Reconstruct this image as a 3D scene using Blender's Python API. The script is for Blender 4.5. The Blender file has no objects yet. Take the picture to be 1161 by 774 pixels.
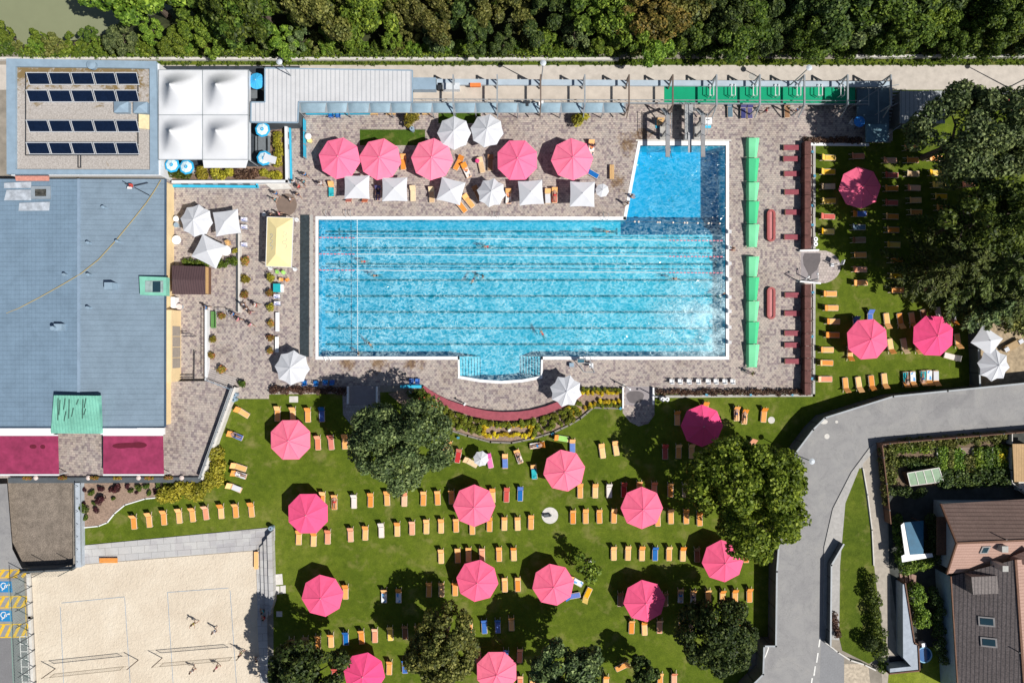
import bpy, math, random
import numpy as np
from mathutils import Vector, Matrix
from mathutils.geometry import tessellate_polygon
random.seed(7)
R = math.radians
S, CX, CY, H = 9.3, 580.5, 387.0, 83.0
scene = bpy.context.scene
COL = scene.collection

def W(px, py, h=0.0):
    """ground plan: photograph pixel of a point standing h metres up -> its place in metres"""
    k = (H - h) / H
    return ((px - CX) / S * k, (CY - py) / S * k)
def W3(px, py, h=0.0, z=None):
    x, y = W(px, py, h)
    return (x, y, h if z is None else z)
def WP(pts, h=0.0):
    return [W(p[0], p[1], h) for p in pts]
def Z(ox, oy, f, pts):
    """survey notes taken on an enlargement: origin, factor, points (+ extras)"""
    return [(ox + p[0] / f, oy + p[1] / f) + tuple(p[2:]) for p in pts]

# ------------------------------------------------------------------ materials
MATS = {}
def new_mat(name):
    m = bpy.data.materials.new(name); m.use_nodes = True
    nt = m.node_tree; b = nt.nodes['Principled BSDF']
    return m, nt, b
def rgb(c): return (c[0], c[1], c[2], 1)
def node(nt, t, **kw):
    n = nt.nodes.new(t)
    for k, v in kw.items():
        if k in n.inputs: n.inputs[k].default_value = v
        else: setattr(n, k, v)
    return n
def coords(nt, scale=(1, 1, 1), obj=True):
    tc = node(nt, 'ShaderNodeTexCoord'); mp = node(nt, 'ShaderNodeMapping')
    mp.inputs['Scale'].default_value = scale
    nt.links.new(tc.outputs['Object' if obj else 'Generated'], mp.inputs['Vector'])
    return mp.outputs['Vector']
def wcoords(nt, scale=(1, 1, 1), rot=0):
    g = node(nt, 'ShaderNodeNewGeometry'); mp = node(nt, 'ShaderNodeMapping')
    mp.inputs['Scale'].default_value = scale; mp.inputs['Rotation'].default_value = (0, 0, rot)
    nt.links.new(g.outputs['Position'], mp.inputs['Vector'])
    return mp.outputs['Vector']
def ramp(nt, fac, stops):
    r = node(nt, 'ShaderNodeValToRGB')
    e = r.color_ramp.elements
    while len(e) < len(stops): e.new(0.5)
    for i, (p, c) in enumerate(stops):
        e[i].position = p; e[i].color = rgb(c)
    nt.links.new(fac, r.inputs['Fac'])
    return r.outputs['Color']
def noise(nt, vec, scale, detail=4, rough=0.6, dist=0.0):
    n = node(nt, 'ShaderNodeTexNoise'); n.inputs['Scale'].default_value = scale
    n.inputs['Detail'].default_value = detail; n.inputs['Roughness'].default_value = rough
    n.inputs['Distortion'].default_value = dist
    nt.links.new(vec, n.inputs['Vector']); return n.outputs['Fac']
def mixc(nt, fac, a, b, mode='MIX'):
    m = node(nt, 'ShaderNodeMix'); m.data_type = 'RGBA'; m.blend_type = mode
    for sock, val in ((m.inputs[0], fac), (m.inputs[6], a), (m.inputs[7], b)):
        if isinstance(val, (int, float)): sock.default_value = val
        elif isinstance(val, tuple): sock.default_value = rgb(val)
        else: nt.links.new(val, sock)
    return m.outputs[2]
def bump(nt, b, h, strength=0.3, dist=0.05):
    n = node(nt, 'ShaderNodeBump'); n.inputs['Strength'].default_value = strength
    n.inputs['Distance'].default_value = dist
    nt.links.new(h, n.inputs['Height']); nt.links.new(n.outputs['Normal'], b.inputs['Normal'])

def M(name, c=(.5, .5, .5), rough=.7, var=.12, scale=3.0, metal=0.0, bmp=0.0, spec=.3, trans=0.0):
    """plain surface with uneven tone: stains, wear, grain"""
    if name in MATS: return MATS[name]
    m, nt, b = new_mat(name)
    v = wcoords(nt)
    n1 = noise(nt, v, scale, 5); n2 = noise(nt, v, scale * .13, 3)
    lo = tuple(x * (1 - var) for x in c); hi = tuple(min(1, x * (1 + var)) for x in c)
    c1 = ramp(nt, n1, [(.3, lo), (.7, hi)])
    c2 = ramp(nt, n2, [(.3, (1 - var * .8,) * 3), (.7, (1, 1, 1))])
    col = mixc(nt, 1.0, c1, c2, 'MULTIPLY')
    nt.links.new(col, b.inputs['Base Color'])
    b.inputs['Roughness'].default_value = rough; b.inputs['Metallic'].default_value = metal
    b.inputs['Specular IOR Level'].default_value = spec
    if bmp: bump(nt, b, n1, bmp, .03)
    if trans:
        t = node(nt, 'ShaderNodeBsdfTranslucent'); nt.links.new(col, t.inputs['Color'])
        mx = node(nt, 'ShaderNodeMixShader'); mx.inputs[0].default_value = trans
        nt.links.new(b.outputs[0], mx.inputs[1]); nt.links.new(t.outputs[0], mx.inputs[2])
        nt.links.new(mx.outputs[0], nt.nodes['Material Output'].inputs[0])
    MATS[name] = m; return m

def lawn_mat(name, a, b_, c):
    m, nt, b = new_mat(name); v = wcoords(nt)
    n1 = noise(nt, v, .11, 4, .6, .8); n2 = noise(nt, v, 1.1, 6, .75); n3 = noise(nt, v, 9.0, 3, .8)
    c1 = ramp(nt, n1, [(.3, a), (.55, b_), (.75, c)])
    c2 = ramp(nt, n2, [(.3, (.62, .66, .6)), (.7, (1.22, 1.15, 1.1))])
    c3 = ramp(nt, n3, [(.25, (.6, .62, .6)), (.75, (1.3, 1.3, 1.2))])
    col = mixc(nt, 1, mixc(nt, 1, c1, c2, 'MULTIPLY'), c3, 'MULTIPLY')
    dry = ramp(nt, noise(nt, v, .45, 5, .65, .3), [(.54, (0, 0, 0)), (.80, (1, 1, 1))])
    col = mixc(nt, dry, col, (.24, .22, .075))
    nt.links.new(col, b.inputs['Base Color']); b.inputs['Roughness'].default_value = .9
    b.inputs['Specular IOR Level'].default_value = .1
    bump(nt, b, n3, .5, .08); MATS[name] = m; return m
def paver_mat(name, c1, c2, w=.42, h=.21, rot=0.0, spread=.5, mort=(.16, .14, .12), patch=True, ms=.012, stains=()):
    m, nt, b = new_mat(name); v = wcoords(nt, (1, 1, 1), rot)
    def brick(w, h, bias, ca, cb):
        t = node(nt, 'ShaderNodeTexBrick'); t.inputs['Scale'].default_value = 1
        t.inputs['Brick Width'].default_value = w; t.inputs['Row Height'].default_value = h
        t.inputs['Mortar Size'].default_value = ms; t.inputs['Bias'].default_value = bias
        t.inputs['Color1'].default_value = rgb(ca); t.inputs['Color2'].default_value = rgb(cb)
        t.inputs['Mortar'].default_value = rgb(mort); nt.links.new(v, t.inputs['Vector']); return t
    t = brick(w, h, -.1, c1, c2)
    # single darker stones scattered through the bond
    vo = node(nt, 'ShaderNodeTexVoronoi'); vo.distance = 'CHEBYCHEV'; vo.inputs['Scale'].default_value = 1.0 / (h * 1.15)
    vo.inputs['Randomness'].default_value = .35
    nt.links.new(v, vo.inputs['Vector'])
    sp = node(nt, 'ShaderNodeSeparateColor'); nt.links.new(vo.outputs['Color'], sp.inputs[0])
    dk = ramp(nt, sp.outputs[0], [(.0, (1.08, 1.06, 1.04)), (.62, (1, 1, 1)), (.72, (.80, .76, .80)), (.9, (.60, .56, .64))])
    col = mixc(nt, spread, t.outputs['Color'], dk, 'MULTIPLY')
    n1 = noise(nt, v, .22, 5, .7, .6)
    c3 = ramp(nt, n1, [(.25, (.80, .76, .72)), (.5, (1, 1, 1)), (.75, (1.1, 1.07, 1.04))])
    col = mixc(nt, 1 if patch else .4, col, c3, 'MULTIPLY')
    for (sx_, sy_, sr) in stains:   # mineral stains left by standing water
        d_ = node(nt, 'ShaderNodeVectorMath', operation='DISTANCE'); nt.links.new(v, d_.inputs[0]); d_.inputs[1].default_value = (*W(sx_, sy_), 0)
        mr = node(nt, 'ShaderNodeMapRange'); mr.inputs[1].default_value = sr; mr.inputs[2].default_value = 0; mr.inputs[3].default_value = -.28; mr.inputs[4].default_value = .14
        nt.links.new(d_.outputs['Value'], mr.inputs[0]); ad = node(nt, 'ShaderNodeMath', operation='ADD'); nt.links.new(mr.outputs[0], ad.inputs[0])
        nt.links.new(noise(nt, v, .9, 6, .75, .6), ad.inputs[1]); f_ = ramp(nt, ad.outputs[0], [(.44, (0, 0, 0)), (.62, (1, 1, 1))])
        col = mixc(nt, f_, col, mixc(nt, 1, col, (.55, .43, .30), 'MULTIPLY'))
    c4 = ramp(nt, noise(nt, v, 11, 4, .8), [(.3, (.86, .86, .86)), (.7, (1.1, 1.1, 1.1))])
    col = mixc(nt, 1, col, c4, 'MULTIPLY')
    nt.links.new(col, b.inputs['Base Color']); b.inputs['Roughness'].default_value = .85
    b.inputs['Specular IOR Level'].default_value = .2
    bump(nt, b, t.outputs['Fac'], -.3, .01); MATS[name] = m; return m
def stripe_mat(name, ca, cb, period, axis='X', sharp=.5, rough=.5, metal=0.0, hue=.1, cross=None, grime=.15):
    """ribbed or coursed sheet / tile roof: ribs along the object's own axis"""
    m, nt, b = new_mat(name); v = wcoords(nt)
    sx = node(nt, 'ShaderNodeSeparateXYZ'); nt.links.new(v, sx.inputs[0])
    def saw(ax, per):
        a = node(nt, 'ShaderNodeMath', operation='DIVIDE'); nt.links.new(sx.outputs[ax], a.inputs[0]); a.inputs[1].default_value = per
        f = node(nt, 'ShaderNodeMath', operation='FRACT'); nt.links.new(a.outputs[0], f.inputs[0]); return f.outputs[0]
    s = saw(axis, period)
    col = ramp(nt, s, [(0, cb), (sharp * .25, cb), (sharp * .5, ca), (.9, ca), (1, cb)])
    if cross:
        s2 = saw('Y' if axis == 'X' else 'X', cross)
        c2 = ramp(nt, s2, [(0, (.7, .7, .7)), (.12, (1, 1, 1)), (1, (1, 1, 1))])
        col = mixc(nt, .8, col, c2, 'MULTIPLY')
    g = ramp(nt, noise(nt, v, .5, 6, .7, .4), [(.3, (1 - grime,) * 3), (.65, (1, 1, 1))])
    col = mixc(nt, 1, col, g, 'MULTIPLY')
    g2 = ramp(nt, noise(nt, v, 6, 4, .7), [(.3, (1 - hue,) * 3), (.7, (1 + hue,) * 3)])
    col = mixc(nt, 1, col, g2, 'MULTIPLY')
    nt.links.new(col, b.inputs['Base Color']); b.inputs['Roughness'].default_value = rough
    b.inputs['Metallic'].default_value = metal; b.inputs['Specular IOR Level'].default_value = .3
    bump(nt, b, s, .25, .02); MATS[name] = m; return m
def leaf_mat(name, dark, mid, light, tr=.25):
    m, nt, b = new_mat(name)
    g = node(nt, 'ShaderNodeNewGeometry'); oi = node(nt, 'ShaderNodeObjectInfo')
    c = ramp(nt, g.outputs['Random Per Island'], [(0, dark), (.5, mid), (1, light)])
    v = coords(nt); n = noise(nt, v, .7, 3)
    c2 = ramp(nt, n, [(.3, (.66, .74, .7)), (.7, (1.3, 1.2, 1.0))])
    c = mixc(nt, 1, c, c2, 'MULTIPLY')
    hs = node(nt, 'ShaderNodeHueSaturation')
    mr = node(nt, 'ShaderNodeMapRange'); mr.inputs[3].default_value = .485; mr.inputs[4].default_value = .515
    nt.links.new(oi.outputs['Random'], mr.inputs[0]); nt.links.new(mr.outputs[0], hs.inputs['Hue'])
    mv = node(nt, 'ShaderNodeMapRange'); mv.inputs[3].default_value = .75; mv.inputs[4].default_value = 1.2
    nt.links.new(oi.outputs['Random'], mv.inputs[0]); nt.links.new(mv.outputs[0], hs.inputs['Value'])
    nt.links.new(c, hs.inputs['Color'])
    nt.links.new(hs.outputs[0], b.inputs['Base Color']); b.inputs['Roughness'].default_value = .55
    b.inputs['Specular IOR Level'].default_value = .25
    t = node(nt, 'ShaderNodeBsdfTranslucent'); nt.links.new(hs.outputs[0], t.inputs['Color'])
    mx = node(nt, 'ShaderNodeMixShader'); mx.inputs[0].default_value = tr
    nt.links.new(b.outputs[0], mx.inputs[1]); nt.links.new(t.outputs[0], mx.inputs[2])
    nt.links.new(mx.outputs[0], nt.nodes['Material Output'].inputs[0])
    MATS[name] = m; return m

def jitter(m_, hue=.01, lo=.86, hi=1.06, sat=(.9, 1.05)):
    nt_ = m_.node_tree; b_n = nt_.nodes['Principled BSDF']; src_ = b_n.inputs['Base Color'].links[0].from_socket; oi_ = nt_.nodes.new('ShaderNodeObjectInfo'); hs_ = nt_.nodes.new('ShaderNodeHueSaturation')
    for tgt, a, c in (('Hue', .5 - hue, .5 + hue), ('Value', lo, hi), ('Saturation', sat[1], sat[0])):
        mr_ = nt_.nodes.new('ShaderNodeMapRange'); mr_.inputs[3].default_value = a; mr_.inputs[4].default_value = c; nt_.links.new(oi_.outputs['Random'], mr_.inputs[0]); nt_.links.new(mr_.outputs[0], hs_.inputs[tgt])
    nt_.links.new(src_, hs_.inputs['Color']); nt_.links.new(hs_.outputs[0], b_n.inputs['Base Color'])
# ------------------------------------------------------------------ mesh helper
class MB:
    def __init__(self): self.v, self.f, self.mi, self.cur = [], [], [], 0
    def add(self, vs, fs):
        n = len(self.v); self.v += [tuple(x) for x in vs]
        for f in fs: self.f.append(tuple(i + n for i in f)); self.mi.append(self.cur)
        return self
    def box(self, c, s, rz=0.0, rx=0.0, ry=0.0):
        hx, hy, hz = s[0] / 2, s[1] / 2, s[2] / 2
        rot = Matrix.Rotation(rz, 3, 'Z') @ Matrix.Rotation(ry, 3, 'Y') @ Matrix.Rotation(rx, 3, 'X')
        vs = [Vector(c) + rot @ Vector((x * hx, y * hy, z * hz)) for x in (-1, 1) for y in (-1, 1) for z in (-1, 1)]
        return self.add(vs, [(0, 1, 3, 2), (4, 6, 7, 5), (0, 4, 5, 1), (2, 3, 7, 6), (0, 2, 6, 4), (1, 5, 7, 3)])
    def bar(self, p, q, w, h):
        p, q = Vector(p), Vector(q); d = (q - p); L = d.length
        if L < 1e-6: return self
        d.normalize(); up = Vector((0, 0, 1))
        if abs(d.z) > .95: up = Vector((0, 1, 0))
        s = d.cross(up).normalized(); u = s.cross(d).normalized()
        vs = [b + s * (a * w / 2) + u * (c * h / 2) for b in (p, q) for a in (-1, 1) for c in (-1, 1)]
        return self.add(vs, [(0, 2, 3, 1), (4, 5, 7, 6), (0, 1, 5, 4), (2, 6, 7, 3), (0, 4, 6, 2), (1, 3, 7, 5)])
    def cyl(self, p, q, r0, r1=None, n=10):
        r1 = r0 if r1 is None else r1
        p, q = Vector(p), Vector(q); d = (q - p).normalized()
        a = Vector((1, 0, 0)) if abs(d.x) < .9 else Vector((0, 1, 0))
        s = d.cross(a).normalized(); u = d.cross(s)
        vs = [c + (s * math.cos(2 * math.pi * i / n) + u * math.sin(2 * math.pi * i / n)) * r for c, r in ((p, r0), (q, r1)) for i in range(n)]
        fs = [(i, (i + 1) % n, n + (i + 1) % n, n + i) for i in range(n)] + [tuple(range(n))[::-1], tuple(range(n, 2 * n))]
        return self.add(vs, fs)
    def tube(self, pts, r, n=6):
        for a, b in zip(pts[:-1], pts[1:]): self.cyl(a, b, r, r, n)
        return self
    def prism(self, poly, z0, z1):
        n = len(poly); vs = [(x, y, z0) for x, y in poly] + [(x, y, z1) for x, y in poly]
        fs = [(i, (i + 1) % n, n + (i + 1) % n, n + i) for i in range(n)]
        tri = tessellate_polygon([[Vector((x, y, 0)) for x, y in poly]])
        fs += [tuple(n + i for i in t) for t in tri] + [tuple(t) for t in tri]
        return self.add(vs, fs)
    def sheet(self, poly, z, holes=()):
        loops = [[Vector((x, y, 0)) for x, y in l] for l in [poly] + list(holes)]
        tri = tessellate_polygon(loops); flat = [p for l in loops for p in l]
        return self.add([(p.x, p.y, z) for p in flat], [tuple(t) for t in tri])
    def ball(self, c, r, n=8, m=5, sz=1.0):
        vs = [(c[0], c[1], c[2] - r * sz)]
        for j in range(1, m):
            a = math.pi * j / m - math.pi / 2
            for i in range(n):
                t = 2 * math.pi * i / n
                vs.append((c[0] + r * math.cos(a) * math.cos(t), c[1] + r * math.cos(a) * math.sin(t), c[2] + r * sz * math.sin(a)))
        vs.append((c[0], c[1], c[2] + r * sz)); last = len(vs) - 1; fs = []
        for i in range(n): fs.append((0, 1 + (i + 1) % n, 1 + i)); fs.append((last, last - n + i, last - n + (i + 1) % n))
        for j in range(m - 2):
            for i in range(n):
                a = 1 + j * n + i; b = 1 + j * n + (i + 1) % n; fs.append((a, b, b + n, a + n))
        return self.add(vs, fs)
    def wall(self, pts, w, z0, z1):
        for a, b in zip(pts[:-1], pts[1:]):
            d = Vector((b[0] - a[0], b[1] - a[1], 0)).normalized() * (w * .49)
            self.bar((a[0] - d.x, a[1] - d.y, (z0 + z1) / 2), (b[0] + d.x, b[1] + d.y, (z0 + z1) / 2), w, z1 - z0)
        return self
    def build(self, name, mats, parent=None, smooth=False, loc=None):
        me = bpy.data.meshes.new(name)
        off = Vector((0, 0, 0))
        if parent is not None: off = parent_world(parent)
        if loc is not None: off = Vector(loc)
        me.from_pydata([tuple(Vector(v) - off) for v in self.v], [], self.f)
        if not isinstance(mats, (list, tuple)): mats = [mats]
        for m in mats: me.materials.append(m)
        me.polygons.foreach_set('material_index', self.mi)
        if smooth: me.polygons.foreach_set('use_smooth', [True] * len(self.f))
        me.update()
        # consistent outward normals
        import bmesh
        bm = bmesh.new(); bm.from_mesh(me); bmesh.ops.recalc_face_normals(bm, faces=bm.faces); bm.to_mesh(me); bm.free()
        o = bpy.data.objects.new(name, me); COL.objects.link(o)
        if parent is not None: o.parent = parent
        elif loc is not None: o.location = loc
        return o
def parent_world(p):
    v = Vector((0, 0, 0))
    while p is not None: v = v + p.location; p = p.parent
    return v
def tag(o, label=None, cat=None, group=None, kind=None):
    if label: o['label'] = label
    if cat: o['category'] = cat
    if group: o['group'] = group
    if kind: o['kind'] = kind
    return o
def thing(name, label, cat, loc=(0, 0, 0), group=None):
    o = bpy.data.objects.new(name, None); COL.objects.link(o); o.location = loc; o.empty_display_size = .3
    return tag(o, label, cat, group)
def struct(mb, name, m): return tag(mb.build(name, m), kind='structure')
def dup(src, loc=None, rz=None, sc=None, label=None, group=None, parent=None):
    c = src.copy(); COL.objects.link(c)
    if parent is not None: c.parent = parent
    if loc is not None: c.location = loc
    if rz is not None: c.rotation_euler = (0, 0, rz)
    if sc is not None: c.scale = (sc, sc, sc) if isinstance(sc, (int, float)) else sc
    if label: c['label'] = label
    if group: c['group'] = group
    for ch in list(src.children): dup(ch, parent=c)
    return c
def setmat(o, m, i=0):
    o.material_slots[i].link = 'OBJECT'; o.material_slots[i].material = m
def kid(o, nm):
    for c in o.children:
        if c.name.split('.')[0] == nm: return c
def ordn(i):
    w = ['first', 'second', 'third', 'fourth', 'fifth', 'sixth', 'seventh', 'eighth', 'ninth', 'tenth', 'eleventh', 'twelfth', 'thirteenth', 'fourteenth', 'fifteenth', 'sixteenth', 'seventeenth', 'eighteenth', 'nineteenth', 'twentieth']
    if i < 20: return w[i]
    n = i + 1; return '%d%s' % (n, {1: 'st', 2: 'nd', 3: 'rd'}.get(n % 10, 'th') if n % 100 not in (11, 12, 13) else 'th')
PROTOS = []
def done(o):   # remove a template that was only copied from
    for c in list(o.children): done(c)
    bpy.data.objects.remove(o)

# ------------------------------------------------------------------ materials used
m_lawn = lawn_mat('lawn_grass', (.080, .122, .012), (.112, .158, .016), (.165, .20, .032))
m_grass2 = lawn_mat('verge_grass', (.070, .11, .012), (.10, .14, .016), (.16, .19, .03))
m_lime = lawn_mat('garden_grass', (.16, .21, .02), (.20, .25, .03), (.24, .28, .05))
m_turf = lawn_mat('artificial_turf', (.05, .10, .012), (.06, .115, .014), (.07, .13, .016))
STAINS = [(712, 162, 3.2), (701, 205, 2.6), (730, 148, 2.4), (470, 410, 2.4), (428, 410, 3.6), (392, 412, 2.4)]
m_paver = paver_mat('deck_pavers', (.47, .41, .375), (.355, .32, .305), .34, .24, 0, .9, stains=STAINS)
m_paver2 = paver_mat('terrace_pavers', (.43, .375, .345), (.33, .295, .28), .42, .30, .06, .85)
m_slab = paver_mat('concrete_slabs', (.50, .50, .50), (.44, .44, .45), 1.6, .9, -.07, .3, (.25, .25, .25), True, .02)
m_sand = None
m_conc = M('concrete', (.42, .41, .39), .85, .15, 2.0, bmp=.2)
m_lconc = M('pale_concrete', (.62, .60, .57), .85, .12, 2.0)
m_path = M('gravel_path', (.53, .485, .44), .95, .12, 1.2, bmp=.3)
def asphalt_mat():
    m, nt, b = new_mat('worn_asphalt'); v = wcoords(nt)
    c = ramp(nt, noise(nt, v, 14, 4, .8), [(.3, (.25, .25, .255)), (.7, (.34, .335, .335))])
    c = mixc(nt, 1, c, ramp(nt, noise(nt, v, .35, 6, .7, 1.0), [(.3, (.82, .82, .84)), (.55, (1, 1, 1)), (.75, (1.12, 1.1, 1.06))]), 'MULTIPLY')
    n_ = noise(nt, v, .5, 8, .72, .5); a = node(nt, 'ShaderNodeMath', operation='SUBTRACT'); nt.links.new(n_, a.inputs[0]); a.inputs[1].default_value = .5
    a2 = node(nt, 'ShaderNodeMath', operation='ABSOLUTE'); nt.links.new(a.outputs[0], a2.inputs[0])
    c = mixc(nt, 1, c, ramp(nt, a2.outputs[0], [(0, (.72, .72, .72)), (.008, (1, 1, 1))]), 'MULTIPLY')
    vo = node(nt, 'ShaderNodeTexVoronoi'); vo.distance = 'CHEBYCHEV'; vo.inputs['Scale'].default_value = .16; nt.links.new(v, vo.inputs['Vector']); sp = node(nt, 'ShaderNodeSeparateColor'); nt.links.new(vo.outputs['Color'], sp.inputs[0])
    c = mixc(nt, 1, c, ramp(nt, sp.outputs[1], [(0, (.90, .90, .91)), (.25, (1, 1, 1))]), 'MULTIPLY')
    nt.links.new(c, b.inputs['Base Color']); b.inputs['Roughness'].default_value = .9; b.inputs['Specular IOR Level'].default_value = .15
    MATS['asphalt'] = m; return m
m_asph = asphalt_mat()
m_asph2 = M('dark_asphalt', (.20, .20, .21), .9, .12, 6.0)
m_dirt = M('dry_soil', (.42, .33, .22), .95, .35, 1.8, bmp=.5)
m_soil = M('bed_soil', (.25, .17, .13), .95, .35, 4.0, bmp=.5)
m_pebble = M('pebble_gravel', (.25, .21, .175), .95, .45, 9.0, bmp=.8)
m_white = M('white_coping', (.86, .87, .89), .5, .05, 3.0)
m_wfab = M('white_canvas', (.68, .70, .75), .8, .04, 1.0, trans=.12)
m_tentw = M('white_tent_membrane', (.71, .73, .77), .55, .03, .7, trans=.1)
m_pink = M('pink_canvas', (1.0, .135, .285), .85, .03, 1.2, trans=.06, spec=.1)
m_yel = M('cream_yellow_canvas', (.86, .73, .38), .8, .05, 1.0, trans=.05)
m_blue = M('sky_blue_canvas', (.05, .42, .78), .7, .06, 2.0)
m_cyan = M('cyan_paint', (.04, .45, .68), .6, .06, 2.0)
m_burg = M('burgundy_awning_fabric', (.30, .035, .10), .8, .22, 1.4)
m_burgw = M('burgundy_stained_wood', (.33, .075, .10), .7, .15, 3.0)
m_redb = M('red_bench_plastic', (.36, .085, .085), .55, .12, 2.0)
m_black = M('dark_steel', (.035, .04, .05), .5, .2, 3.0)
m_steel = M('grey_steel', (.30, .33, .36), .45, .12, 2.0, metal=.0)
m_bsteel = M('blue_grey_sheet', (.27, .37, .47), .4, .10, 1.2)
m_brown = M('brown_post_paint', (.16, .12, .10), .6, .15, 2.0)
m_cream = M('cream_render', (.80, .62, .36), .85, .05, 1.0)
m_wallw = M('white_render', (.70, .72, .75), .85, .06, 1.0)
m_dwall = M('dark_panel', (.10, .115, .13), .7, .15, 1.5)
m_wood = M('light_wood', (.60, .38, .17), .7, .12, 5.0)
m_dwood = M('brown_wood', (.17, .09, .06), .8, .2, 5.0)
m_bark = M('bark', (.13, .10, .08), .95, .3, 5.0, bmp=.5)
m_cop = M('verdigris_copper', (.22, .55, .43), .6, .12, 1.5)
m_glass = M('dark_glass', (.02, .05, .07), .08, .1, 1.0, spec=.6)
m_green_c = M('green_carpet', (.0, .30, .15), .8, .05, 1.0)
m_teal = M('teal_glass', (.03, .13, .19), .25, .15, 1.0, spec=.5)
m_skin = M('skin', (.42, .26, .19), .6, .05, 3.0)
m_hair = M('hair', (.06, .04, .03), .8, .2, 9.0)
m_gtarp = M('light_green_tarp', (.22, .78, .42), .6, .06, .8, trans=.15)
m_gtarp2 = M('green_tarp', (.08, .62, .29), .6, .06, .8, trans=.15)
m_solar = M('solar_cell', (.005, .012, .035), .12, .2, 3.0, spec=.6)
m_hedge = leaf_mat('hedge_leaf', (.035, .065, .008), (.08, .13, .015), (.17, .22, .03))
m_yhedge = leaf_mat('yellow_hedge_leaf', (.16, .15, .015), (.32, .28, .03), (.50, .44, .06))
m_brownleaf = leaf_mat('copper_hedge_leaf', (.06, .03, .028), (.13, .075, .06), (.22, .14, .10))
m_purpleleaf = leaf_mat('purple_leaf', (.03, .008, .014), (.07, .018, .028), (.12, .04, .05))
m_yflower = leaf_mat('yellow_flower', (.45, .33, .01), (.75, .58, .02), (.9, .75, .08))
m_mixflower = leaf_mat('mixed_flower', (.12, .13, .02), (.35, .27, .04), (.55, .12, .12))
L_dark = leaf_mat('dark_leaf', (.016, .034, .010), (.050, .088, .022), (.15, .21, .055))
L_grey = leaf_mat('grey_green_leaf', (.03, .048, .020), (.085, .125, .048), (.27, .34, .14))
L_mid = leaf_mat('mid_leaf', (.022, .048, .008), (.07, .12, .016), (.19, .27, .045))
L_light = leaf_mat('light_leaf', (.040, .08, .010), (.12, .20, .02), (.33, .45, .07))
L_olive = leaf_mat('olive_leaf', (.045, .055, .012), (.115, .13, .028), (.32, .32, .10))
L_autumn = leaf_mat('autumn_leaf', (.06, .06, .012), (.16, .13, .03), (.34, .24, .07))
L_sun = leaf_mat('bright_tree_leaf', (.05, .10, .010), (.17, .28, .025), (.42, .58, .08), .35)
L_needle = leaf_mat('needle_leaf', (.028, .044, .010), (.085, .12, .028), (.20, .265, .075))
m_box = leaf_mat('box_leaf', (.09, .12, .012), (.17, .20, .02), (.30, .33, .04))
# ------------------------------------------------------------------ world, sun, camera
def setup():
    w = bpy.data.worlds.new('World'); scene.world = w; w.use_nodes = True
    nt = w.node_tree; bg = nt.nodes['Background']; sky = nt.nodes.new('ShaderNodeTexSky')
    sky.sky_type = 'NISHITA'; sky.sun_disc = False
    sky.sun_elevation = R(52.2); sky.sun_rotation = R(122)
    nt.links.new(sky.outputs[0], bg.inputs[0]); bg.inputs[1].default_value = SKY
    l = bpy.data.lights.new('sun', 'SUN'); l.energy = SUN; l.angle = R(.5); l.color = (1, .955, .88)
    o = bpy.data.objects.new('sun', l); COL.objects.link(o)
    o.rotation_euler = Vector((-.71, .375, -1)).to_track_quat('-Z', 'Y').to_euler(); o.location = (30, -20, 60)
    c = bpy.data.cameras.new('camera'); c.sensor_width = 36; c.lens = 36 * H / (1161 / S); c.clip_end = 1500
    co = bpy.data.objects.new('camera', c); COL.objects.link(co); co.location = (0, 0, H); scene.camera = co
    vs = scene.view_settings; vs.view_transform = 'Standard'; vs.look = 'None'; vs.gamma = 1; vs.exposure = EXPO
SKY, SUN, EXPO = .05, 4.9, .10
setup()

# ------------------------------------------------------------------ ground, pool basin
POOL = [(361, 249), (709.8, 249.5), (726, 165), (823, 165), (823, 404), (613.5, 404), (613, 426), (592, 430), (568, 431.6), (545, 430), (521.5, 426), (521, 404), (361, 404)]
POOLW = WP(POOL)
COURT = WP([(-60, 541), (83, 541), (83, 642), (26, 644), (-60, 600)])
g = MB()
g.sheet([(-500, -400), (500, -400), (500, 35.3), (-500, 35.3)], 0, [POOLW, COURT])
struct(g, 'ground', M('ground_dirt', (.30, .27, .23), .95, .25, .8))
# river bank falling to the water
b = MB(); xs = [-500, -75, -58, -52, -46, -38, 0, 40, 500]; e1 = [37.4, 37.4, 37.6, 38.6, 41.5, 44, 47, 48, 48]
rows = [[(x, 35.3, 0) for x in xs], [(x, 35.3 + (e - 35.3) * .5, -.7) for x, e in zip(xs, e1)], [(x, e, -3.2) for x, e in zip(xs, e1)]]
vs = [p for r in rows for p in r]; n = len(xs)
b.add(vs, [(j * n + i, j * n + i + 1, (j + 1) * n + i + 1, (j + 1) * n + i) for j in range(2) for i in range(n - 1)])
struct(b, 'river_bank', M('bank_scrub', (.055, .065, .025), .95, .4, 2.0, bmp=.5))
b = MB(); b.sheet([(-500, 36), (500, 36), (500, 95), (-500, 95)], -2.6)
struct(b, 'river', M('silty_river_water', (.23, .25, .15), .25, .05, .3, spec=.4))
b = MB(); b.sheet([(-500, 94), (500, 94), (500, 500), (-500, 500)], -1.2); struct(b, 'far_bank', m_grass2)

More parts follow.
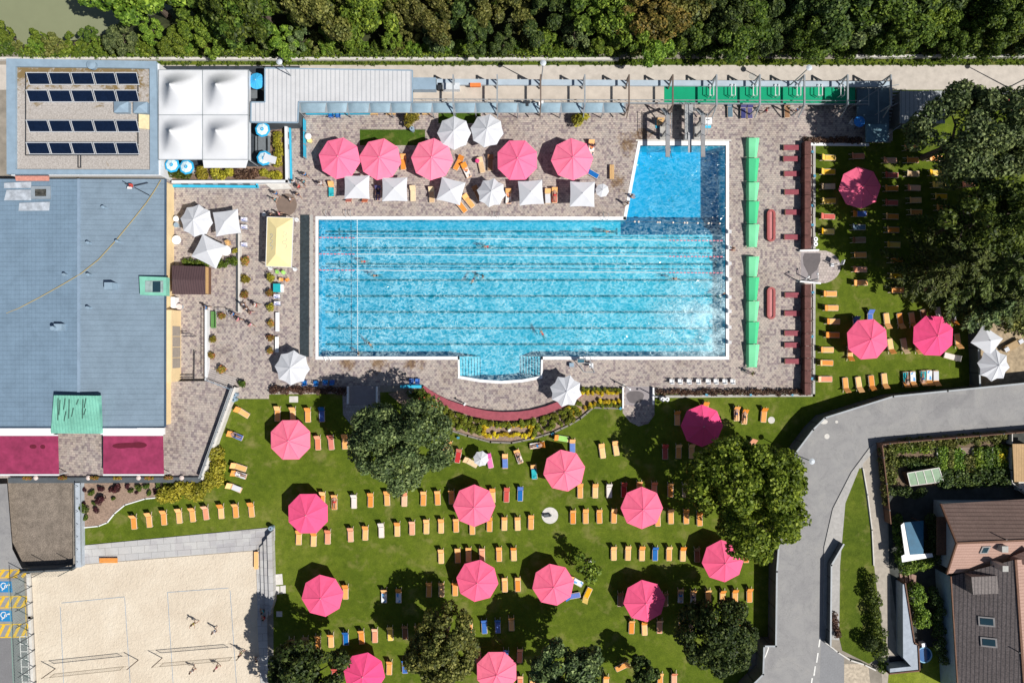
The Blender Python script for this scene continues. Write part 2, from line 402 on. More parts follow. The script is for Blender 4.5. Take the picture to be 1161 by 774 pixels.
def flat(name, pts, z, m, holes=()):
    b = MB(); b.sheet(WP(pts), z, holes); return struct(b, name, m)
flat('river_path', [(-300, 74), (1500, 72), (1500, 102), (-300, 102)], .004, m_path)
flat('verge', [(150, 67), (1500, 67), (1500, 74), (150, 74)], .008, m_grass2)
flat('lawn', [(88, 553), (240, 541), (262, 446), (470, 444), (706, 444), (924.5, 444), (924.5, 471.5), (895, 512), (873, 618), (873, 722), (857, 722), (835, 820), (310, 820), (310, 598), (92, 618)], .008, m_lawn)
flat('lawn', [(923, 162), (1010, 162), (1010, 102), (1400, 102), (1400, 425), (1161, 432), (1000, 448), (923, 471)], .010, m_lawn)
flat('dry_ground', [(1099, 352), (1400, 330), (1400, 427), (1161, 433), (1099, 438)], .016, m_dirt)
flat('pool_deck', [(186, 102), (1012, 102), (1012, 160), (922, 160), (922, 446), (742, 446), (742, 470), (735, 480), (724, 483), (714, 478), (706, 468), (706, 440), (662, 441), (640, 455), (612, 466), (570, 471), (535, 467), (505, 456), (478, 437), (395, 437), (395, 446), (305, 447), (305, 452), (272, 452), (262, 446), (236, 430), (186, 430)],
     .012, m_paver, [POOLW])
flat('turf_strip', [(408, 147), (482, 147), (482, 165), (408, 165)], .018, m_turf)
flat('turf_strip', [(497, 127), (545, 127), (545, 140), (497, 140)], .018, m_turf)
# wet and worn marks on the deck
flat('shower_floor', [(709, 438), (740, 438), (740, 459), (709, 459)], .018, M('shower_slab', (.30, .27, .28), .8, .08, 2.0))
b = MB(); cx, cy = W(720, 450)
b.sheet([(cx + 1.05 * math.cos(t) * (1 + .1 * math.sin(3 * t)), cy + .85 * math.sin(t) * (1 + .12 * math.cos(2 * t))) for t in [i * .2618 for i in range(24)]], .022)
struct(b, 'wet_patch', M('wet_paving', (.13, .115, .12), .35, .1, 2.0))
pts = [(907, 284), (930, 284)] + [(930 + 23 * math.sin(t), 302.5 - 19 * math.cos(t)) for t in [i * math.pi / 12 for i in range(1, 12)]] + [(930, 321), (907, 321)]
flat('shower_court', pts, .026, paver_mat('round_court_pavers', (.50, .44, .42), (.42, .37, .35), .35, .35, 0, .5))
flat('shower_floor', [(908, 286), (928, 286), (928, 319), (908, 319)], .030, MATS['shower_slab'])
b = MB(); b.sheet(WP([(912, 287), (930, 287), (930, 296), (926, 306), (920, 311), (919, 319), (917, 319), (916, 310), (911, 300), (910, 292)]), .034)
struct(b, 'wet_patch', MATS['wet_paving'])
b = MB(); cx, cy = W(325, 232)
b.sheet([(cx + 1.25 * math.cos(t), cy + 1.35 * math.sin(t)) for t in [i * .2618 for i in range(24)]], .020)
struct(b, 'wet_patch', M('wet_paving_brown', (.20, .15, .125), .6, .1, 2.0))
# basin ----------------------------------------------------------
def basin_mat():
    m, nt, b = new_mat('pool_paint'); v = wcoords(nt)
    sx = node(nt, 'ShaderNodeSeparateXYZ'); nt.links.new(v, sx.inputs[0])
    t = node(nt, 'ShaderNodeTexBrick'); t.inputs['Scale'].default_value = 1; t.offset = 0
    t.inputs['Brick Width'].default_value = 1.0; t.inputs['Row Height'].default_value = 1.0; t.inputs['Mortar Size'].default_value = .012
    t.inputs['Color1'].default_value = (.13, .55, .68, 1); t.inputs['Color2'].default_value = (.12, .52, .65, 1); t.inputs['Mortar'].default_value = (.09, .44, .56, 1)
    nt.links.new(v, t.inputs['Vector'])
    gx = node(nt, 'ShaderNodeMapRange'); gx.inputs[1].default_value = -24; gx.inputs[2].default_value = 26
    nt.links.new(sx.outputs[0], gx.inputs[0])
    cc = ramp(nt, gx.outputs[0], [(0, (.62, .84, .93)), (1, (1.35, 1.2, 1.13))])   # paler towards the east end
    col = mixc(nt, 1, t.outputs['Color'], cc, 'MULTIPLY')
    nt.links.new(col, b.inputs['Base Color']); b.inputs['Roughness'].default_value = .6
    return m
m_basin = basin_mat()
m_deep = M('deep_pool_paint', (.0, .52, .80), .6, .06, .6)
m_slope_shade = M('slope_shade_blue', (.005, .20, .36), .6, .06, .6)  # shadow at the drop-off, painted as a darker blue
def area(poly, z, m, name): b = MB(); b.sheet(WP(poly), z); return struct(b, name, m)
def vwalls(poly, z0, z1, name, m, close=True):
    b = MB(); P = WP(poly); n = len(P)
    for i in range(n if close else n - 1):
        a, c = P[i], P[(i + 1) % n]; b.add([(a[0], a[1], z0), (c[0], c[1], z0), (c[0], c[1], z1), (a[0], a[1], z1)], [(0, 1, 2, 3)])
    return struct(b, name, m)
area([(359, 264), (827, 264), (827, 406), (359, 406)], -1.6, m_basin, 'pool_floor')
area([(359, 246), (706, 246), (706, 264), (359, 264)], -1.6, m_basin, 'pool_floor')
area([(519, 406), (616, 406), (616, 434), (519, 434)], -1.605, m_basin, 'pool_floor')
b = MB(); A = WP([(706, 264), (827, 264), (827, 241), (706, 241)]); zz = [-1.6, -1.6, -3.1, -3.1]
b.add([(p[0], p[1], z) for p, z in zip(A, zz)], [(0, 1, 2, 3)]); struct(b, 'pool_slope', m_slope_shade)
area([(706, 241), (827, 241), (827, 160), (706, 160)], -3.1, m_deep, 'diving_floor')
b = MB(); A = WP([(706, 264), (706, 241)]); b.add([(A[0][0], A[0][1], -1.6), (A[1][0], A[1][1], -3.1), (A[1][0], A[1][1], -1.6)], [(0, 1, 2)]); struct(b, 'pool_side', m_slope_shade)
vwalls(POOL, -3.2, .0, 'pool_wall', m_basin)
# lane lines painted on the floor
b = MB()
for y in (262.5, 281, 299.3, 317.4, 335.5, 353.6, 371.8, 390):
    k = (H + 1.6) / H
    x0, yy = (365 - CX) / S, (CY - y) / S * k
    x1 = (812 - CX) / S * k
    if y < 264: x1 = (700 - CX) / S * k
    b.sheet([(x0 * 1.0, yy - .13), (x1, yy - .13), (x1, yy + .13), (x0, yy + .13)], -1.594)
    for xx in (x0 + 1.6, x1 - .2): b.sheet([(xx, yy - .42), (xx + .22, yy - .42), (xx + .22, yy + .42), (xx, yy + .42)], -1.592)
struct(b, 'lane_marking', M('lane_paint', (.015, .20, .25), .6, .1, 2.0))
# underwater steps either side of the alcove
for side in (0, 1):
    b = MB()
    for i in range(7):
        x0 = 521.5 if side == 0 else 613.5 - (i + 1) * 3.2; x1 = 521.5 + (i + 1) * 3.2 if side == 0 else 613.5
        z = -.2 * (i + 1)
        b.prism(WP([(x0 - .5, 404), (x1 + .5, 404), (x1 + .5, 429), (x0 - .5, 429)]), -1.6, z)
    struct(b, 'pool_step', M('pool_step_tile', (.55, .72, .80), .6, .04, 2.0))
b = MB()
for i in range(7):
    for xx in (521.5 + (i + 1) * 3.2, 613.5 - (i + 1) * 3.2):
        z_ = -.2 * (i + 1) + .004; A, C = W(xx, 406), W(xx, 426.5); b.bar((A[0], A[1], z_), (C[0], C[1], z_), .09, .01)
struct(b, 'step_nosing', M('step_nosing_tile', (.02, .16, .24)))
# water
def water_mat():
    m = bpy.data.materials.new('pool_water'); m.use_nodes = True; nt = m.node_tree; nt.nodes.clear()
    out = node(nt, 'ShaderNodeOutputMaterial'); v = wcoords(nt)
    n0 = node(nt, 'ShaderNodeTexNoise'); n0.inputs['Scale'].default_value = .8; n0.inputs['Detail'].default_value = 2
    nt.links.new(v, n0.inputs['Vector'])
    va = node(nt, 'ShaderNodeVectorMath', operation='SCALE'); nt.links.new(n0.outputs['Color'], va.inputs[0]); va.inputs['Scale'].default_value = .6
    vb = node(nt, 'ShaderNodeVectorMath', operation='ADD'); nt.links.new(v, vb.inputs[0]); nt.links.new(va.outputs[0], vb.inputs[1])
    vo = node(nt, 'ShaderNodeTexVoronoi'); vo.feature = 'DISTANCE_TO_EDGE'; vo.inputs['Scale'].default_value = 2.3
    mp = node(nt, 'ShaderNodeMapping'); mp.inputs['Scale'].default_value = (1.0, 1.0, 1); nt.links.new(vb.outputs[0], mp.inputs['Vector'])
    nt.links.new(mp.outputs[0], vo.inputs['Vector'])
    n2 = noise(nt, vb.outputs[0], 2.6, 4, .75, 1.6)
    # crossing wavelets: ridges of several noises paint caustic light as bright, broken threads
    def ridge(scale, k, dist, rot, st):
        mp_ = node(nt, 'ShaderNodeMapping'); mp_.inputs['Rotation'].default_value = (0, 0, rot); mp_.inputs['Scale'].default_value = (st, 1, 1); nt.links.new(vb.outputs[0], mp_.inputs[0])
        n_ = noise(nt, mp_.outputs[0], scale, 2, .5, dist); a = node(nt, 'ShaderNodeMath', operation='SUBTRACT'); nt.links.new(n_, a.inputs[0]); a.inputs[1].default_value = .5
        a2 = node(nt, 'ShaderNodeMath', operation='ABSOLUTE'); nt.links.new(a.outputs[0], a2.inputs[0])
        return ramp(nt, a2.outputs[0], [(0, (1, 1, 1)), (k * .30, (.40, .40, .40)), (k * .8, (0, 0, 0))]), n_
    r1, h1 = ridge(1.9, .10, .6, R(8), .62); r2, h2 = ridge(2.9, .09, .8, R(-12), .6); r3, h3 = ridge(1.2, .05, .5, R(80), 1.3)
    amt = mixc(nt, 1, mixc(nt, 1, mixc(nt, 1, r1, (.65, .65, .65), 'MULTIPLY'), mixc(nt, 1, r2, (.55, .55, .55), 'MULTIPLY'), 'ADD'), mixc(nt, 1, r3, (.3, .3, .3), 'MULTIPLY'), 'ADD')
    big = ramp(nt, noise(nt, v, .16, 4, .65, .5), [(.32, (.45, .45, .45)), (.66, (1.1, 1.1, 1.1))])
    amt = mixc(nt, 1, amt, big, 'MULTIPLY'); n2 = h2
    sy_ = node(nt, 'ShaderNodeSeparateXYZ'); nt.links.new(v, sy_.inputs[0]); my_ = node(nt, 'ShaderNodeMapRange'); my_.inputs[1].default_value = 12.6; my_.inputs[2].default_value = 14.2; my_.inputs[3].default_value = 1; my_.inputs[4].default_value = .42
    nt.links.new(sy_.outputs[1], my_.inputs[0]); amt = mixc(nt, 1, amt, my_.outputs[0], 'MULTIPLY')     # painted threads fade towards the north, over the diving basin
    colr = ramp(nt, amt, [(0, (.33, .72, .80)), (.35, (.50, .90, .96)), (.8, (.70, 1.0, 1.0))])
    tr = node(nt, 'ShaderNodeBsdfTransparent'); nt.links.new(colr, tr.inputs[0])
    gl = node(nt, 'ShaderNodeBsdfGlossy'); gl.inputs['Roughness'].default_value = .08
    bp = node(nt, 'ShaderNodeBump'); bp.inputs['Strength'].default_value = .9; bp.inputs['Distance'].default_value = .12
    nt.links.new(n2, bp.inputs['Height']); nt.links.new(bp.outputs[0], gl.inputs['Normal'])
    fr = node(nt, 'ShaderNodeFresnel'); fr.inputs[0].default_value = 1.33; nt.links.new(bp.outputs[0], fr.inputs['Normal'])
    mx = node(nt, 'ShaderNodeMixShader'); nt.links.new(fr.outputs[0], mx.inputs[0])
    nt.links.new(tr.outputs[0], mx.inputs[1]); nt.links.new(gl.outputs[0], mx.inputs[2])
    # pale diffuse paints ripple glints along the threads and whitens the foam
    df = node(nt, 'ShaderNodeBsdfDiffuse'); df.inputs[0].default_value = (.62, .90, 1, 1)
    mx2 = node(nt, 'ShaderNodeMixShader')
    sx = node(nt, 'ShaderNodeSeparateXYZ'); nt.links.new(v, sx.inputs[0])
    # churned water by the jets near the south-east corner
    dd = node(nt, 'ShaderNodeVectorMath', operation='DISTANCE'); nt.links.new(v, dd.inputs[0]); dd.inputs[1].default_value = (24.3, 2.0, 0)
    mr = node(nt, 'ShaderNodeMapRange'); mr.inputs[1].default_value = 7.5; mr.inputs[2].default_value = .5; mr.inputs[3].default_value = 0; mr.inputs[4].default_value = 1
    nt.links.new(dd.outputs['Value'], mr.inputs[0])
    fm = ramp(nt, noise(nt, v, .45, 6, .7, .8), [(.38, (0, 0, 0)), (.62, (1, 1, 1))])
    mm = node(nt, 'ShaderNodeMath', operation='MULTIPLY'); nt.links.new(mr.outputs[0], mm.inputs[0]); nt.links.new(fm, mm.inputs[1])
    m3 = node(nt, 'ShaderNodeMath', operation='MULTIPLY_ADD'); nt.links.new(mm.outputs[0], m3.inputs[0]); m3.inputs[1].default_value = .60; 
    bb = node(nt, 'ShaderNodeMath', operation='MULTIPLY'); nt.links.new(amt, bb.inputs[0]); bb.inputs[1].default_value = .52
    nt.links.new(bb.outputs[0], m3.inputs[2])
    nt.links.new(m3.outputs[0], mx2.inputs[0]); nt.links.new(mx.outputs[0], mx2.inputs[1]); nt.links.new(df.outputs[0], mx2.inputs[2])
    nt.links.new(mx2.outputs[0], out.inputs[0]); return m
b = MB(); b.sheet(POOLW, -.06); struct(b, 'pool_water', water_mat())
# coping: white overflow edge, mitred blocks
def coping():
    b = MB(); P = [Vector((x, y, 0)) for x, y in POOLW]; n = len(P)
    wd = [.40, .38, .50, .38, .38, .22, .34, .34, .34, .34, .22, .38, .34]
    for i in range(n):
        a, c = P[i], P[(i + 1) % n]; d = (c - a).normalized(); nrm = Vector((-d.y, d.x, 0))
        if i in (0, 1, 2, 3): pass
        w = wd[i]
        # the outline runs clockwise seen from above, so left is outwards
        b.add([(a.x, a.y, -.25), (c.x, c.y, -.25), (c.x, c.y, .05), (a.x, a.y, .05),
               (a.x + nrm.x * w - d.x * w * .0, a.y + nrm.y * w, .05), (c.x + nrm.x * w, c.y + nrm.y * w, .05),
               (a.x + nrm.x * w, a.y + nrm.y * w, 0), (c.x + nrm.x * w, c.y + nrm.y * w, 0)],
              [(0, 1, 2, 3), (3, 2, 5, 4), (4, 5, 7, 6)])
        e = (P[(i + 2) % n] - c).normalized(); n2 = Vector((-e.y, e.x, 0)); w2 = wd[(i + 1) % n]
        if (d.x * e.y - d.y * e.x) < 0:   # outer corner: fill
            q0 = c + nrm * w; q2 = c + n2 * w2; q1 = c + nrm * w + d * w2 if abs(d.dot(e)) < .5 else (q0 + q2) * .5
            b.add([(c.x, c.y, .05), (q0.x, q0.y, .05), (q1.x, q1.y, .05), (q2.x, q2.y, .05)], [(0, 1, 2, 3)])
    return struct(b, 'pool_coping', m_white)
coping()
b = MB(); b.sheet(WP([(721, 158.5), (829, 158.5), (829, 160.3), (721, 160.3)]), .055); struct(b, 'pool_gutter', m_lconc)
# dark grated channel west of the pool
b = MB(); b.prism(WP([(340.5, 243.5), (350.8, 243.5), (350.4, 404.5), (340, 404.5)]), .0, .06); struct(b, 'drain_channel', M('dark_grate', (.035, .05, .06), .6, .35, 3.0))
flat('pool_edge_strip', [(351.5, 243.5), (355, 243.5), (354.6, 404.5), (351.2, 404.5)], .020, m_conc)

# sand courts, steps, parking, gravel yard ------------------------------------
def sand_mat():
    m, nt, b = new_mat('court_sand'); v = wcoords(nt)
    n1 = noise(nt, v, 2.6, 5, .6, 1.0); n2 = noise(nt, v, .25, 4, .6, .5)
    c = ramp(nt, n2, [(.3, (.59, .505, .40)), (.6, (.66, .58, .47)), (.8, (.72, .645, .54))])
    nt.links.new(c, b.inputs['Base Color']); b.inputs['Roughness'].default_value = .95
    bump(nt, b, n1, .9, .12); return m
m_sand = sand_mat()
flat('sand', [(36, 652), (77, 641), (92, 640), (289, 624), (297, 690), (304, 820), (44, 820)], .016, m_sand)
b = MB(); b.prism(WP([(92, 618), (312, 597), (312, 612), (289, 623), (92, 639)]), 0, .12); struct(b, 'pavement', m_slab)
for i in range(4):
    b = MB(); x0 = 290.5 + i * 5.2
    b.prism(WP([(x0, 622 - i * 7 + 4), (x0 + 5.0, 619 - i * 7 + 2), (x0 + 7.5, 703 - i * 8), (x0 + 2.5, 712 - i * 6)]), 0, .10 + .30 * i)
    struct(b, 'seating_step', m_slab)
b = MB(); b.prism(WP([(292, 700), (303, 700), (306, 820), (298, 820)]), 0, .12); struct(b, 'seating_step', m_slab)
for q in ([(309, 651), (320, 650), (321, 662), (310, 663)], [(310, 664), (317, 664), (317, 673), (309, 674)], [(318, 663.5), (324, 663), (324, 672), (318, 672.6)], [(313.5, 692.5), (320, 692.5), (320, 698.5), (313.5, 698.5)]):
    b = MB(); b.prism(WP(q), 0, .06); struct(b, 'stepping_slab', m_lconc)
b = MB()
for a, c in (((70, 683), (141.5, 676)), ((68.5, 688), (73.5, 800)), ((141.5, 677), (149.5, 800)), ((190, 671), (259, 666)), ((190, 671), (198, 800)), ((261, 669), (270, 800))):
    A, C = W(*a), W(*c); b.bar((A[0], A[1], .03), (C[0], C[1], .03), .07, .012)
struct(b, 'court_line', M('court_tape', (.35, .42, .50), .7, .3, 1.0))
flat('parking', [(-300, 560), (8, 548), (14, 622), (26, 646), (32, 720), (38, 820), (-300, 820)], .004, m_asph)
flat('parking', [(-300, 726), (31, 722), (38, 820), (-300, 820)], .008, m_asph2)
b = MB(); b.sheet(COURT, -1.2); struct(b, 'gravel_yard', m_pebble)
vwalls([(-60, 541), (83, 541), (83, 642), (26, 644), (-60, 600)], -1.25, 0, 'yard_wall', m_dwall)
b = MB(); ylw = M('yellow_road_paint', (.75, .48, .04), .7, .15, 4.0)
for y0, y1 in ((645.5, 654), (675.5, 688), (707, 721.5)):
    for yy in (y0, y1):
        A = W(-20, yy + 1); C = W(28 if y0 > 650 else 20, yy); b.bar((A[0], A[1], .014), (C[0], C[1], .014), .13, .006)
    for x in range(-20, 28, 9):
        A = W(x, y1); C = W(x + 7, y0); b.bar((A[0], A[1], .0145), (C[0], C[1], .0145), .35, .006)
A = W(28.5, 675); C = W(30.5, 722); b.bar((A[0], A[1], .014), (C[0], C[1], .014), .10, .007)
struct(b, 'yellow_marking', ylw)
b = MB(); wp = M('white_road_paint', (.78, .78, .76), .7, .15, 4.0)
for a, c in (((22.5, 721), (28, 820)), ((31, 721), (35, 820))) + tuple(((23 + i * .5, 721 + i * 8.6), (31.5 + i * .5, 721 + i * 8.6)) for i in range(8)):
    A, C = W(*a), W(*c); b.bar((A[0], A[1], .016), (C[0], C[1], .016), .09, .006)
for x, y in ((929, 728), (926.6, 745.5), (923.5, 760.5), (920, 774)):
    A, C = W(x + .8, y - 6), W(x - .8, y + 5); b.bar((A[0], A[1], .02), (C[0], C[1], .02), .16, .006)
P = [W(*p) for p in ((871, 727), (871, 735), (868, 743), (864, 750))]
for A, C in zip(P[:-1], P[1:]): b.bar((A[0], A[1], .02), (C[0], C[1], .02), .14, .006)
struct(b, 'white_marking', wp)
for k, yy in enumerate((665, 698)):
    b = MB(); b.sheet(WP([(-2, yy - 6.5), (13, yy - 6.5), (14.5, yy + 6), (-1, yy + 6)]), .013); struct(b, 'blue_parking_square', M('blue_road_paint', (.02, .22, .50), .7, .1, 3.0))
    b = MB(); cx, cy = W(5.8, yy)
    def q(dx, dy): return (cx + dy - .05, cy - dx + .1, .021)   # wheelchair sign, read from the left
    arc = [q(-.05 + .34 * math.cos(t), -.12 + .34 * math.sin(t)) for t in [R(a) for a in range(130, 395, 20)]]
    for A, C in zip(arc[:-1], arc[1:]): b.bar(A, C, .10, .006)
    for A, C in ((q(-.15, .42), q(-.08, .02)), (q(-.08, .02), q(.25, .02)), (q(.25, .02), q(.42, -.32)), (q(.42, -.32), q(.56, -.26)), (q(-.13, .22), q(.16, .22))): b.bar(A, C, .11, .007)
    p5 = q(-.17, .55); b.cyl(p5, (p5[0], p5[1], .027), .11, .11, 12)
    struct(b, 'parking_symbol', wp)
# road system on the right
flat('road', [(820, 850), (858, 752), (858, 724), (873, 722), (875, 618), (893, 511), (925, 472), (1000, 448), (1161, 432), (1500, 398), (1500, 452), (1161, 485), (1000, 497), (985, 508), (966, 535), (945, 575), (936, 620), (936, 725), (934, 850)], .006, m_asph)
flat('side_road', [(931, 722), (957, 745), (957, 850), (927, 850)], .010, M('side_asphalt', (.24, .245, .26), .9, .1, 5.0))
b = MB(); b.prism(WP([(985, 508), (1000, 497), (1003, 497), (974, 530), (958, 570), (952, 640), (951, 725), (940, 724), (933, 700), (934, 620), (944, 576), (965, 535)]), 0, .10); struct(b, 'pavement', M('pavement_asphalt', (.40, .39, .38), .9, .12, 3.0))
flat('verge', [(974, 531), (977, 531), (987, 600), (992, 650), (1003, 740), (985, 752), (955, 737), (951, 720), (952, 640), (958, 570)], .024, m_grass2)
flat('driveway', [(1003, 497), (1000, 560), (985, 640), (985, 530), (977, 531), (974, 530), (980, 515)], .012, MATS['pavement_asphalt'])
flat('driveway', [(979, 515), (1003, 505), (1010, 700), (1025, 774), (1000, 774), (992, 650), (986, 600), (978, 531)], .014, M('yard_paving', (.40, .36, .31), .9, .15, 2.0))
flat('gravel_patch', [(957, 752), (984, 752), (990, 800), (957, 800)], .016, M('pale_gravel', (.50, .43, .34), .95, .3, 3.0))
flat('yard_lawn', [(1008, 757), (1120, 757), (1120, 850), (1000, 850)], .024, m_lime)
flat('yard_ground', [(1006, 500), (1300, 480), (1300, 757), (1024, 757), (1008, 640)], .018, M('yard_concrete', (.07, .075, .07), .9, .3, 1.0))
flat('yard_lawn', [(1046, 733), (1085, 733), (1085, 757), (1046, 757)], .024, m_lime)
# manholes and patches
b = MB()
for x, y, r in ((937.5, 494.5, .32), (948.5, 478, .18)): cx, cy = W(x, y); b.cyl((cx, cy, 0), (cx, cy, .02), r, r, 20)
struct(b, 'manhole', m_lconc)
b = MB(); cx, cy = W(934, 478); b.sheet([(cx + .5 * math.cos(t), cy + .28 * math.sin(t)) for t in [i * .5 for i in range(12)]], .013); struct(b, 'road_patch', m_lconc)
for (x, y, r) in ((623.5, 584, 1.0), (874.5, 476, .42)):
    b = MB(); cx, cy = W(x, y); b.cyl((cx, cy, 0), (cx, cy, .03), r, r, 32); struct(b, 'gravel_disc', m_lconc)
b = MB(); cx, cy = W(853, 86.5); b.cyl((cx, cy, 0), (cx, cy, .02), .42, .42, 24); struct(b, 'manhole', m_conc)
flat('patio', [(388, 437), (431, 437), (431, 468), (424, 478), (412, 484), (398, 481), (389, 470)], .021, paver_mat('shaded_patio_pavers', (.40, .38, .38), (.30, .28, .28), .35, .35, 0, .5))
flat('shower_floor', [(394, 438), (426, 438), (426, 458), (394, 458)], .026, MATS['shower_slab'])
flat('slab', [(328, 449), (338, 449), (338, 456), (328, 456)], .016, m_lconc)
# ------------------------------------------------------------------ buildings
def part(mb, name, m, root, smooth=False, label=None):
    o = mb.build(name, m, root, smooth)
    if label: o['label'] = label
    return o
def quad3(b, pts): b.add(pts, [tuple(range(len(pts)))]); return b

# --- flat roofed building with the solar panels
t = thing('flat_roof_building', 'flat gravel-roofed building with grey metal parapet carrying four rows of solar panels', 'building', W3(91, 132, 4, 0))
z = 3.1; O = [(7, 66.5), (177, 69.5), (178.5, 197.5), (7.5, 197.5)]; I = [(17.5, 75.5), (169.5, 77.5), (170, 192.5), (17.5, 192)]
b = MB(); o4, i4 = WP(O, z), WP(I, z)
for i in range(4):
    j = (i + 1) % 4
    b.add([(*o4[i], z), (*o4[j], z), (*i4[j], z), (*i4[i], z)], [(0, 1, 2, 3)])
    b.add([(*i4[i], z), (*i4[j], z), (*i4[j], z - .35), (*i4[i], z - .35)], [(0, 1, 2, 3)])
    b.add([(*o4[i], z), (*o4[j], z), (*o4[j], z - .5), (*o4[i], z - .5)], [(0, 1, 2, 3)])
part(b, 'parapet', m_bsteel, t)
b = MB(); b.sheet(i4, z - .3); 
gm = M('roof_gravel', (.50, .46, .42), .95, .35, 7.0, bmp=.6)
def roofgravel():
    m, nt, bb = new_mat('roof_gravel_moss'); v = wcoords(nt)
    n1 = noise(nt, v, 6, 5, .8); c = ramp(nt, n1, [(.28, (.22, .20, .18)), (.5, (.40, .37, .35)), (.75, (.60, .57, .54))])
    sx = node(nt, 'ShaderNodeSeparateXYZ'); nt.links.new(v, sx.inputs[0])
    n2 = noise(nt, v, .55, 6, .75, .8)
    mr = node(nt, 'ShaderNodeMapRange'); mr.inputs[1].default_value = 27; mr.inputs[2].default_value = 32; mr.inputs[3].default_value = -.12; mr.inputs[4].default_value = .12
    nt.links.new(sx.outputs[1], mr.inputs[0]); ad = node(nt, 'ShaderNodeMath', operation='ADD'); nt.links.new(n2, ad.inputs[0]); nt.links.new(mr.outputs[0], ad.inputs[1])
    f = ramp(nt, ad.outputs[0], [(.49, (0, 0, 0)), (.60, (1, 1, 1))])
    col = mixc(nt, f, c, (.20, .14, .06)); nt.links.new(col, bb.inputs['Base Color']); bb.inputs['Roughness'].default_value = .95
    bump(nt, bb, n1, .6, .03); return m
part(b, 'gravel_roof', roofgravel(), t)
b = MB(); wl = [W(p[0], p[1], z) for p in O]; b.prism([(x * .995, y * .995) for x, y in wl], 0, z - .32); part(b, 'wall', m_wallw, t)
b = MB(); cx, cy = W(104.5, 74, z + .3); b.cyl((cx, cy, z), (cx, cy, z + .5), .5, .5, 16); b.cyl((cx, cy, z + .5), (cx, cy, z + .62), .55, .1, 16); part(b, 'roof_vent', m_bsteel, t)
for (x0, y0, x1, y1) in ((130.5, 116, 147, 128.5), (152.5, 116.5, 168, 129)):
    b = MB(); P = WP([(x0, y0), (x1, y0), (x1, y1), (x0, y1)], z); cx = sum(p[0] for p in P) / 4; cy = sum(p[1] for p in P) / 4
    b.prism(P, z - .3, z + .25); hp = [(*p, z + .25) for p in P] + [(cx, cy, z + .6)]
    b.add(hp, [(0, 1, 4), (1, 2, 4), (2, 3, 4), (3, 0, 4)]); part(b, 'skylight', m_bsteel, t)
b = MB(); b.prism(WP([(158, 130), (170, 131), (170, 147), (158, 146)], z - .3), z - .3, z - .15); part(b, 'roof_hatch', M('pale_yellow_board', (.80, .68, .42)), t)
b = MB()
for p in (((29, 82), (29, 176)), ((29, 176), (156.5, 176)), ((156.5, 176), (156.5, 84)), ((88.5, 176), (88.5, 190)), ((91.5, 176), (91.5, 190)), ((88.5, 190), (91.5, 190))):
    A, C = W(*p[0], z - .2), W(*p[1], z - .2); b.bar((*A, z - .2), (*C, z - .2), .09, .09)
part(b, 'roof_pipe', m_black, t)
# solar collectors: one thing each, five to a row
SP = None
for r_, yy in enumerate((89, 108.8, 142.8, 168)):
    for c_ in range(5):
        px = 43 + c_ * 25 + (0.3 * c_); lab = 'dark blue solar panel, %s from the left in the %s row of the roof' % (ordn(c_), ('top', 'second', 'third', 'bottom')[r_])
        x, y = W(px, yy, z + .2)
        if SP is None:
            SP = thing('solar_panel', lab, 'solar panel', (x, y, z - .3), 'solar panels in rows on the gravel roof')
            rx = R(28); b = MB(); bc = Vector((x, y, z + .10)); b.box(bc, (2.50, 1.30, .06), 0, rx); part(b, 'panel', m_solar, SP)
            b = MB()
            up = Vector((0, math.cos(rx), math.sin(rx))); nn = Vector((0, -math.sin(rx), math.cos(rx)))
            for s in (-1, 1):
                b.bar(bc + Vector((1.21 * s, 0, 0)) - up * .68 + nn * .02, bc + Vector((1.21 * s, 0, 0)) + up * .68 + nn * .02, .06, .08)
                b.bar(bc + Vector((-1.25, 0, 0)) + up * .66 * s + nn * .02, bc + Vector((1.25, 0, 0)) + up * .66 * s + nn * .02, .08, .12)
                b.bar(bc + Vector((1.1 * s, 0, 0)) + up * .6, (x + 1.1 * s, y + .5, z - .29), .06, .06)
            part(b, 'panel_frame', M('aluminium', (.55, .58, .62), .35, .05), SP)
        else: dup(SP, (x, y, z - .3), label=lab)

# --- sports hall with the blue-grey metal roof
t = thing('hall_building', 'large low hall with blue-grey metal ridge roof and cream walls beside the deck', 'building', W3(90, 345, 2.8, 0))
ze, zr = 2.5, 3.2
def roofmat(name, per, cross, base): return stripe_mat(name, base, tuple(x * .86 for x in base), per, 'Y', .35, .45, 0, .08, cross, .20)
m_rl, m_rr = roofmat('hall_roof_left', .55, .5, (.195, .285, .385)), roofmat('hall_roof_right', .62, None, (.215, .29, .37))
pr = [W3(89.5, 203, zr), W3(89.5, 484, zr)]
b = MB(); e0, e1 = W3(187.5, 203, ze), W3(187, 484, ze)
b.add([pr[0], e0, e1, pr[1]], [(0, 1, 2, 3)]); b.add([(p[0], p[1], p[2] - .25) for p in (pr[0], e0, e1, pr[1])], [(3, 2, 1, 0)]); part(b, 'roof', m_rr, t)
b = MB(); l0, l1 = W3(-60, 203, ze), W3(-60, 484, ze)
b.add([l0, pr[0], pr[1], l1], [(0, 1, 2, 3)]); b.add([(p[0], p[1], p[2] - .25) for p in (l0, pr[0], pr[1], l1)], [(3, 2, 1, 0)]); part(b, 'roof', m_rl, t)
b = MB(); b.bar((pr[0][0], pr[0][1], zr + .05), (pr[1][0], pr[1][1], zr + .05), .30, .12); part(b, 'ridge_cap', M('ridge_sheet', (.25, .34, .45), .4, .1, 1.0), t)
b = MB(); b.bar((e0[0] + .05, e0[1], ze + .02), (e1[0] + .05, e1[1], ze + .02), .14, .22); b.bar((e1[0], e1[1] - .05, ze + .1), (pr[1][0], pr[1][1] - .05, zr), .14, .22)
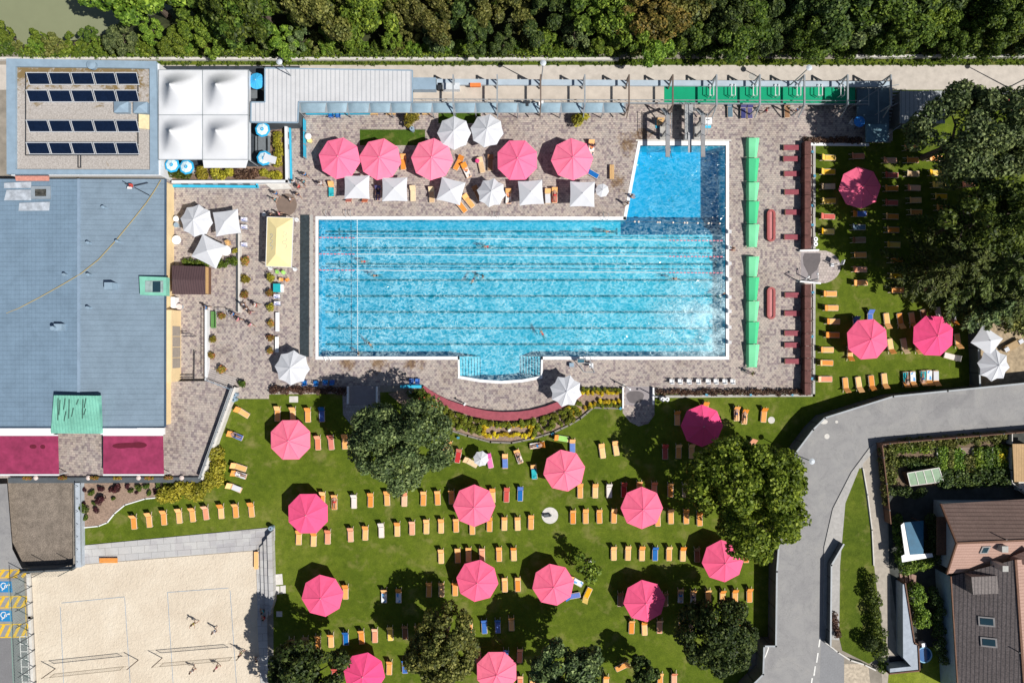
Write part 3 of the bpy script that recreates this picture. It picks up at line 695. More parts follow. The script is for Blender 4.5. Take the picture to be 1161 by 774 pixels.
b.bar((pr[1][0], pr[1][1] - .05, zr), (l1[0], l1[1] - .05, ze + .1), .14, .22); part(b, 'gutter', M('gutter_blue', (.06, .10, .16), .5), t)
b = MB(); wx0, wx1 = W(-62, 0, 0)[0], W(186.5, 300, 2.5)[0] - .1; wy1, wy0 = W(0, 204, 2.5)[1] - .1, W(0, 483, 2.5)[1] + .1
b.prism([(wx0, wy0), (wx1, wy0), (wx1, wy1), (wx0, wy1)], 0, 2.22); part(b, 'wall', m_cream, t)
x0 = wx1; b = MB(); ys = [W(0, 352, .5)[1], W(0, 432, .5)[1]]
b.prism([(x0, ys[1]), (x0 + .85, ys[1]), (x0 + .85, ys[0]), (x0, ys[0])], 0, 2.35); part(b, 'porch', m_cream, t)
for i in range(4):
    yy = W(0, 370 + i * 12.2, 2.4)[1]; b = MB(); b.box((x0 + .87, yy - .55, 1.2), (.05, 1.18, 1.9)); part(b, 'window', M('roof_pane', (.35, .31, .27), .3, .1), t)
# skylights, vents, mast, patches of new sheet
def on_roof(px):   # roof height along the slope
    return 2.55 + .65 * (1 - abs(px - 89.5) / 98)
b = MB(); P = WP([(156.5, 313), (187, 314), (187, 335), (157.5, 334)], 3.6); b.prism(P, 2.5, 3.35); sk = part(b, 'skylight', m_cop, t)
b = MB(); P = WP([(163.5, 318), (184, 318), (184, 331.5), (163.5, 331)], 3.6); b.prism(P, 3.3, 3.4); part(b, 'pane', M('pale_glass', (.35, .45, .45), .15, .3, 2.0), sk)
b = MB(); P = WP([(172, 318.6), (181, 318.6), (181, 331), (172, 331)], 3.6); b.prism(P, 3.35, 3.41); part(b, 'pane', m_glass, sk)
b = MB(); P = WP([(33, 210.5), (55, 210.5), (55, 225), (33, 225)], 3.5); b.prism(P, 2.6, 3.22); sk = part(b, 'skylight', M('grey_skylight_frame', (.28, .33, .38)), t)
b = MB(); P = WP([(40, 214.5), (52.5, 214.5), (52.5, 222.5), (40, 222.5)], 3.2); b.prism(P, 3.1, 3.25); part(b, 'pane', M('skylight_pane', (.10, .10, .09), .2, .9, 2.5), sk)
for (px, py) in ((119, 235.5), (101.5, 275.5), (134.5, 274), (75, 311.5), (102, 311.5), (101.5, 348.8)):
    zz = on_roof(px); x, y = W(px, py, zz + .2); b = MB(); b.cyl((x, y, zz - .3), (x, y, zz + .65), .14, .14, 8); b.cyl((x, y, zz + .62), (x, y, zz + .75), .2, .15, 8); part(b, 'roof_vent', m_bsteel, t)
for (px, py, s, hh) in ((126.5, 324.5, .9, 1.1), (68, 371, .9, .8)):
    zz = on_roof(px); x, y = W(px, py, zz + .4); b = MB(); b.box((x, y, zz + hh / 2 - .15), (s, s * .9, hh + .3)); part(b, 'roof_box', m_bsteel, t)
x, y = W(61, 372, 4.0); b = MB(); b.cyl((x, y, 2.6), (x, y, 4.3), .25, .25, 10); part(b, 'chimney', m_bsteel, t)
b = MB(); b.sheet(WP([(0, 204), (55, 204), (55, 239), (12, 238), (0, 228)], 3.5), 3.2)
b = MB()
for q in ([(0, 206), (32, 205), (32, 212), (0, 212)], [(3, 214), (32, 214), (32, 226), (0, 226)], [(18, 229), (54, 228), (53, 238), (17, 238)]):
    P = WP(q, 3.6); b.add([(p[0], p[1], 2.72 + .5 * max(0, 1 - abs((CX + p[0] * S) - 89.5) / 120) + .02) for p in P], [(0, 1, 2, 3)])
part(b, 'repair_sheet', M('new_zinc', (.50, .55, .62), .35, .3, 1.5), t)
b = MB(); b.prism(WP([(17, 199.5), (55, 199.5), (55, 205), (18, 205)], 3.75), 3.6, 3.75); part(b, 'tiled_canopy', M('clay_tiles', (.62, .28, .22), .8, .2, 4.0), t)
# green copper porch roof over the south wall, white fascia
b = MB(); A = [W3(61, 448, 4.2), W3(112, 448.5, 4.2), W3(114, 491.5, 3.4), W3(57.5, 491, 3.4)]
b.add(A + [(p[0], p[1], p[2] - .5) for p in A], [(0, 1, 2, 3), (0, 4, 5, 1), (1, 5, 6, 2), (2, 6, 7, 3), (3, 7, 4, 0)])
part(b, 'copper_roof', stripe_mat('copper_sheet', (.22, .56, .44), (.15, .42, .34), .35, 'X', .4, .6, 0, .1, None, .35), t)
b = MB()
for (x, y0, y1) in ((67, 451, 476), (69, 453, 470), (75, 451, 464), (74, 466, 477), (79.5, 452, 474), (83, 462, 472), (90, 452, 458), (95, 452, 474), (98.5, 451, 462), (97, 463, 470)):
    A, C = W3(x, y0, 3.98), W3(x - .6, y1, 3.55)
    k = lambda py: 4.2 - .8 * (py - 448) / 43 + .015
    b.bar((A[0], A[1], k(y0)), (C[0], C[1], k(y1)), .13, .008)
part(b, 'copper_stain', M('black_stain', (.05, .12, .10), .8, .4, 5.0), t)
b = MB()
for q in ([(-60, 484.5), (60, 484.5), (60, 492.5), (-60, 492.5)], [(114, 485), (186, 485), (186, 492.5), (114, 492.5)]): b.prism(WP(q, 2.9), 2.6, 2.9)
part(b, 'fascia', m_white, t)
o = MB(); cp = [(182.5, 204), (176, 215), (166, 230), (150, 250), (132, 272), (112, 294), (92, 310), (70, 323), (45, 337), (20, 350), (-20, 366)]
o.tube([(W(p[0], p[1], on_roof(p[0]) + .12)[0], W(p[0], p[1], on_roof(p[0]) + .12)[1], on_roof(p[0]) + .12) for p in cp], .05, 5)
tag(o.build('roof_cable', M('yellow_cable', (.42, .33, .14), .7), loc=W3(95, 308, 3.7)), 'long yellow-brown cable lying in a curve across the blue metal roof', 'cable')
m = thing('weather_mast', 'thin dark mast with red and white box on the hall roof corner', 'mast', W3(150, 212, 3.2))
b = MB(); q = W3(150, 212, 3.3); b.bar(W3(152, 211, 3.3), W3(168, 207.5, 3.3), .07, .07); b.bar(W3(153, 213, 3.3), W3(170, 222, 3.3), .07, .07); b.cyl((q[0], q[1], 3.1), (q[0] + .1, q[1], 5), .05); part(b, 'mast_frame', m_black, m)
b = MB(); b.box((q[0], q[1] + .1, 3.6), (.35, .35, .3)); part(b, 'red_box', M('red_paint', (.6, .08, .06)), m)
b = MB(); b.box((q[0] - .2, q[1] - .15, 3.5), (.45, .25, .2)); part(b, 'white_box', m_white, m)

# awnings over the terrace
for (x0, x1, spots, lab) in ((-60, 67, [(37.5, 506, .42, .25), (48.5, 506.3, .3, .25)], 'burgundy awning with two small dark wet spots, at the left edge'), (117, 186, [(147, 504.5, 2.0, .30), (137, 505.5, 1.0, .28), (157, 504.3, 1.0, .36)], 'burgundy awning with one long dark wet stain, right of the copper roof')):
    t = thing('terrace_awning', lab, 'awning', W3((x0 + x1) / 2, 515, 2.4, 0), 'burgundy awnings over the terrace')
    b = MB(); A = [W3(x0, 493, 2.75), W3(x1 - 1, 493, 2.75), W3(x1, 538, 2.35), W3(x0, 538, 2.35)]
    b.add(A, [(0, 1, 2, 3)]); o = part(b, 'awning_cloth', m_burg, t)
    b = MB()
    for (x, y, rx, ry) in spots:
        cx, cy = W(x, y, 2.66); b.add([(cx + rx * math.cos(a), cy + ry * math.sin(a), 2.668 + ry * math.sin(a) * .085) for a in [i * .3927 for i in range(16)]], [tuple(range(16))])
    part(b, 'wet_spot', M('wet_burgundy', (.13, .018, .035), .4), t)
    b = MB(); b.bar(A[3], A[2], .18, .12); b.bar((A[0][0], A[0][1], 2.78), (A[1][0], A[1][1], 2.78), .15, .1)
    b.cyl((A[2][0] - .1, A[2][1], 0), (A[2][0] - .1, A[2][1], 2.3), .05); b.cyl((max(A[3][0], -61) + .1, A[3][1], 0), (max(A[3][0], -61) + .1, A[3][1], 2.3), .05)
    part(b, 'awning_rail', m_wallw, t)

# raised terrace and its parapet
b = MB(); ter = [(-60, 484), (186, 484), (188, 432), (236, 432), (266, 441), (230, 541), (-60, 542)]
b.prism(WP(ter, .75), 0, .75); struct(b, 'terrace', m_paver2)
t = thing('terrace_parapet', 'pale glass and concrete parapet running along the diagonal edge of the terrace', 'parapet', W3(250, 490, .8, 0))
b = MB(); b.wall([W(267, 440, .8), W(230, 542, .8)], .28, 0, 1.0); part(b, 'parapet_wall', m_lconc, t)
b = MB(); b.wall([W(263, 440, 1.3), W(227, 541, 1.3)], .05, 1.0, 1.75); part(b, 'glass_panel', M('rail_glass', (.45, .47, .50), .2, .05), t)
b = MB(); b.bar(W3(263, 440, 1.8), W3(227, 541, 1.8), .10, .06)
for i in range(9): q = W3(263 - i * 4.5, 440 + i * 12.6, 1.6); b.cyl((q[0], q[1], .8), (q[0], q[1], 1.8), .03)
part(b, 'handrail', m_steel, t)
t = thing('planter_trough', 'long dark planter trough along the south edge of the terrace', 'planter', W3(130, 544.5, .9, 0))
b = MB(); b.wall([W(12, 544.5, .9), W(229, 544, .9)], .62, 0, .9); part(b, 'trough', m_dwall, t)
b = MB(); b.wall([W(12, 541, 1.0), W(229, 540.5, 1.0)], .08, .9, 1.05); part(b, 'handrail', m_black, t)
# steps from the promenade to the terrace
b = MB()
for i in range(6):
    f0, f1 = i / 6, (i + 1) / 6
    L = lambda f, a, c: (a[0] + (c[0] - a[0]) * f, a[1] + (c[1] - a[1]) * f)
    a0, a1 = L(f0, (236.5, 417), (234.5, 431)), L(f1, (236.5, 417), (234.5, 431)); c0, c1 = L(f0, (270, 428.5), (263, 441)), L(f1, (270, 428.5), (263, 441))
    b.prism(WP([a0, c0, c1, a1], .1 * i), 0, .125 * (i + 1) - .02)
struct(b, 'terrace_step', paver_mat('step_stone', (.46, .42, .40), (.38, .35, .34), 2, 2, 0, .2))
t = thing('stair_railing', 'dark handrail with blue top beside the terrace steps', 'railing', W3(250, 436, 1, 0))
b = MB(); b.bar(W3(234, 431, 1.6), W3(262, 441.5, 1.6), .06, .06)
for i in range(5): q = W3(234 + 7 * i, 431 + 2.6 * i, 1.2); b.cyl((q[0], q[1], .7), (q[0], q[1], 1.6), .025)
part(b, 'rail', m_bsteel, t)
# low white walls round the sunken forecourt
t = thing('forecourt_wall', 'low white wall with dark handrail beside the flower pots on the promenade', 'wall', W3(234, 390, .5, 0))
b = MB(); b.wall([W(233.5, 349, .7), W(233.5, 430, .7)], .30, 0, .7); part(b, 'wall_body', m_wallw, t)
b = MB(); b.bar(W3(231, 352, 1.3), W3(231, 428, 1.3), .06, .06)
for i in range(8): q = W3(231, 353 + 10.6 * i, 1.0); b.cyl((q[0], q[1], 0), (q[0], q[1], 1.3), .025)
part(b, 'handrail', m_brown, t)
t = thing('forecourt_wall', 'long low grey wall between the white umbrellas and the flower pots', 'wall', W3(271.5, 310, .5, 0))
b = MB(); b.wall([W(271, 266, .6), W(271, 353, .6)], .26, 0, .6); part(b, 'wall_body', m_lconc, t)
b = MB(); b.wall([W(268.6, 266, .35), W(268.6, 353, .35)], .10, 0, .35); part(b, 'wall_foot', m_dwall, t)
t = thing('step_railing', 'pair of short dark handrails by the steps under the cream porch', 'railing', W3(220, 410, .6, 0))
b = MB()
for a, c in (((206, 378, .9), (214, 378, .9)), ((206, 380.5, .9), (219, 381, .9)), ((220.5, 398, .5), (220, 431, .5)), ((203, 425, .3), (220, 425, .3)), ((203, 428, .3), (220, 428, .3)), ((203, 431, .3), (220, 431, .3))): b.bar(W3(*a), W3(*c), .08, .05)
for a in ((206, 378, .9), (219, 381, .9), (220.5, 398, .5), (220, 431, .5)): q = W3(*a); b.cyl((q[0], q[1], 0), q, .03)
part(b, 'rail', m_black, t)

# --- white four-peaked tent
t = thing('pavilion_tent', 'large white membrane tent with four pointed peaks beside the solar roof', 'tent', W3(232, 135, 3, 0))
zt = 3.0; cellx, celly = [180, 229.8, 281.5], [79.5, 130.5, 181]
for i in range(2):
    for j in range(2):
        x0, y0 = W(cellx[i], celly[j], zt); x1, y1 = W(cellx[i + 1], celly[j + 1], zt)
        n = 18; vs = []; cx, cy = (x0 + x1) / 2, (y0 + y1) / 2
        for a in range(n + 1):
            for c in range(n + 1):
                x, y = x0 + (x1 - x0) * a / n, y0 + (y1 - y0) * c / n
                u, v = abs(x - cx) / abs(x1 - x0) * 2, abs(y - cy) / abs(y1 - y0) * 2
                d = .5 * max(u, v) + .5 * min(1, math.hypot(u, v)); zz = 2.7 * max(0, 1 - d) ** 1.7
                vs.append((x, y, zt + zz))
        b = MB(); b.add(vs, [(a * (n + 1) + c, (a + 1) * (n + 1) + c, (a + 1) * (n + 1) + c + 1, a * (n + 1) + c + 1) for a in range(n) for c in range(n)])
        part(b, 'tent_roof', m_tentw, t, True)
b = MB(); x0, y0 = W(180, 79.5, zt); x1, y1 = W(281.5, 181, zt); mx, my = W(229.8, 130.5, zt)
for a, c in (((x0, y0), (x1, y0)), ((x0, y1), (x1, y1)), ((x0, y0), (x0, y1)), ((x1, y0), (x1, y1)), ((mx, y0), (mx, y1)), ((x0, my), (x1, my))): b.bar((*a, zt + .0), (*c, zt + .0), .09, .07)
for x in (x0, mx, x1):
    for y in (y0, my, y1): b.cyl((x, y, 0), (x, y, zt), .06)
part(b, 'tent_frame', m_steel, t)
b = MB(); b.add([(x1 + .02, y0, zt), (x1 + .02, y1, zt), (x1 + .02, y1, zt - .75), (x1 + .02, y0, zt - .75)], [(0, 1, 2, 3)]); b.add([(mx, y1 - .02, zt), (x1, y1 - .02, zt), (x1 - .4, y1 - .9, zt - .3), (mx, y1 - .9, zt - .3)], [(0, 1, 2, 3)])
part(b, 'valance', m_tentw, t)

# --- L shaped shed with ribbed white metal roof
t = thing('metal_roof_shed', 'L-shaped shed under a ribbed white metal roof beside the tent', 'shed', W3(370, 105, 3, 0))
Lp = [(300.5, 77.5), (467.5, 80), (467.5, 116), (338.5, 115.5), (337.5, 139), (284.5, 138.5), (284.8, 116), (300.5, 116)]
b = MB(); b.prism(WP(Lp, 3.0), 2.88, 3.0); part(b, 'roof', stripe_mat('ribbed_white_roof', (.62, .63, .66), (.38, .40, .44), .52, 'X', .35, .5, 0, .05, None, .12), t)
b = MB(); P = WP(Lp, 3.0)
for i in range(len(P)): a, c = P[i], P[(i + 1) % len(P)]; b.bar((*a, 2.95), (*c, 2.95), .14, .2)
part(b, 'gutter', m_bsteel, t)
b = MB(); b.prism(WP([(302, 79), (466, 81), (466, 114), (337, 114), (336, 137), (286, 137), (286, 117.5), (302, 117.5)], 3.0), 0, 2.85); part(b, 'wall', m_dwall, t)
# dark terrace floor of the snack garden below
flat('snack_terrace', [(180, 75), (340, 75), (340, 142), (322, 142), (322, 204), (180, 204)], .028, M('dark_decking', (.045, .055, .07), .7, .3, 1.5))
flat('planting_bed', [(183, 189), (306, 189), (306, 148), (322, 146), (323, 205), (183, 204)], .034, m_soil)
t = thing('garden_wall', 'white wall with cyan base stripe round the snack garden corner', 'wall', W3(300, 207, .7, 0))
b = MB(); b.wall([W(196, 206, .9), W(325, 205.5, .9), W(324, 141, .9)], .32, 0, .9); part(b, 'wall_body', m_wallw, t)
b = MB(); b.wall([W(197, 210.7, .35), W(291, 211.5, .35)], .28, 0, .35); b.wall([W(330, 206, .35), W(328.4, 142, .35)], .16, 0, .35); b.wall([W(291, 211.5, .35), W(291, 207, .35)], .16, 0, .35)
part(b, 'base_stripe', m_cyan, t, label='cyan blue base stripe')
b = MB()
for i in range(6): A, C = W(206 + i * 14, 208.9, .5), W(213 + i * 14, 208.9, .5); b.bar((*A, .5), (*C, .5), .12, .25)
for i in range(4): A, C = W(326.6, 150 + i * 14, .5), W(326.6, 157 + i * 14, .5); b.bar((*A, .5), (*C, .5), .12, .25)
part(b, 'dark_panel', m_dwall, t)
b = MB(); b.prism(WP([(300, 208), (325, 207), (331, 214), (308, 215)], .3), 0, .3); tag(b.build('entrance_ramp', m_lconc, loc=W3(316, 211)), 'short pale concrete ramp at the corner of the garden wall', 'ramp')

# --- polycarbonate canopies along the shed and gallery
t = thing('wave_canopy', 'long row of blue-grey curved canopy panels between gallery and deck', 'canopy', W3(530, 122, 2.4, 0))
xs_ = [340, 370, 394, 419, 443, 466, 490, 515, 539, 563, 587, 612, 636, 660, 684, 708]
for i, (a, c) in enumerate(zip(xs_[:-1], xs_[1:])):
    b = MB(); n = 8; vs = []
    yb0, yb1 = (117.0, 127.5)
    for k in range(n + 1):
        f = k / n; x = a + (c - a) * f; zz = 2.25 + .30 * (1 - (2 * f - 1) ** 4)
        vs += [W3(x, yb0, zz), W3(x, yb1, zz - .1)]
    b.add(vs, [(2 * k, 2 * k + 2, 2 * k + 3, 2 * k + 1) for k in range(n)]); part(b, 'canopy_panel', M('canopy_sheet', (.27, .38, .46), .35, .10, 1.5), t, True)
b = MB(); b.bar(W3(340, 127.7, 2.2), W3(708, 127.7, 2.2), .12, .10); b.bar(W3(340, 117, 2.2), W3(708, 117, 2.2), .12, .12)
for x in xs_: b.bar(W3(x, 117, 2.24), W3(x, 127.5, 2.24), .3, .05)
for x in xs_[::2]: q = W3(x, 127, 2.2); b.cyl((q[0], q[1], 0), q, .06)
part(b, 'canopy_frame', m_steel, t)
# --- raised steel gallery
t = thing('steel_gallery', 'long raised steel walkway gallery with portal frames above the deck', 'walkway', W3(740, 105, 1.2, 0))
zg = 1.2
b = MB(); b.prism(WP([(468, 97.5), (753, 97.5), (753, 116), (468, 116)], zg), zg - .2, zg); part(b, 'walkway_floor', M('gallery_floor', (.52, .46, .40), .9, .1, 1.0), t)
b = MB(); b.prism(WP([(753, 98.5), (969.5, 98.5), (969.5, 117), (753, 117)], zg), zg - .2, zg + .01); part(b, 'green_carpet', m_green_c, t, label='green carpeted section of the walkway')
b = MB(); b.prism(WP([(495, 89.5), (1010, 92.5), (1010, 98.5), (495, 96)], 1.9), 1.6, 1.9); part(b, 'parapet_channel', M('channel_sheet', (.42, .50, .58), .4, .08, 1.0), t)
b = MB(); b.bar(W3(466, 91, 1.6), W3(1010, 92.5, 1.6), .10, .25); part(b, 'edge_beam', m_black, t)
b = MB(); b.bar(W3(468, 112.5, 2.2), W3(985, 114.5, 2.2), .07, .07); b.bar(W3(468, 116, 1.4), W3(985, 118.5, 1.4), .12, .3)
for i in range(42): x = 470 + i * 12.3; q = W3(x, 113 + i * .04, 2.2); b.cyl((q[0], q[1], zg), q, .02, .02, 5)
part(b, 'railing', m_steel, t)
fr = [513.7, 563.7, 613, 663, 713.2, 762.8, 812.4, 861.5, 912, 961, 1010]
for i, x in enumerate(fr):
    b = MB(); N = W3(x, 85, 3.6); Sx = W3(x, 119.5, 3.6)
    b.bar(N, Sx, .16, .22); b.bar(N, (N[0], N[1] - .75, 1.3), .12, .16); b.bar((N[0], N[1] - .05, 3.6), (N[0], N[1] - .05, 0), .14, .14)
    b.bar(Sx, (Sx[0] + (0), Sx[1], 0), .14, .14); b.bar(Sx, (Sx[0], Sx[1] - .9, 1.9), .1, .12)
    part(b, 'portal_frame', m_steel if i not in (2, 4, 5) else m_brown, t)
for (x0, x1, y0, y1, zz, mm, nm) in ((468, 494, 88, 101.5, 2.2, m_bsteel, 'roof_sheet'), (502, 521, 94, 101.5, 2.0, M('silver_duct', (.62, .66, .70), .4), 'ventilation_box'), (496, 501, 94, 101, 1.9, m_black, 'motor_box')):
    b = MB(); b.prism(WP([(x0, y0), (x1, y0), (x1, y1), (x0, y1)], zz), zg + .003, zz); part(b, nm, mm, t)
x, y = W(539, 96, 2.2); b = MB(); b.box((x, y, 2.0), (1.25, .42, .35)); part(b, 'orange_crate', M('orange_plastic', (.80, .22, .06)), t)
RK = None
for i, px in enumerate((806.5, 831, 855.5, 880.5, 905, 929.5, 954.5)):
    x, y = W(px, 102.5, 1.9); lab = 'white tubular rack on the green carpet, %s from the left' % ordn(i)
    if RK is None:
        RK = thing('tube_rack', lab, 'rack', (x, y, zg + .01), 'white tubular racks on the green carpet')
        for s in (-1, 1):
            b = MB(); b.tube([(x + .22 * s, y - .65, zg + .01), (x + .22 * s, y - .65, 2.1), (x + .22 * s, y + .65, 2.1), (x + .22 * s, y + .65, zg + .01)], .045); part(b, 'rail', m_white, RK)
        b = MB(); b.bar((x - .22, y - .6, 1.9), (x + .22, y - .6, 1.9), .05, .05); b.bar((x - .22, y + .6, 1.9), (x + .22, y + .6, 1.9), .05, .05); part(b, 'crossbar', m_white, RK)
    else: dup(RK, (x, y, zg + .01), label=lab)

# --- diving boards
mb_ = M('board_grey', (.28, .28, .29), .7, .15, 2.0)
def board(px, y0, y1, wpx, zz, lab, zb=0):
    t = thing('diving_platform', lab, 'diving board', W3(px, 150, zz, 0), 'diving boards over the deep pool')
    b = MB(); A, C = W3(px, y0, zz), W3(px, y1, zz); b.bar(A, C, wpx / S, .16); part(b, 'board', mb_, t)
    b = MB()
    for s in (-1, 1):
        b.bar((A[0] + s * wpx / S / 2, A[1], zz + .9), (A[0] + s * wpx / S / 2, A[1] - (A[1] - C[1]) * .5, zz + .9), .05, .05)
        for f in (0, .25, .5): yy = A[1] - (A[1] - C[1]) * f; b.cyl((A[0] + s * wpx / S / 2, yy, zz), (A[0] + s * wpx / S / 2, yy, zz + .9), .025)
    part(b, 'handrail', m_steel, t)
    b = MB(); ym = A[1] - .4
    for yy in (ym, ym - 1.3): b.box((A[0], yy, zz / 2 - .04), (.35, .3, zz - .08))
    b.bar((A[0], ym + .2, .3), (A[0], ym - 1.6, .3), .7, .5); part(b, 'pillar', m_conc, t)
    b = MB()
    n = int(zz / .25)
    for k in range(n): b.box((A[0] + .0, A[1] + .15 + .14 * (n - 1 - k), zz * (k + 1) / (n + 1)), (.55, .12, .04))
    for s in (-1, 1): b.bar((A[0] + .3 * s, A[1] + .1, zz), (A[0] + .3 * s, A[1] + .2 + .14 * n, .05), .05, .08)
    part(b, 'ladder', m_steel, t)
board(757, 131, 178, 4.6, 3.0, 'narrow grey diving platform, left of the three boards')
board(797, 131, 178, 4.6, 3.0, 'narrow grey diving platform, right of the three, beside the cyan box')
t = thing('diving_platform', 'broad grey middle diving platform with narrower springboard tip', 'diving board', W3(781, 145, 1.6, 0), 'diving boards over the deep pool')
b = MB(); A, C = W3(781, 119, 1.5), W3(781, 158, 1.5); b.bar(A, C, 1.0, .25); part(b, 'platform', M('platform_slats', (.36, .37, .38), .6, .15), t)
b = MB(); b.bar(W3(782, 150, 1.72), W3(782, 173, 1.72), .42, .06); part(b, 'springboard', M('springboard', (.42, .43, .45), .6), t)
b = MB()
for s in (-1, 1): b.bar((A[0] + .48 * s, A[1], 2.4), (C[0] + .48 * s, C[1] + .4, 2.4), .05, .05)
for k in range(5): 
    yy = A[1] + (C[1] + .4 - A[1]) * k / 4
    for s in (-1, 1): b.cyl((A[0] + .48 * s, yy, 1.5), (A[0] + .48 * s, yy, 2.4), .025)
part(b, 'handrail', m_steel, t)
b = MB()
for yy in (A[1] - .6, C[1] + .5): b.box((A[0], yy, .7), (.7, .5, 1.4))
part(b, 'pillar', m_conc, t)
for (px, py, mm, lab) in ((749.5, 137, m_wood, 'small wooden box with cyan foot left of the diving boards'), (803.5, 137, m_white, 'small white box with cyan foot right of the diving boards')):
    x, y = W(px, py, .8); t = thing('pool_box', lab, 'box', (x, y, 0)); b = MB(); b.box((x, y, .45), (.8, .75, .75)); part(b, 'box_body', mm, t)
    b = MB(); b.box((x, y - .15, .04), (1.0, 1.0, .08)); part(b, 'box_foot', m_cyan, t)
    b = MB(); b.bar((x - .3, y + .1, .845), (x + .1, y + .1, .845), .1, .03); part(b, 'lid_strap', m_dwall, t)

# --- right hand end: shaded steel structure and grey shed
t = thing('steel_stair_tower', 'dark blue-grey steel stair and deck structure in the tree shade', 'structure', W3(990, 130, 2, 0))
b = MB(); b.prism(WP([(972, 100), (1008, 100), (1008, 160), (982, 160), (982, 140), (972, 140)], 1.4), 1.15, 1.4); part(b, 'deck_plate', M('teal_plate', (.10, .17, .22), .5, .2, 1.0), t)
b = MB(); b.prism(WP([(982, 141), (1006, 141), (1006, 161), (982, 161)], 2.2), 2.1, 2.2); part(b, 'lower_roof', M('teal_roof', (.13, .24, .30), .5, .2, 1.0), t)
b = MB()
for k in range(9): A, C = W3(1008, 104 + k * 4, 1.3 - .12 * k), W3(1019, 104 + k * 4, 1.3 - .12 * k); b.bar(A, C, .22, .05)
part(b, 'stair_flight', m_steel, t)
b = MB()
for a, c in (((970, 118, 2.2), (998, 100, 2.2)), ((998, 100, 2.2), (1019, 96, 2.2)), ((996, 128, 2.2), (1020, 116, 2.2)), ((1006, 153, 2.2), (1021, 142, 2.2)), ((996, 100, 2.2), (996, 140, 2.2)), ((985, 98, 2.4), (985, 120, 2.4))): b.bar(W3(*a), W3(*c), .08, .08); q = W3(*a); b.cyl((q[0], q[1], 0), q, .04)
part(b, 'railing', m_steel, t)
t = thing('grey_shed', 'grey ribbed metal shed half in tree shade at the end of the gallery', 'shed', W3(1046, 125, 2.5, 0))
b = MB(); b.prism(WP([(1020.5, 103), (1071.5, 103), (1071.5, 140), (1020.5, 140)], 2.5), 2.4, 2.5); part(b, 'roof', stripe_mat('grey_ribbed_roof', (.36, .385, .41), (.20, .22, .24), .5, 'X', .35, .5, 0, .05, None, .1), t)
b = MB(); b.prism(WP([(1021.5, 104), (1070, 104), (1070, 139), (1021.5, 139)], 2.5), 0, 2.38); part(b, 'wall', m_dwall, t)
t = thing('metal_fence', 'grey metal fence along the path right of the grey shed', 'fence', W3(1120, 104, 1, 0))
b = MB(); b.wall([W(1072, 104, 1.2), W(1300, 103, 1.2)], .10, .1, 1.2); part(b, 'fence_panel', m_steel, t)
b = MB()
for i in range(20): q = W3(1073 + i * 11.5, 103, 1.4); b.cyl((q[0], q[1], 0), q, .04)
part(b, 'fence_rail', m_steel, t)

# --- low wall along the river path
for (x0, x1, lab) in ((-300, 700, 'low concrete wall along the path below the riverbank trees'), (972, 1500, 'short stretch of low concrete wall above the path at right')):
    b = MB(); b.wall([W(x0, 66 if x0 < 900 else 63.5, .5), W(x1, 66.5 if x0 < 900 else 62.5, .5)], .30, 0, .5); tag(b.build('river_wall', m_lconc, loc=W3(max(x0, 0), 66)), lab, 'wall')

# --- kerbs and fence lines around the deck
t = thing('deck_kerb', 'pale concrete kerb closing the east and south hedges of the deck', 'kerb', W3(922, 300, 0))
b = MB(); b.wall([W(923.5, 162, .2), W(923.5, 282, .2)], .30, 0, .15); b.wall([W(923.5, 322, .2), W(923, 448, .2), W(744, 449.5, .2)], .30, 0, .15); part(b, 'kerb', m_conc, t)
b = MB(); b.wall([W(920, 163.5, .2), W(984, 164, .2)], .32, 0, .2); part(b, 'white_kerb', m_white, t)
t = thing('deck_fence', 'maroon-brown board screen standing along the east side of the deck', 'fence', W3(914, 300, .5, 0))
m_scr = M('maroon_brown_boards', (.145, .062, .055), .8, .3, 2.5)
for y0, y1 in ((160, 282), (322, 448)):
    n = int((y1 - y0) / 14)
    for k in range(n):
        a_, c_ = y0 + (y1 - y0) * k / n + .25, y0 + (y1 - y0) * (k + 1) / n - .25; hh = 1.05 + .12 * (k % 3)
        b = MB(); P = WP([(912.5, a_), (919.5, a_), (919.5, c_), (912.5, c_)], hh); b.prism(P, .0, hh); part(b, 'board_panel', m_scr, t)
for y in list(range(174, 282, 14)) + list(range(336, 447, 14)):
    b = MB(); q = W3(920.5, y, .6); b.cyl((q[0], q[1], 0), (q[0], q[1], .75), .06); b.bar((q[0] - .2, q[1], .7), (q[0] + .45, q[1] + .15, .1), .06, .06); part(b, 'fence_post', m_brown, t)
# bed edge fence in front of the flower beds
t = thing('bed_edging', 'low grey timber edging curving under the clipped shrub bed', 'edging', W3(570, 498, .2, 0))
ep = [(497, 482), (510, 487.5), (530, 494), (556, 501), (580, 502), (605, 497), (628, 490), (645, 482), (658, 474.5), (672.5, 462), (706, 463)]
b = MB(); b.wall(WP(ep, .25), .2, 0, .25); part(b, 'edging_board', M('weathered_timber', (.24, .22, .20), .8, .2, 3.0), t)
for i in range(len(ep) - 1):
    b = MB(); q = W3((ep[i][0] + ep[i + 1][0]) / 2, (ep[i][1] + ep[i + 1][1]) / 2 + 1, .4); b.cyl((q[0], q[1], 0), q, .05); part(b, 'stake', m_black, t)
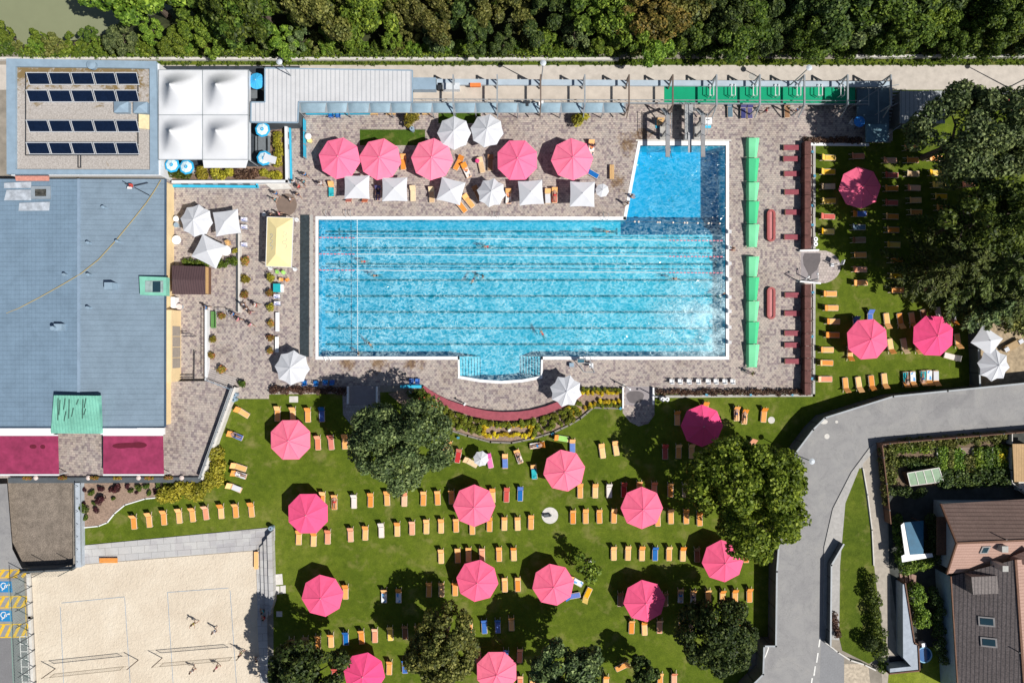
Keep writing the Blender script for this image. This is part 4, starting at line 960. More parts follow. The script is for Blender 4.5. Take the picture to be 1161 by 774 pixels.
# crescent bench
t = thing('curved_bench', 'long crescent-shaped maroon bench along the planted bed', 'bench', W3(570, 470, .4, 0))
arc = [(480, 438), (487, 444.5), (496, 451), (507, 457), (520, 462), (536, 467), (553, 470.5), (570, 471.8), (588, 471.3), (604, 469), (620, 464.5), (636, 458), (652, 450), (660, 446)]
P = WP(arc, .45); b = MB(); wds = [.12, .25, .36, .42, .46, .5, .52, .52, .52, .5, .46, .42, .36, .3]
nr = []
for i in range(len(P)):
    a = Vector(P[max(0, i - 1)]); c = Vector(P[min(len(P) - 1, i + 1)]); d = (c - a).normalized(); nr.append(Vector((-d.y, d.x)))
up = [(Vector(p) + n_ * w) for p, n_, w in zip(P, nr, wds)]; dn = [(Vector(p) - n_ * w) for p, n_, w in zip(P, nr, wds)]
b.prism([tuple(v) for v in up + dn[::-1]], .36, .45); part(b, 'seat', m_burgw, t)
b = MB(); up2 = [(Vector(p) + n_ * w * .85) for p, n_, w in zip(P, nr, wds)]; dn2 = [(Vector(p) - n_ * w * .8) for p, n_, w in zip(P, nr, wds)]
b.prism([tuple(v) for v in up2 + dn2[::-1]], .0, .355); part(b, 'bench_base', m_conc, t)
flat('planting_bed', [(440, 446), (478, 437)] + [(a, c + 3) for a, c in arc] + [(662, 442), (706, 440), (706, 462), (672, 462), (658, 474), (645, 481), (628, 489), (605, 496), (580, 501), (556, 500), (530, 493), (497, 481), (478, 467), (452, 456)], .030, M('bed_bark_mulch', (.33, .235, .18), .95, .3, 5.0, bmp=.5))
# lawn wall along the road: dark panels on posts
def panel_wall(pts, h, lab, desc_mat=m_dwall, name='panel_wall', w=.10, cap=True, posts=True):
    P = WP(pts); t = thing(name, lab, 'wall', (P[0][0], P[0][1], 0))
    b = MB(); b.wall(P, w, 0, h); part(b, 'panel', desc_mat, t)
    cap = cap and name != 'garden_fence'
    if cap: b = MB(); b.wall(P, w + .09, h + .004, h + .07); part(b, 'top_rail', m_steel, t)
    if posts:
        for a, c in zip(P[:-1], P[1:]):
            L = math.dist(a, c); n = max(1, int(L / 2.5))
            for k in range(n):
                f = (k + .5) / n; x, y = a[0] + (c[0] - a[0]) * f, a[1] + (c[1] - a[1]) * f; b = MB(); b.box((x, y, h / 2 + .03), (.14, .14, h + .06)); part(b, 'post', m_black, t)
    return t
panel_wall([(835, 800), (838, 772), (857, 753), (858, 722), (871, 722), (872, 640), (875, 600), (884, 548), (891, 512), (912, 484), (925, 471), (1000, 447.5), (1060, 441.5), (1161, 431.5), (1300, 417)], 2.4, 'tall dark panel wall between the sunbathing lawn and the road', m_dwall)
panel_wall([(937, 727), (938, 637), (951.5, 614)], 1.05, 'dark angled panel wall standing on the far side of the road', m_dwall)
panel_wall([(993.5, 502), (1010, 500), (1142, 489), (1300, 476)], 1.4, 'dark board fence along the road in front of the vegetable garden', m_dwood, 'garden_fence')
panel_wall([(993.5, 502), (1000, 560), (1003, 590)], 1.4, 'brown board fence on the left side of the vegetable garden', m_dwood, 'garden_fence')
panel_wall([(1141, 489), (1141, 545), (1161, 560)], 1.0, 'pale fence on the right side of the vegetable garden', m_lconc, 'garden_fence')
panel_wall([(1097, 352), (1100, 436)], 1.7, 'dark fence between the lawn and the dry sandy patch', m_dwall, 'lawn_fence')
b = MB(); b.wall([W(978, 531), W(983, 560), (W(988, 600)), W(990, 640)], .12, 0, .2); tag(b.build('garden_kerb', m_lconc, loc=W3(985, 580)), 'thin pale kerb between the grass strip and the driveway', 'kerb')
b = MB(); b.wall([W(934, 726), W(948, 737), W(962, 746), (W(978, 751)), W(990, 757)], .16, 0, .5); tag(b.build('guard_rail', m_lconc, loc=W3(960, 745)), 'pale curved low rail at the bottom of the grass strip', 'rail')
# ball court fence on the left
t = thing('court_fence', 'mesh fence on steel posts along the left side of the sand court', 'fence', W3(34, 700, 1, 0))
b = MB(); b.wall([W(31, 652, .4), W(33, 700, .4), W(38, 820, .4)], .34, 0, .35); part(b, 'fence_base', m_lconc, t)
for i in range(8):
    x, y = W(36.5 + i * .8, 664 + i * 18, 0); b = MB(); b.cyl((x, y, 0), (x, y, 3.0), .05); part(b, 'post', m_dwall, t)
b = MB()
P = WP([(30, 650), (33, 700), (38, 820)]); 
for zz in (3.0,):
    for a, c in zip(P[:-1], P[1:]): b.bar((*a, zz), (*c, zz), .05, .05)
part(b, 'top_rail', M('fence_green', (.20, .34, .30), .5), t)
def net_mat(name, c, dens, fill=.35):
    m = bpy.data.materials.new(name); m.use_nodes = True; nt = m.node_tree; b = nt.nodes['Principled BSDF']; b.inputs['Base Color'].default_value = rgb(c)
    v = wcoords(nt); w1 = node(nt, 'ShaderNodeTexChecker'); w1.inputs['Scale'].default_value = dens; nt.links.new(v, w1.inputs['Vector'])
    r = ramp(nt, w1.outputs['Fac'], [(0, (0, 0, 0)), (1, (fill, fill, fill))]); tr = node(nt, 'ShaderNodeBsdfTransparent'); mx = node(nt, 'ShaderNodeMixShader')
    nt.links.new(r, mx.inputs[0]); nt.links.new(tr.outputs[0], mx.inputs[1]); nt.links.new(b.outputs[0], mx.inputs[2]); nt.links.new(mx.outputs[0], nt.nodes['Material Output'].inputs[0]); return m
m_net = net_mat('green_mesh', (.22, .40, .34), 6, .3)
b = MB(); 
for a, c in zip(P[:-1], P[1:]): b.add([(*a, .35), (*c, .35), (*c, 3), (*a, 3)], [(0, 1, 2, 3)])
part(b, 'mesh', m_net, t)
t = thing('court_fence', 'green mesh fence between the gravel yard and the sand court', 'fence', W3(60, 645, 1, 0))
P = WP([(26, 647), (84, 644), (92, 639)]); b = MB(); b.wall(P, .2, 0, .5); part(b, 'fence_base', m_dwall, t)
b = MB()
for a, c in zip(P[:-1], P[1:]): b.add([(*a, .5), (*c, .5), (*c, 2.8), (*a, 2.8)], [(0, 1, 2, 3)])
part(b, 'mesh', m_net, t)
for x, y in ((28, 647), (54, 645.5), (83, 644)): q = W(x, y); b = MB(); b.cyl((*q, 0), (*q, 2.8), .045); part(b, 'post', m_dwall, t)
t = thing('yard_wall', 'pale blue-grey wall with rail between the gravel yard and the lawn', 'wall', W3(87, 590, 1, 0))
b = MB(); b.wall([W(87.5, 549, .9), W(88.5, 640, .9)], .62, 0, .9); part(b, 'wall_body', M('pale_blue_concrete', (.42, .47, .53), .8), t)
b = MB(); b.bar(W3(85, 549, 1.7), W3(86, 640, 1.7), .06, .06); b.bar(W3(91.5, 549, 1.3), W3(92.5, 640, 1.3), .06, .06)
for i in range(7): q = W3(85, 552 + i * 14.4, 1.5); b.cyl((q[0], q[1], 0), q, .03)
part(b, 'handrail', m_steel, t)

# --- houses on the right
t = thing('brown_roof_house', 'house with brown and pink clay tiled gable roof at the right edge', 'house', W3(1120, 610, 4, 0))
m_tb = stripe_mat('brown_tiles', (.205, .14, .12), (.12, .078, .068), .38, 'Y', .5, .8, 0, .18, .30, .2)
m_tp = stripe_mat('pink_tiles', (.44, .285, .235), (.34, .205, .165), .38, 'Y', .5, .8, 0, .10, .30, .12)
zE, zR = 3.6, 6.2
A = [W3(1066.5, 571, zE), W3(1260, 560, zE), W3(1260, 608, zR), W3(1084.5, 615.5, zR)]
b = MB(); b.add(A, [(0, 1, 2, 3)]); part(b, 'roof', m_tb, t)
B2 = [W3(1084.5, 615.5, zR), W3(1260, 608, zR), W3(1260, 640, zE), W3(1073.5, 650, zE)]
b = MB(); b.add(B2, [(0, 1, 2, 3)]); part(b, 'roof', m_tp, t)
b = MB()
for a, c in ((A[0], A[3]), (B2[0], B2[3])): b.bar(a, c, .18, .22)
b.bar(A[3], A[2], .22, .14); part(b, 'roof_edge', m_dwood, t)
b = MB(); w0, w1 = W3(1080, 580, zE), W3(1080, 645, zE)
wx = max(w0[0], w1[0]) ; y1, y0 = A[0][1] - .35, B2[3][1] + .35; xr = A[1][0]
b.add([(wx, y0, 0), (wx, y1, 0), (wx, y1, zE - .1), (wx, (y0 + y1) / 2, zR - .35), (wx, y0, zE - .1), (xr, y0, 0), (xr, y1, 0), (xr, y1, zE - .1), (xr, y0, zE - .1)],
      [(0, 1, 2, 3, 4), (0, 5, 8, 4), (1, 2, 7, 6)]); part(b, 'wall', M('house_render', (.42, .46, .50), .85), t)
b = MB(); b.box((wx - .55, (y0 + y1) / 2, 2.4), (1.1, 4.5, .14)); part(b, 'balcony', m_dwood, t)
def on_plane(P4, px, py):   # point of a roof plane seen at this pixel
    a, u, v = Vector(P4[0]), Vector(P4[1]) - Vector(P4[0]), Vector(P4[3]) - Vector(P4[0]); n = u.cross(v)
    o = Vector((0, 0, H)); d = Vector(((px - CX) / S, (CY - py) / S, -H)); k = (a - o).dot(n) / d.dot(n); return o + d * k
def roof_window(P4, px, py, w, h, root, nm='roof_window'):
    c = on_plane(P4, px, py); u = (Vector(P4[1]) - Vector(P4[0])).normalized(); v = (Vector(P4[3]) - Vector(P4[0])); n = u.cross(v).normalized(); n = n if n.z > 0 else -n; v = n.cross(u)
    def slab(w, h, z0, z1):
        b = MB(); b.add([c + u * (a * w / 2) + v * (s * h / 2) + n * z for z in (z0, z1) for a, s in ((-1, -1), (1, -1), (1, 1), (-1, 1))], [(0, 1, 2, 3), (4, 5, 6, 7), (0, 1, 5, 4), (1, 2, 6, 5), (2, 3, 7, 6), (3, 0, 4, 7)]); return b
    f = part(slab(w + .35, h + .35, -.02, .10), nm, M('window_flashing', (.30, .29, .29), .5), root); part(slab(w, h, .05, .13), 'pane', m_glass, f)
roof_window(B2, 1116.5, 622.5, .6, .8, t)
c = on_plane(B2, 1134, 620); b = MB(); b.box(c + Vector((0, 0, .3)), (.7, .7, 1.0)); part(b, 'chimney', M('pale_chimney', (.42, .42, .40)), t)
c = on_plane(A, 1135, 609); b = MB(); b.cyl(c, c + Vector((0, 0, .9)), .06); part(b, 'vent_pipe', m_black, t)
dm = on_plane(B2, 1158, 627); b = MB()
b.add([dm + Vector(p) for p in ((-1.2, -.4, 0), (0, .9, 1.3), (1.6, -.4, 0), (0, -.9, 1.3), (-1.2, -1.4, -.4), (1.6, -1.4, -.4))], [(0, 1, 3, 4), (1, 2, 5, 3), (3, 4, 5)]); part(b, 'dormer', m_tp, t)

t = thing('dark_roof_house', 'house with dark grey-brown tiled roof, two roof windows and a pale chimney', 'house', W3(1120, 710, 4, 0))
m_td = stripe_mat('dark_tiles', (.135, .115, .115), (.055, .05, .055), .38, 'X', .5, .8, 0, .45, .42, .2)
zE2, zR2 = 3.4, 6.0
C4 = [W3(1078, 653, zE2), W3(1086.5, 790, zE2), W3(1162, 790, zR2), W3(1151.5, 634, zR2)]
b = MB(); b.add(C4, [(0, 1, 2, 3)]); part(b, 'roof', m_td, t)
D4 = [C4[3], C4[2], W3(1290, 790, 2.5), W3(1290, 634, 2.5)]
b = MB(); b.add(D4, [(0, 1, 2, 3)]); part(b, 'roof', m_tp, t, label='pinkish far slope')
b = MB(); b.bar(C4[3], C4[2], .25, .14); b.bar(C4[0], C4[1], .14, .14); part(b, 'roof_edge', m_dwood, t)
b = MB(); x0 = W(1082, 700, zE2)[0]; b.add([(x0 - .15, C4[0][1] - .2, 0), (x0 + .5, C4[1][1], 0), (x0 + .5, C4[1][1], zE2 - .1), (x0 - .15, C4[0][1] - .2, zE2 - .1)], [(0, 1, 2, 3)])
part(b, 'wall', M('pale_blue_render', (.32, .42, .50), .85), t)
for (px, py) in ((1118.5, 704), (1121, 727.5)): roof_window(C4, px, py, .75, 1.25, t)
c = on_plane(C4, 1131.5, 640.5); b = MB(); b.box(c + Vector((0, 0, .2)), (.65, .65, 2.0)); part(b, 'chimney', M('pale_chimney', (.42, .42, .40)), t)
q = [on_plane(C4, x, y) for x, y in ((1102, 654), (1130.5, 652.5), (1132.5, 672.5), (1104, 674))]
zt_ = max(v.z for v in q) + .05; q2 = [Vector((v.x * (H - zt_) / (H - v.z), v.y * (H - zt_) / (H - v.z), zt_ if i in (1, 2) else zt_ - .1)) for i, v in enumerate(q)]
b = MB(); b.add([tuple(v) for v in q2] + [(v.x, v.y, v.z - 1.2) for v in q2], [(0, 1, 2, 3), (0, 4, 5, 1), (1, 5, 6, 2), (2, 6, 7, 3), (3, 7, 4, 0)]); part(b, 'dormer', stripe_mat('dormer_tiles', (.20, .175, .17), (.10, .09, .09), .38, 'X', .5, .8, 0, .3, .42, .1), t)
c = on_plane(C4, 1152, 737); b = MB(); b.cyl(c, c + Vector((0, 0, .6)), .06); part(b, 'vent_pipe', m_black, t)

# small garden buildings and objects
t = thing('cold_frame', 'tilted garden frame with four pale green glass panes beside the vegetables', 'cold frame', W3(1049, 541, .8, 0))
A = [W3(1028.5, 536, 1.3), W3(1064.5, 530, 1.3), W3(1069.5, 545.5, .7), W3(1032, 550.5, .7)]
b = MB(); b.add([(p[0], p[1], 0) for p in A] + A, [(0, 1, 5, 4), (1, 2, 6, 5), (2, 3, 7, 6), (3, 0, 4, 7)]); part(b, 'frame_box', m_dwood, t)
L3 = lambda a, c, f: tuple(a[i] + (c[i] - a[i]) * f for i in range(3))
for k in range(4):
    f0, f1 = k / 4 + .008, (k + 1) / 4 - .008; b = MB(); b.add([L3(A[0], A[1], f0), L3(A[0], A[1], f1), L3(A[3], A[2], f1), L3(A[3], A[2], f0)], [(0, 1, 2, 3)]); part(b, 'pane', M('green_pane', (.25, .36, .25), .3, .12, 2.0), t)
b = MB()
for k in range(5): p, q = L3(A[0], A[1], k / 4), L3(A[3], A[2], k / 4); b.bar((p[0], p[1], p[2] + .03), (q[0], q[1], q[2] + .03), .09, .05)
b.bar(A[0], A[1], .1, .09); b.bar(A[3], A[2], .1, .09); part(b, 'glazing_bar', m_lconc, t)
t = thing('wooden_shed', 'light wooden shed with slatted platform at the right edge beside the garden', 'shed', W3(1158, 524, 2, 0))
b = MB(); b.prism(WP([(1148, 503), (1175, 503), (1175, 546), (1150, 546)], 1.6), 1.45, 1.6); part(b, 'deck', stripe_mat('deck_boards', (.46, .30, .15), (.30, .19, .09), .3, 'X', .3, .7, 0, .15), t)
b = MB(); b.prism(WP([(1150, 505), (1173, 505), (1173, 544), (1152, 544)], 1.4), 0, 1.44); part(b, 'shed_wall', m_dwood, t)
b = MB(); b.prism(WP([(1155, 540), (1175, 540), (1175, 560), (1155, 556)], .8), 0, .8); part(b, 'shed_step', m_lconc, t)
t = thing('blue_canopy', 'small blue-roofed pergola shelter with white torn edge beside the driveway hedge', 'shelter', W3(1036, 610, 2.3, 0))
b = MB(); b.prism(WP([(1025.5, 592), (1047, 590), (1047, 627.5), (1032, 628.5)], 2.3), 2.2, 2.3); part(b, 'canopy_sheet', M('blue_tarpaulin', (.02, .12, .22), .6, .15, 1.5), t)
b = MB(); b.prism(WP([(1021.5, 595), (1025.2, 592), (1031.5, 628.5), (1057, 627), (1058, 631), (1023, 637), (1022, 630), (1026, 628)], 2.25), 2.15, 2.25); part(b, 'white_edge', m_white, t)
b = MB()
for x, y in ((1025, 594), (1046, 592), (1031, 628), (1046, 627)): q = W3(x, y, 2.2); b.cyl((q[0], q[1], 0), q, .06)
part(b, 'post', m_dwood, t)
m_rampw = M('ramp_wall_paint', (.36, .41, .48), .8, .12)
t = thing('ramp_wall', 'tall white wedge-shaped wall beside the shaded garage driveway', 'wall', W3(1030, 710, 1, 0))
b = MB(); A = [W3(1023.5, 662, 1.5), W3(1026, 662, 1.5), W3(1036, 730, 1.5), W3(1040, 731, 1.5), W3(1041, 758.5, 1.5), W3(1009, 762, 1.5), W3(1009, 757.5, 1.5), W3(1033, 755, 1.5), W3(1024, 745, 1.5)]
b.prism([(p[0], p[1]) for p in A], 0, 1.5); part(b, 'wall_body', m_rampw, t)
b = MB(); b.wall([W(1026.5, 661, 1.6), W(1037, 728, 1.6), W(1041.5, 731, 1.6), W(1043, 760, 1.6), W(1009, 763.5, 1.6)], .14, 0, 1.62); part(b, 'wall_cap', m_dwood, t)
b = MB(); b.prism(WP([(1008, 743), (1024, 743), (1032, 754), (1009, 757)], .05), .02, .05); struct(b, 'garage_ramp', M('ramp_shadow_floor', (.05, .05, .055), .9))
b = MB(); 
for k in range(3): b.prism(WP([(1021 + k * 4.5, 650.5), (1024.5 + k * 4.5, 650.5), (1026 + k * 4.5, 662), (1022 + k * 4.5, 660)], .3), 0, .14 * (k + 1))
b.prism(WP([(1033, 650), (1039, 652), (1038, 665), (1034, 664)], .5), 0, .5); struct(b, 'garden_step', M('brick_step', (.30, .18, .14)))
t = thing('paddling_pool', 'round blue paddling pool with pale rim in the shaded garden', 'pool', W3(1048, 742, 0))
x, y = W(1048, 742, .6); n = 28
for r0, z0, z1, mm, nm in ((.92, .0, .55, M('blue_pool_liner', (.02, .14, .34), .5), 'pool_body'), (.80, .5, .56, M('pool_tub_water', (.01, .10, .30), .1), 'pool_surface')):
    b = MB(); b.cyl((x, y, z0), (x, y, z1), r0, r0, n); part(b, nm, mm, t)
b = MB(); rr = [(x + .9 * math.cos(i * 2 * math.pi / n), y + .9 * math.sin(i * 2 * math.pi / n), .57) for i in range(n + 1)]; b.tube(rr, .08); part(b, 'rim', M('pale_blue_rim', (.30, .55, .75)), t)
b = MB(); x, y = W(1046.5, 730, .5); b.box((x, y, .35), (.5, .45, .7), .2); tag(b.build('pump_box', m_white, loc=(x, y, 0)), 'small white box beside the round blue paddling pool', 'box')
# ------------------------------------------------------------------ vegetation
def leaf_cloud(name, mat_, centers, radii, n, leaf, seed, up=.35, aspect=1.5, flat_=.0, parent=None):
    """n leaf-sized faces scattered over the skins of many small clumps"""
    rs = np.random.RandomState(seed)
    centers = np.asarray(centers, float); radii = np.asarray(radii, float)
    p = radii ** 2; p = p / p.sum(); idx = rs.choice(len(centers), n, p=p)
    d = rs.normal(size=(n, 3)); d[:, 2] += up; d /= np.linalg.norm(d, axis=1)[:, None]
    rr = radii[idx] * (.80 + .30 * rs.rand(n))
    pos = centers[idx] + d * rr[:, None] * np.array([1, 1, 1 - flat_])
    nrm = d * .8 + rs.normal(size=(n, 3)) * .55 + np.array([0, 0, .35]); nrm /= np.linalg.norm(nrm, axis=1)[:, None]
    t = np.cross(nrm, rs.normal(size=(n, 3))); t /= np.linalg.norm(t, axis=1)[:, None] + 1e-9
    b = np.cross(nrm, t); s = leaf * (.55 + .9 * rs.rand(n))[:, None]
    v = np.empty((n, 4, 3)); v[:, 0] = pos + t * s * aspect * .5; v[:, 1] = pos + b * s * .5 + nrm * s * .12; v[:, 2] = pos - t * s * aspect * .5; v[:, 3] = pos - b * s * .5 + nrm * s * .12
    return quads(name, mat_, v.reshape(-1, 3), n, parent)
def quads(name, mat_, v, n, parent=None):
    me = bpy.data.meshes.new(name); me.vertices.add(len(v)); me.vertices.foreach_set('co', v.astype(np.float32).ravel())
    me.loops.add(4 * n); me.loops.foreach_set('vertex_index', np.arange(4 * n, dtype=np.int32))
    me.polygons.add(n); me.polygons.foreach_set('loop_start', np.arange(0, 4 * n, 4, dtype=np.int32)); me.polygons.foreach_set('loop_total', np.full(n, 4, dtype=np.int32))
    me.materials.append(mat_); me.update(calc_edges=True); me.validate()
    o = bpy.data.objects.new(name, me); COL.objects.link(o)
    if parent is not None: o.parent = parent
    return o
def broad_lumps(Rr, hc, ht, k, seed, rough=.28, lr=(.15, .26), low=-.5):
    rs = np.random.RandomState(seed); cs, rd = [], []
    ph = rs.rand(4) * 6.28
    for i in range(k):
        a = rs.rand() * 2 * math.pi; z = low + (1 - low) * rs.rand() ** .8
        z = min(z, .98); rad = math.sqrt(max(0, 1 - z * z)) if z > 0 else math.sqrt(max(0, 1 - (z / 1.1) ** 2))
        env = 1 + rough * (.5 * math.sin(2 * a + ph[0]) + .4 * math.sin(3 * a + ph[1]) + .35 * math.sin(5 * a + ph[2]))
        dd = (.78 + .14 * rs.rand()) if rs.rand() < .82 else .45
        r = Rr * env * dd
        cs.append((r * rad * math.cos(a), r * rad * math.sin(a), hc + z * ht * dd * (1 + .15 * rs.normal())))
        rd.append(Rr * (lr[0] + (lr[1] - lr[0]) * rs.rand()))
    return cs, rd
def trunk_mesh(Rr, hc, seed, parent, nb=7):
    rs = random.Random(seed); b = MB(); r0 = .05 * Rr + .06
    b.cyl((0, 0, -.1), (0, 0, hc * .45), r0 * 1.25, r0 * .85, 9); b.cyl((0, 0, hc * .45), (rs.uniform(-.2, .2), rs.uniform(-.2, .2), hc * 1.1), r0 * .85, r0 * .4, 8)
    for i in range(nb):
        a = i * 6.283 / nb + rs.uniform(-.4, .4); L = Rr * rs.uniform(.5, .8); z0 = hc * rs.uniform(.4, .8)
        m = (L * .5 * math.cos(a), L * .5 * math.sin(a), z0 + L * .35); e = (L * math.cos(a + .2), L * math.sin(a + .2), z0 + L * .55)
        b.cyl((0, 0, z0), m, r0 * .5, r0 * .32, 6); b.cyl(m, e, r0 * .32, r0 * .1, 5)
    o = b.build('trunk', m_bark); o.parent = parent; return o
TREES = {}
def tree_proto(key, Rr, hc, ht, k, n, leaf, seed, mat_, rough=.28, lr=(.15, .26), aspect=1.5):
    root = thing('broadleaf_tree', 'template', 'tree'); cs, rd = broad_lumps(Rr, hc, ht, k, seed, rough, lr)
    trunk_mesh(Rr, hc, seed, root); leaf_cloud('crown', mat_, cs, rd, n, leaf, seed + 1, aspect=aspect, parent=root)
    TREES[key] = root; return root
def place_tree(key, px, py, h, lab, sc=1.0, rz=0.0, mat_=None, group=None, used=None, zbase=0, name=None):
    """(px, py): where the crown's middle, h metres up, shows; the trunk stands under it"""
    x, y = W(px, py, h); src = TREES[key]
    o = dup(src, (x, y, zbase), rz, sc, lab, group)
    o['category'] = 'tree' if 'bush' not in lab else 'bush'
    if name: o.name = name
    if mat_: setmat(kid(o, 'crown'), mat_)
    return o
# feature trees on the lawn: each its own crown
def big(px, py, Rr, hc, ht, k, n, leaf, seed, mat_, lab, rough=.25, lr=(.13, .22), h=None):
    x, y = W(px, py, h or hc); root = thing('broadleaf_tree', lab, 'tree', (x, y, 0))
    cs, rd = broad_lumps(Rr, hc, ht, k, seed, rough, lr); trunk_mesh(Rr, hc, seed, root, 9)
    leaf_cloud('crown', mat_, cs, rd, n, leaf, seed + 1, parent=root); return root
big(454, 502, 5.25, 7.0, 3.8, 120, 27000, .21, 11, L_grey, 'large grey-green tree between the blue loungers and the flower beds, south of the pool', .32)
big(850, 560, 6.4, 7.8, 4.6, 135, 27000, .26, 23, L_sun, 'large bright green tree beside the bend of the road', .26, (.11, .20))
big(1106, 152, 5.8, 9.5, 4.4, 120, 26000, .23, 31, L_grey, 'large dark tree over the grey shed at the top right', .28)
big(812, 719, 4.3, 5.4, 3.4, 105, 20000, .21, 47, L_dark, 'round dark green tree in the lawn corner next to the road wall', .10)
big(503, 732, 4.2, 5.6, 3.2, 100, 18000, .22, 53, L_olive, 'olive green tree between two pink umbrellas at the bottom edge', .20)
big(345, 772, 4.6, 6.4, 3.6, 90, 15000, .26, 61, L_dark, 'dark tree beside the seating steps of the sand court', .30)
big(646, 768, 4.0, 7.0, 3.0, 75, 13000, .25, 67, L_grey, 'spreading grey-green tree cut by the bottom edge, right of a pink umbrella', .30)
big(727, 763, 2.0, 3.6, 1.8, 45, 5500, .19, 71, L_dark, 'small very dark tree at the bottom edge of the lawn', .3)
big(667, 645, 1.4, 3.4, 1.6, 16, 700, .22, 73, L_light, 'thin sparse young tree in the middle of the lawn', .5, (.2, .4))
big(1134, 246, 4.4, 11.7, 3.6, 70, 9000, .23, 83, L_mid, 'tall mid-green tree above the conifer clump at the right edge', .4, (.12, .22))
# feathery conifers at the right
def conifer(px, py, Rr, hh, seed, lab, mat_=None):
    x, y = W(px, py, hh * .6); root = thing('feathery_conifer', lab, 'tree', (x, y, 0)); rs = np.random.RandomState(seed)
    b = MB(); b.cyl((0, 0, 0), (0, 0, hh * .97), .24, .04, 8); segs = []
    V = []
    nb = 60
    for i in range(nb):
        f = (i + .5) / nb; z0 = hh * (.22 + .76 * f); L = Rr * (1.05 - f * .85) * (.75 + .5 * rs.rand()); a = i * 2.399 + rs.rand() * .5
        d = np.array([math.cos(a), math.sin(a), .25 - .35 * (1 - f)]); e = np.array([0, 0, z0]) + d * L; e[2] -= .12 * L
        if i % 2 == 0: b.cyl((0, 0, z0), tuple(e), .05, .015, 4)
        m = int(150 * L / Rr + 40)
        t = rs.rand(m) ** .7; base = np.array([0, 0, z0]) + (e - np.array([0, 0, z0])) * t[:, None]
        side = np.cross(d, [0, 0, 1]); side /= np.linalg.norm(side)
        w = (rs.rand(m) - .5) * 1.5 * (1.1 - t) * L * .42
        pos = base + side * w[:, None] + np.array([0, 0, 1]) * (rs.normal(size=m) * .14 - np.abs(w) * .25)[:, None]
        ax = d * .8 + side * np.sign(w)[:, None] * .8 + rs.normal(size=(m, 3)) * .22; ax /= np.linalg.norm(ax, axis=1)[:, None]
        nn = rs.normal(size=(m, 3)) * .5 + np.array([0, 0, 1]); bb = np.cross(nn, ax); bb /= np.linalg.norm(bb, axis=1)[:, None]
        s = (.30 + .35 * rs.rand(m))[:, None]
        v = np.empty((m, 4, 3)); v[:, 0] = pos + ax * s * .5; v[:, 1] = pos + bb * s * .16; v[:, 2] = pos - ax * s * .5; v[:, 3] = pos - bb * s * .16
        V.append(v)
    o = b.build('trunk', m_bark); o.parent = root; V = np.concatenate(V); quads('crown', mat_ or L_needle, V.reshape(-1, 3), len(V), root); return root
for i, (px, py, r, hh, lab) in enumerate([
        (1078, 300, 4.6, 14, 'feathery conifer nearest the open lawn, left of its clump'), (1127, 308, 5.0, 15, 'feathery conifer in the middle of the right-hand clump above the dry sandy patch'),
        (1118, 248, 4.0, 14, 'feathery conifer north of the right-hand clump with orange loungers showing through'), (1160, 248, 4.6, 15, 'feathery conifer at the right edge, the uppermost there'),
        (1163, 330, 4.6, 14, 'feathery conifer at the right edge, level with the middle of the clump'), (1122, 348, 3.0, 9, 'dark feathery conifer just above the square white umbrella'),
        (1205, 240, 5.0, 16, 'tall feathery conifer just beyond the right edge of the clump')]):
    conifer(px, py, r, hh, 100 + i, lab, L_needle if i != 5 else L_grey)
# riverbank wood
for k, (Rr, hc, ht, lumps, n, mt, sd) in {
        'w1': (3.6, 5.2, 3.2, 48, 13000, L_mid, 201), 'w2': (3.0, 4.6, 3.0, 40, 10000, L_dark, 207), 'w3': (4.0, 5.8, 3.4, 56, 15000, L_mid, 213),
        'w4': (2.6, 4.0, 2.6, 44, 8500, L_light, 219), 'w5': (3.4, 5.4, 3.6, 60, 12500, L_dark, 225), 'b1': (1.25, .9, 1.0, 22, 1500, L_mid, 231), 'b2': (1.0, .8, .8, 18, 1200, L_light, 237)}.items():
    tree_proto(k, Rr, hc, ht, lumps, n, .20, sd, mt, .5, (.10, .27))
tones = {'dark green': L_dark, 'mid green': L_mid, 'bright green': L_light, 'olive': L_olive, 'autumn-brown': L_autumn, 'grey-green': L_grey}
wood = []; rw = random.Random(5)
for row, (yb, step) in enumerate(((36.6, 3.1), (39.2, 3.6), (42.2, 4.2), (45.6, 5.0))):
    x = -61 + row * 3 if row < 1 else (-47 + row * 5)
    while x < 74:
        px = CX + x * S
        if row == 0:
            key = rw.choice(['w4', 'w2', 'w4'] if x < 22 else ['w2', 'w5', 'w3']); sc = rw.uniform(.40, .72) if x < 14 else rw.uniform(.62, 1.0)
            if x < -46: sc *= .8
        else: key = rw.choice(['w1', 'w2', 'w3', 'w4', 'w5']); sc = rw.uniform(.7, 1.35)
        if x < -38 and row > 1: x += step; continue
        if x < 20:
            tone = rw.choices(list(tones), [2.4, 4, 5 if row else 8, 2.5, 2.6 if -26 < x < 20 else .5, 1.6])[0]
        else: tone = rw.choices(list(tones), [5, 7, 1.5, 1, 0, 1.5])[0]
        wood.append((x + rw.uniform(-1.0, 1.0), yb + rw.uniform(-.7, 1.1) - (.5 if row == 0 else 0), key, sc, tone, row)); x += step * rw.uniform(.85, 1.15)
wood.sort(); cnt = {}
for x, y, key, sc, tone, row in wood:
    rn = ('nearest the path', 'in the second line back', 'in the third line back', 'in the rearmost line')[row]
    i = cnt.get((tone, row), 0); cnt[(tone, row)] = i + 1
    zb = -max(0, y - 36) * .22
    o = dup(TREES[key], (x, y, zb), rw.uniform(0, 6.28), (sc * rw.uniform(.85, 1.2), sc * rw.uniform(.85, 1.2), sc), '%s riverbank tree %s, %s of that colour from the left' % (tone, rn, ordn(i)), 'trees on the riverbank')
    setmat(kid(o, 'crown'), tones[tone])
nb = 0
x = -62.0
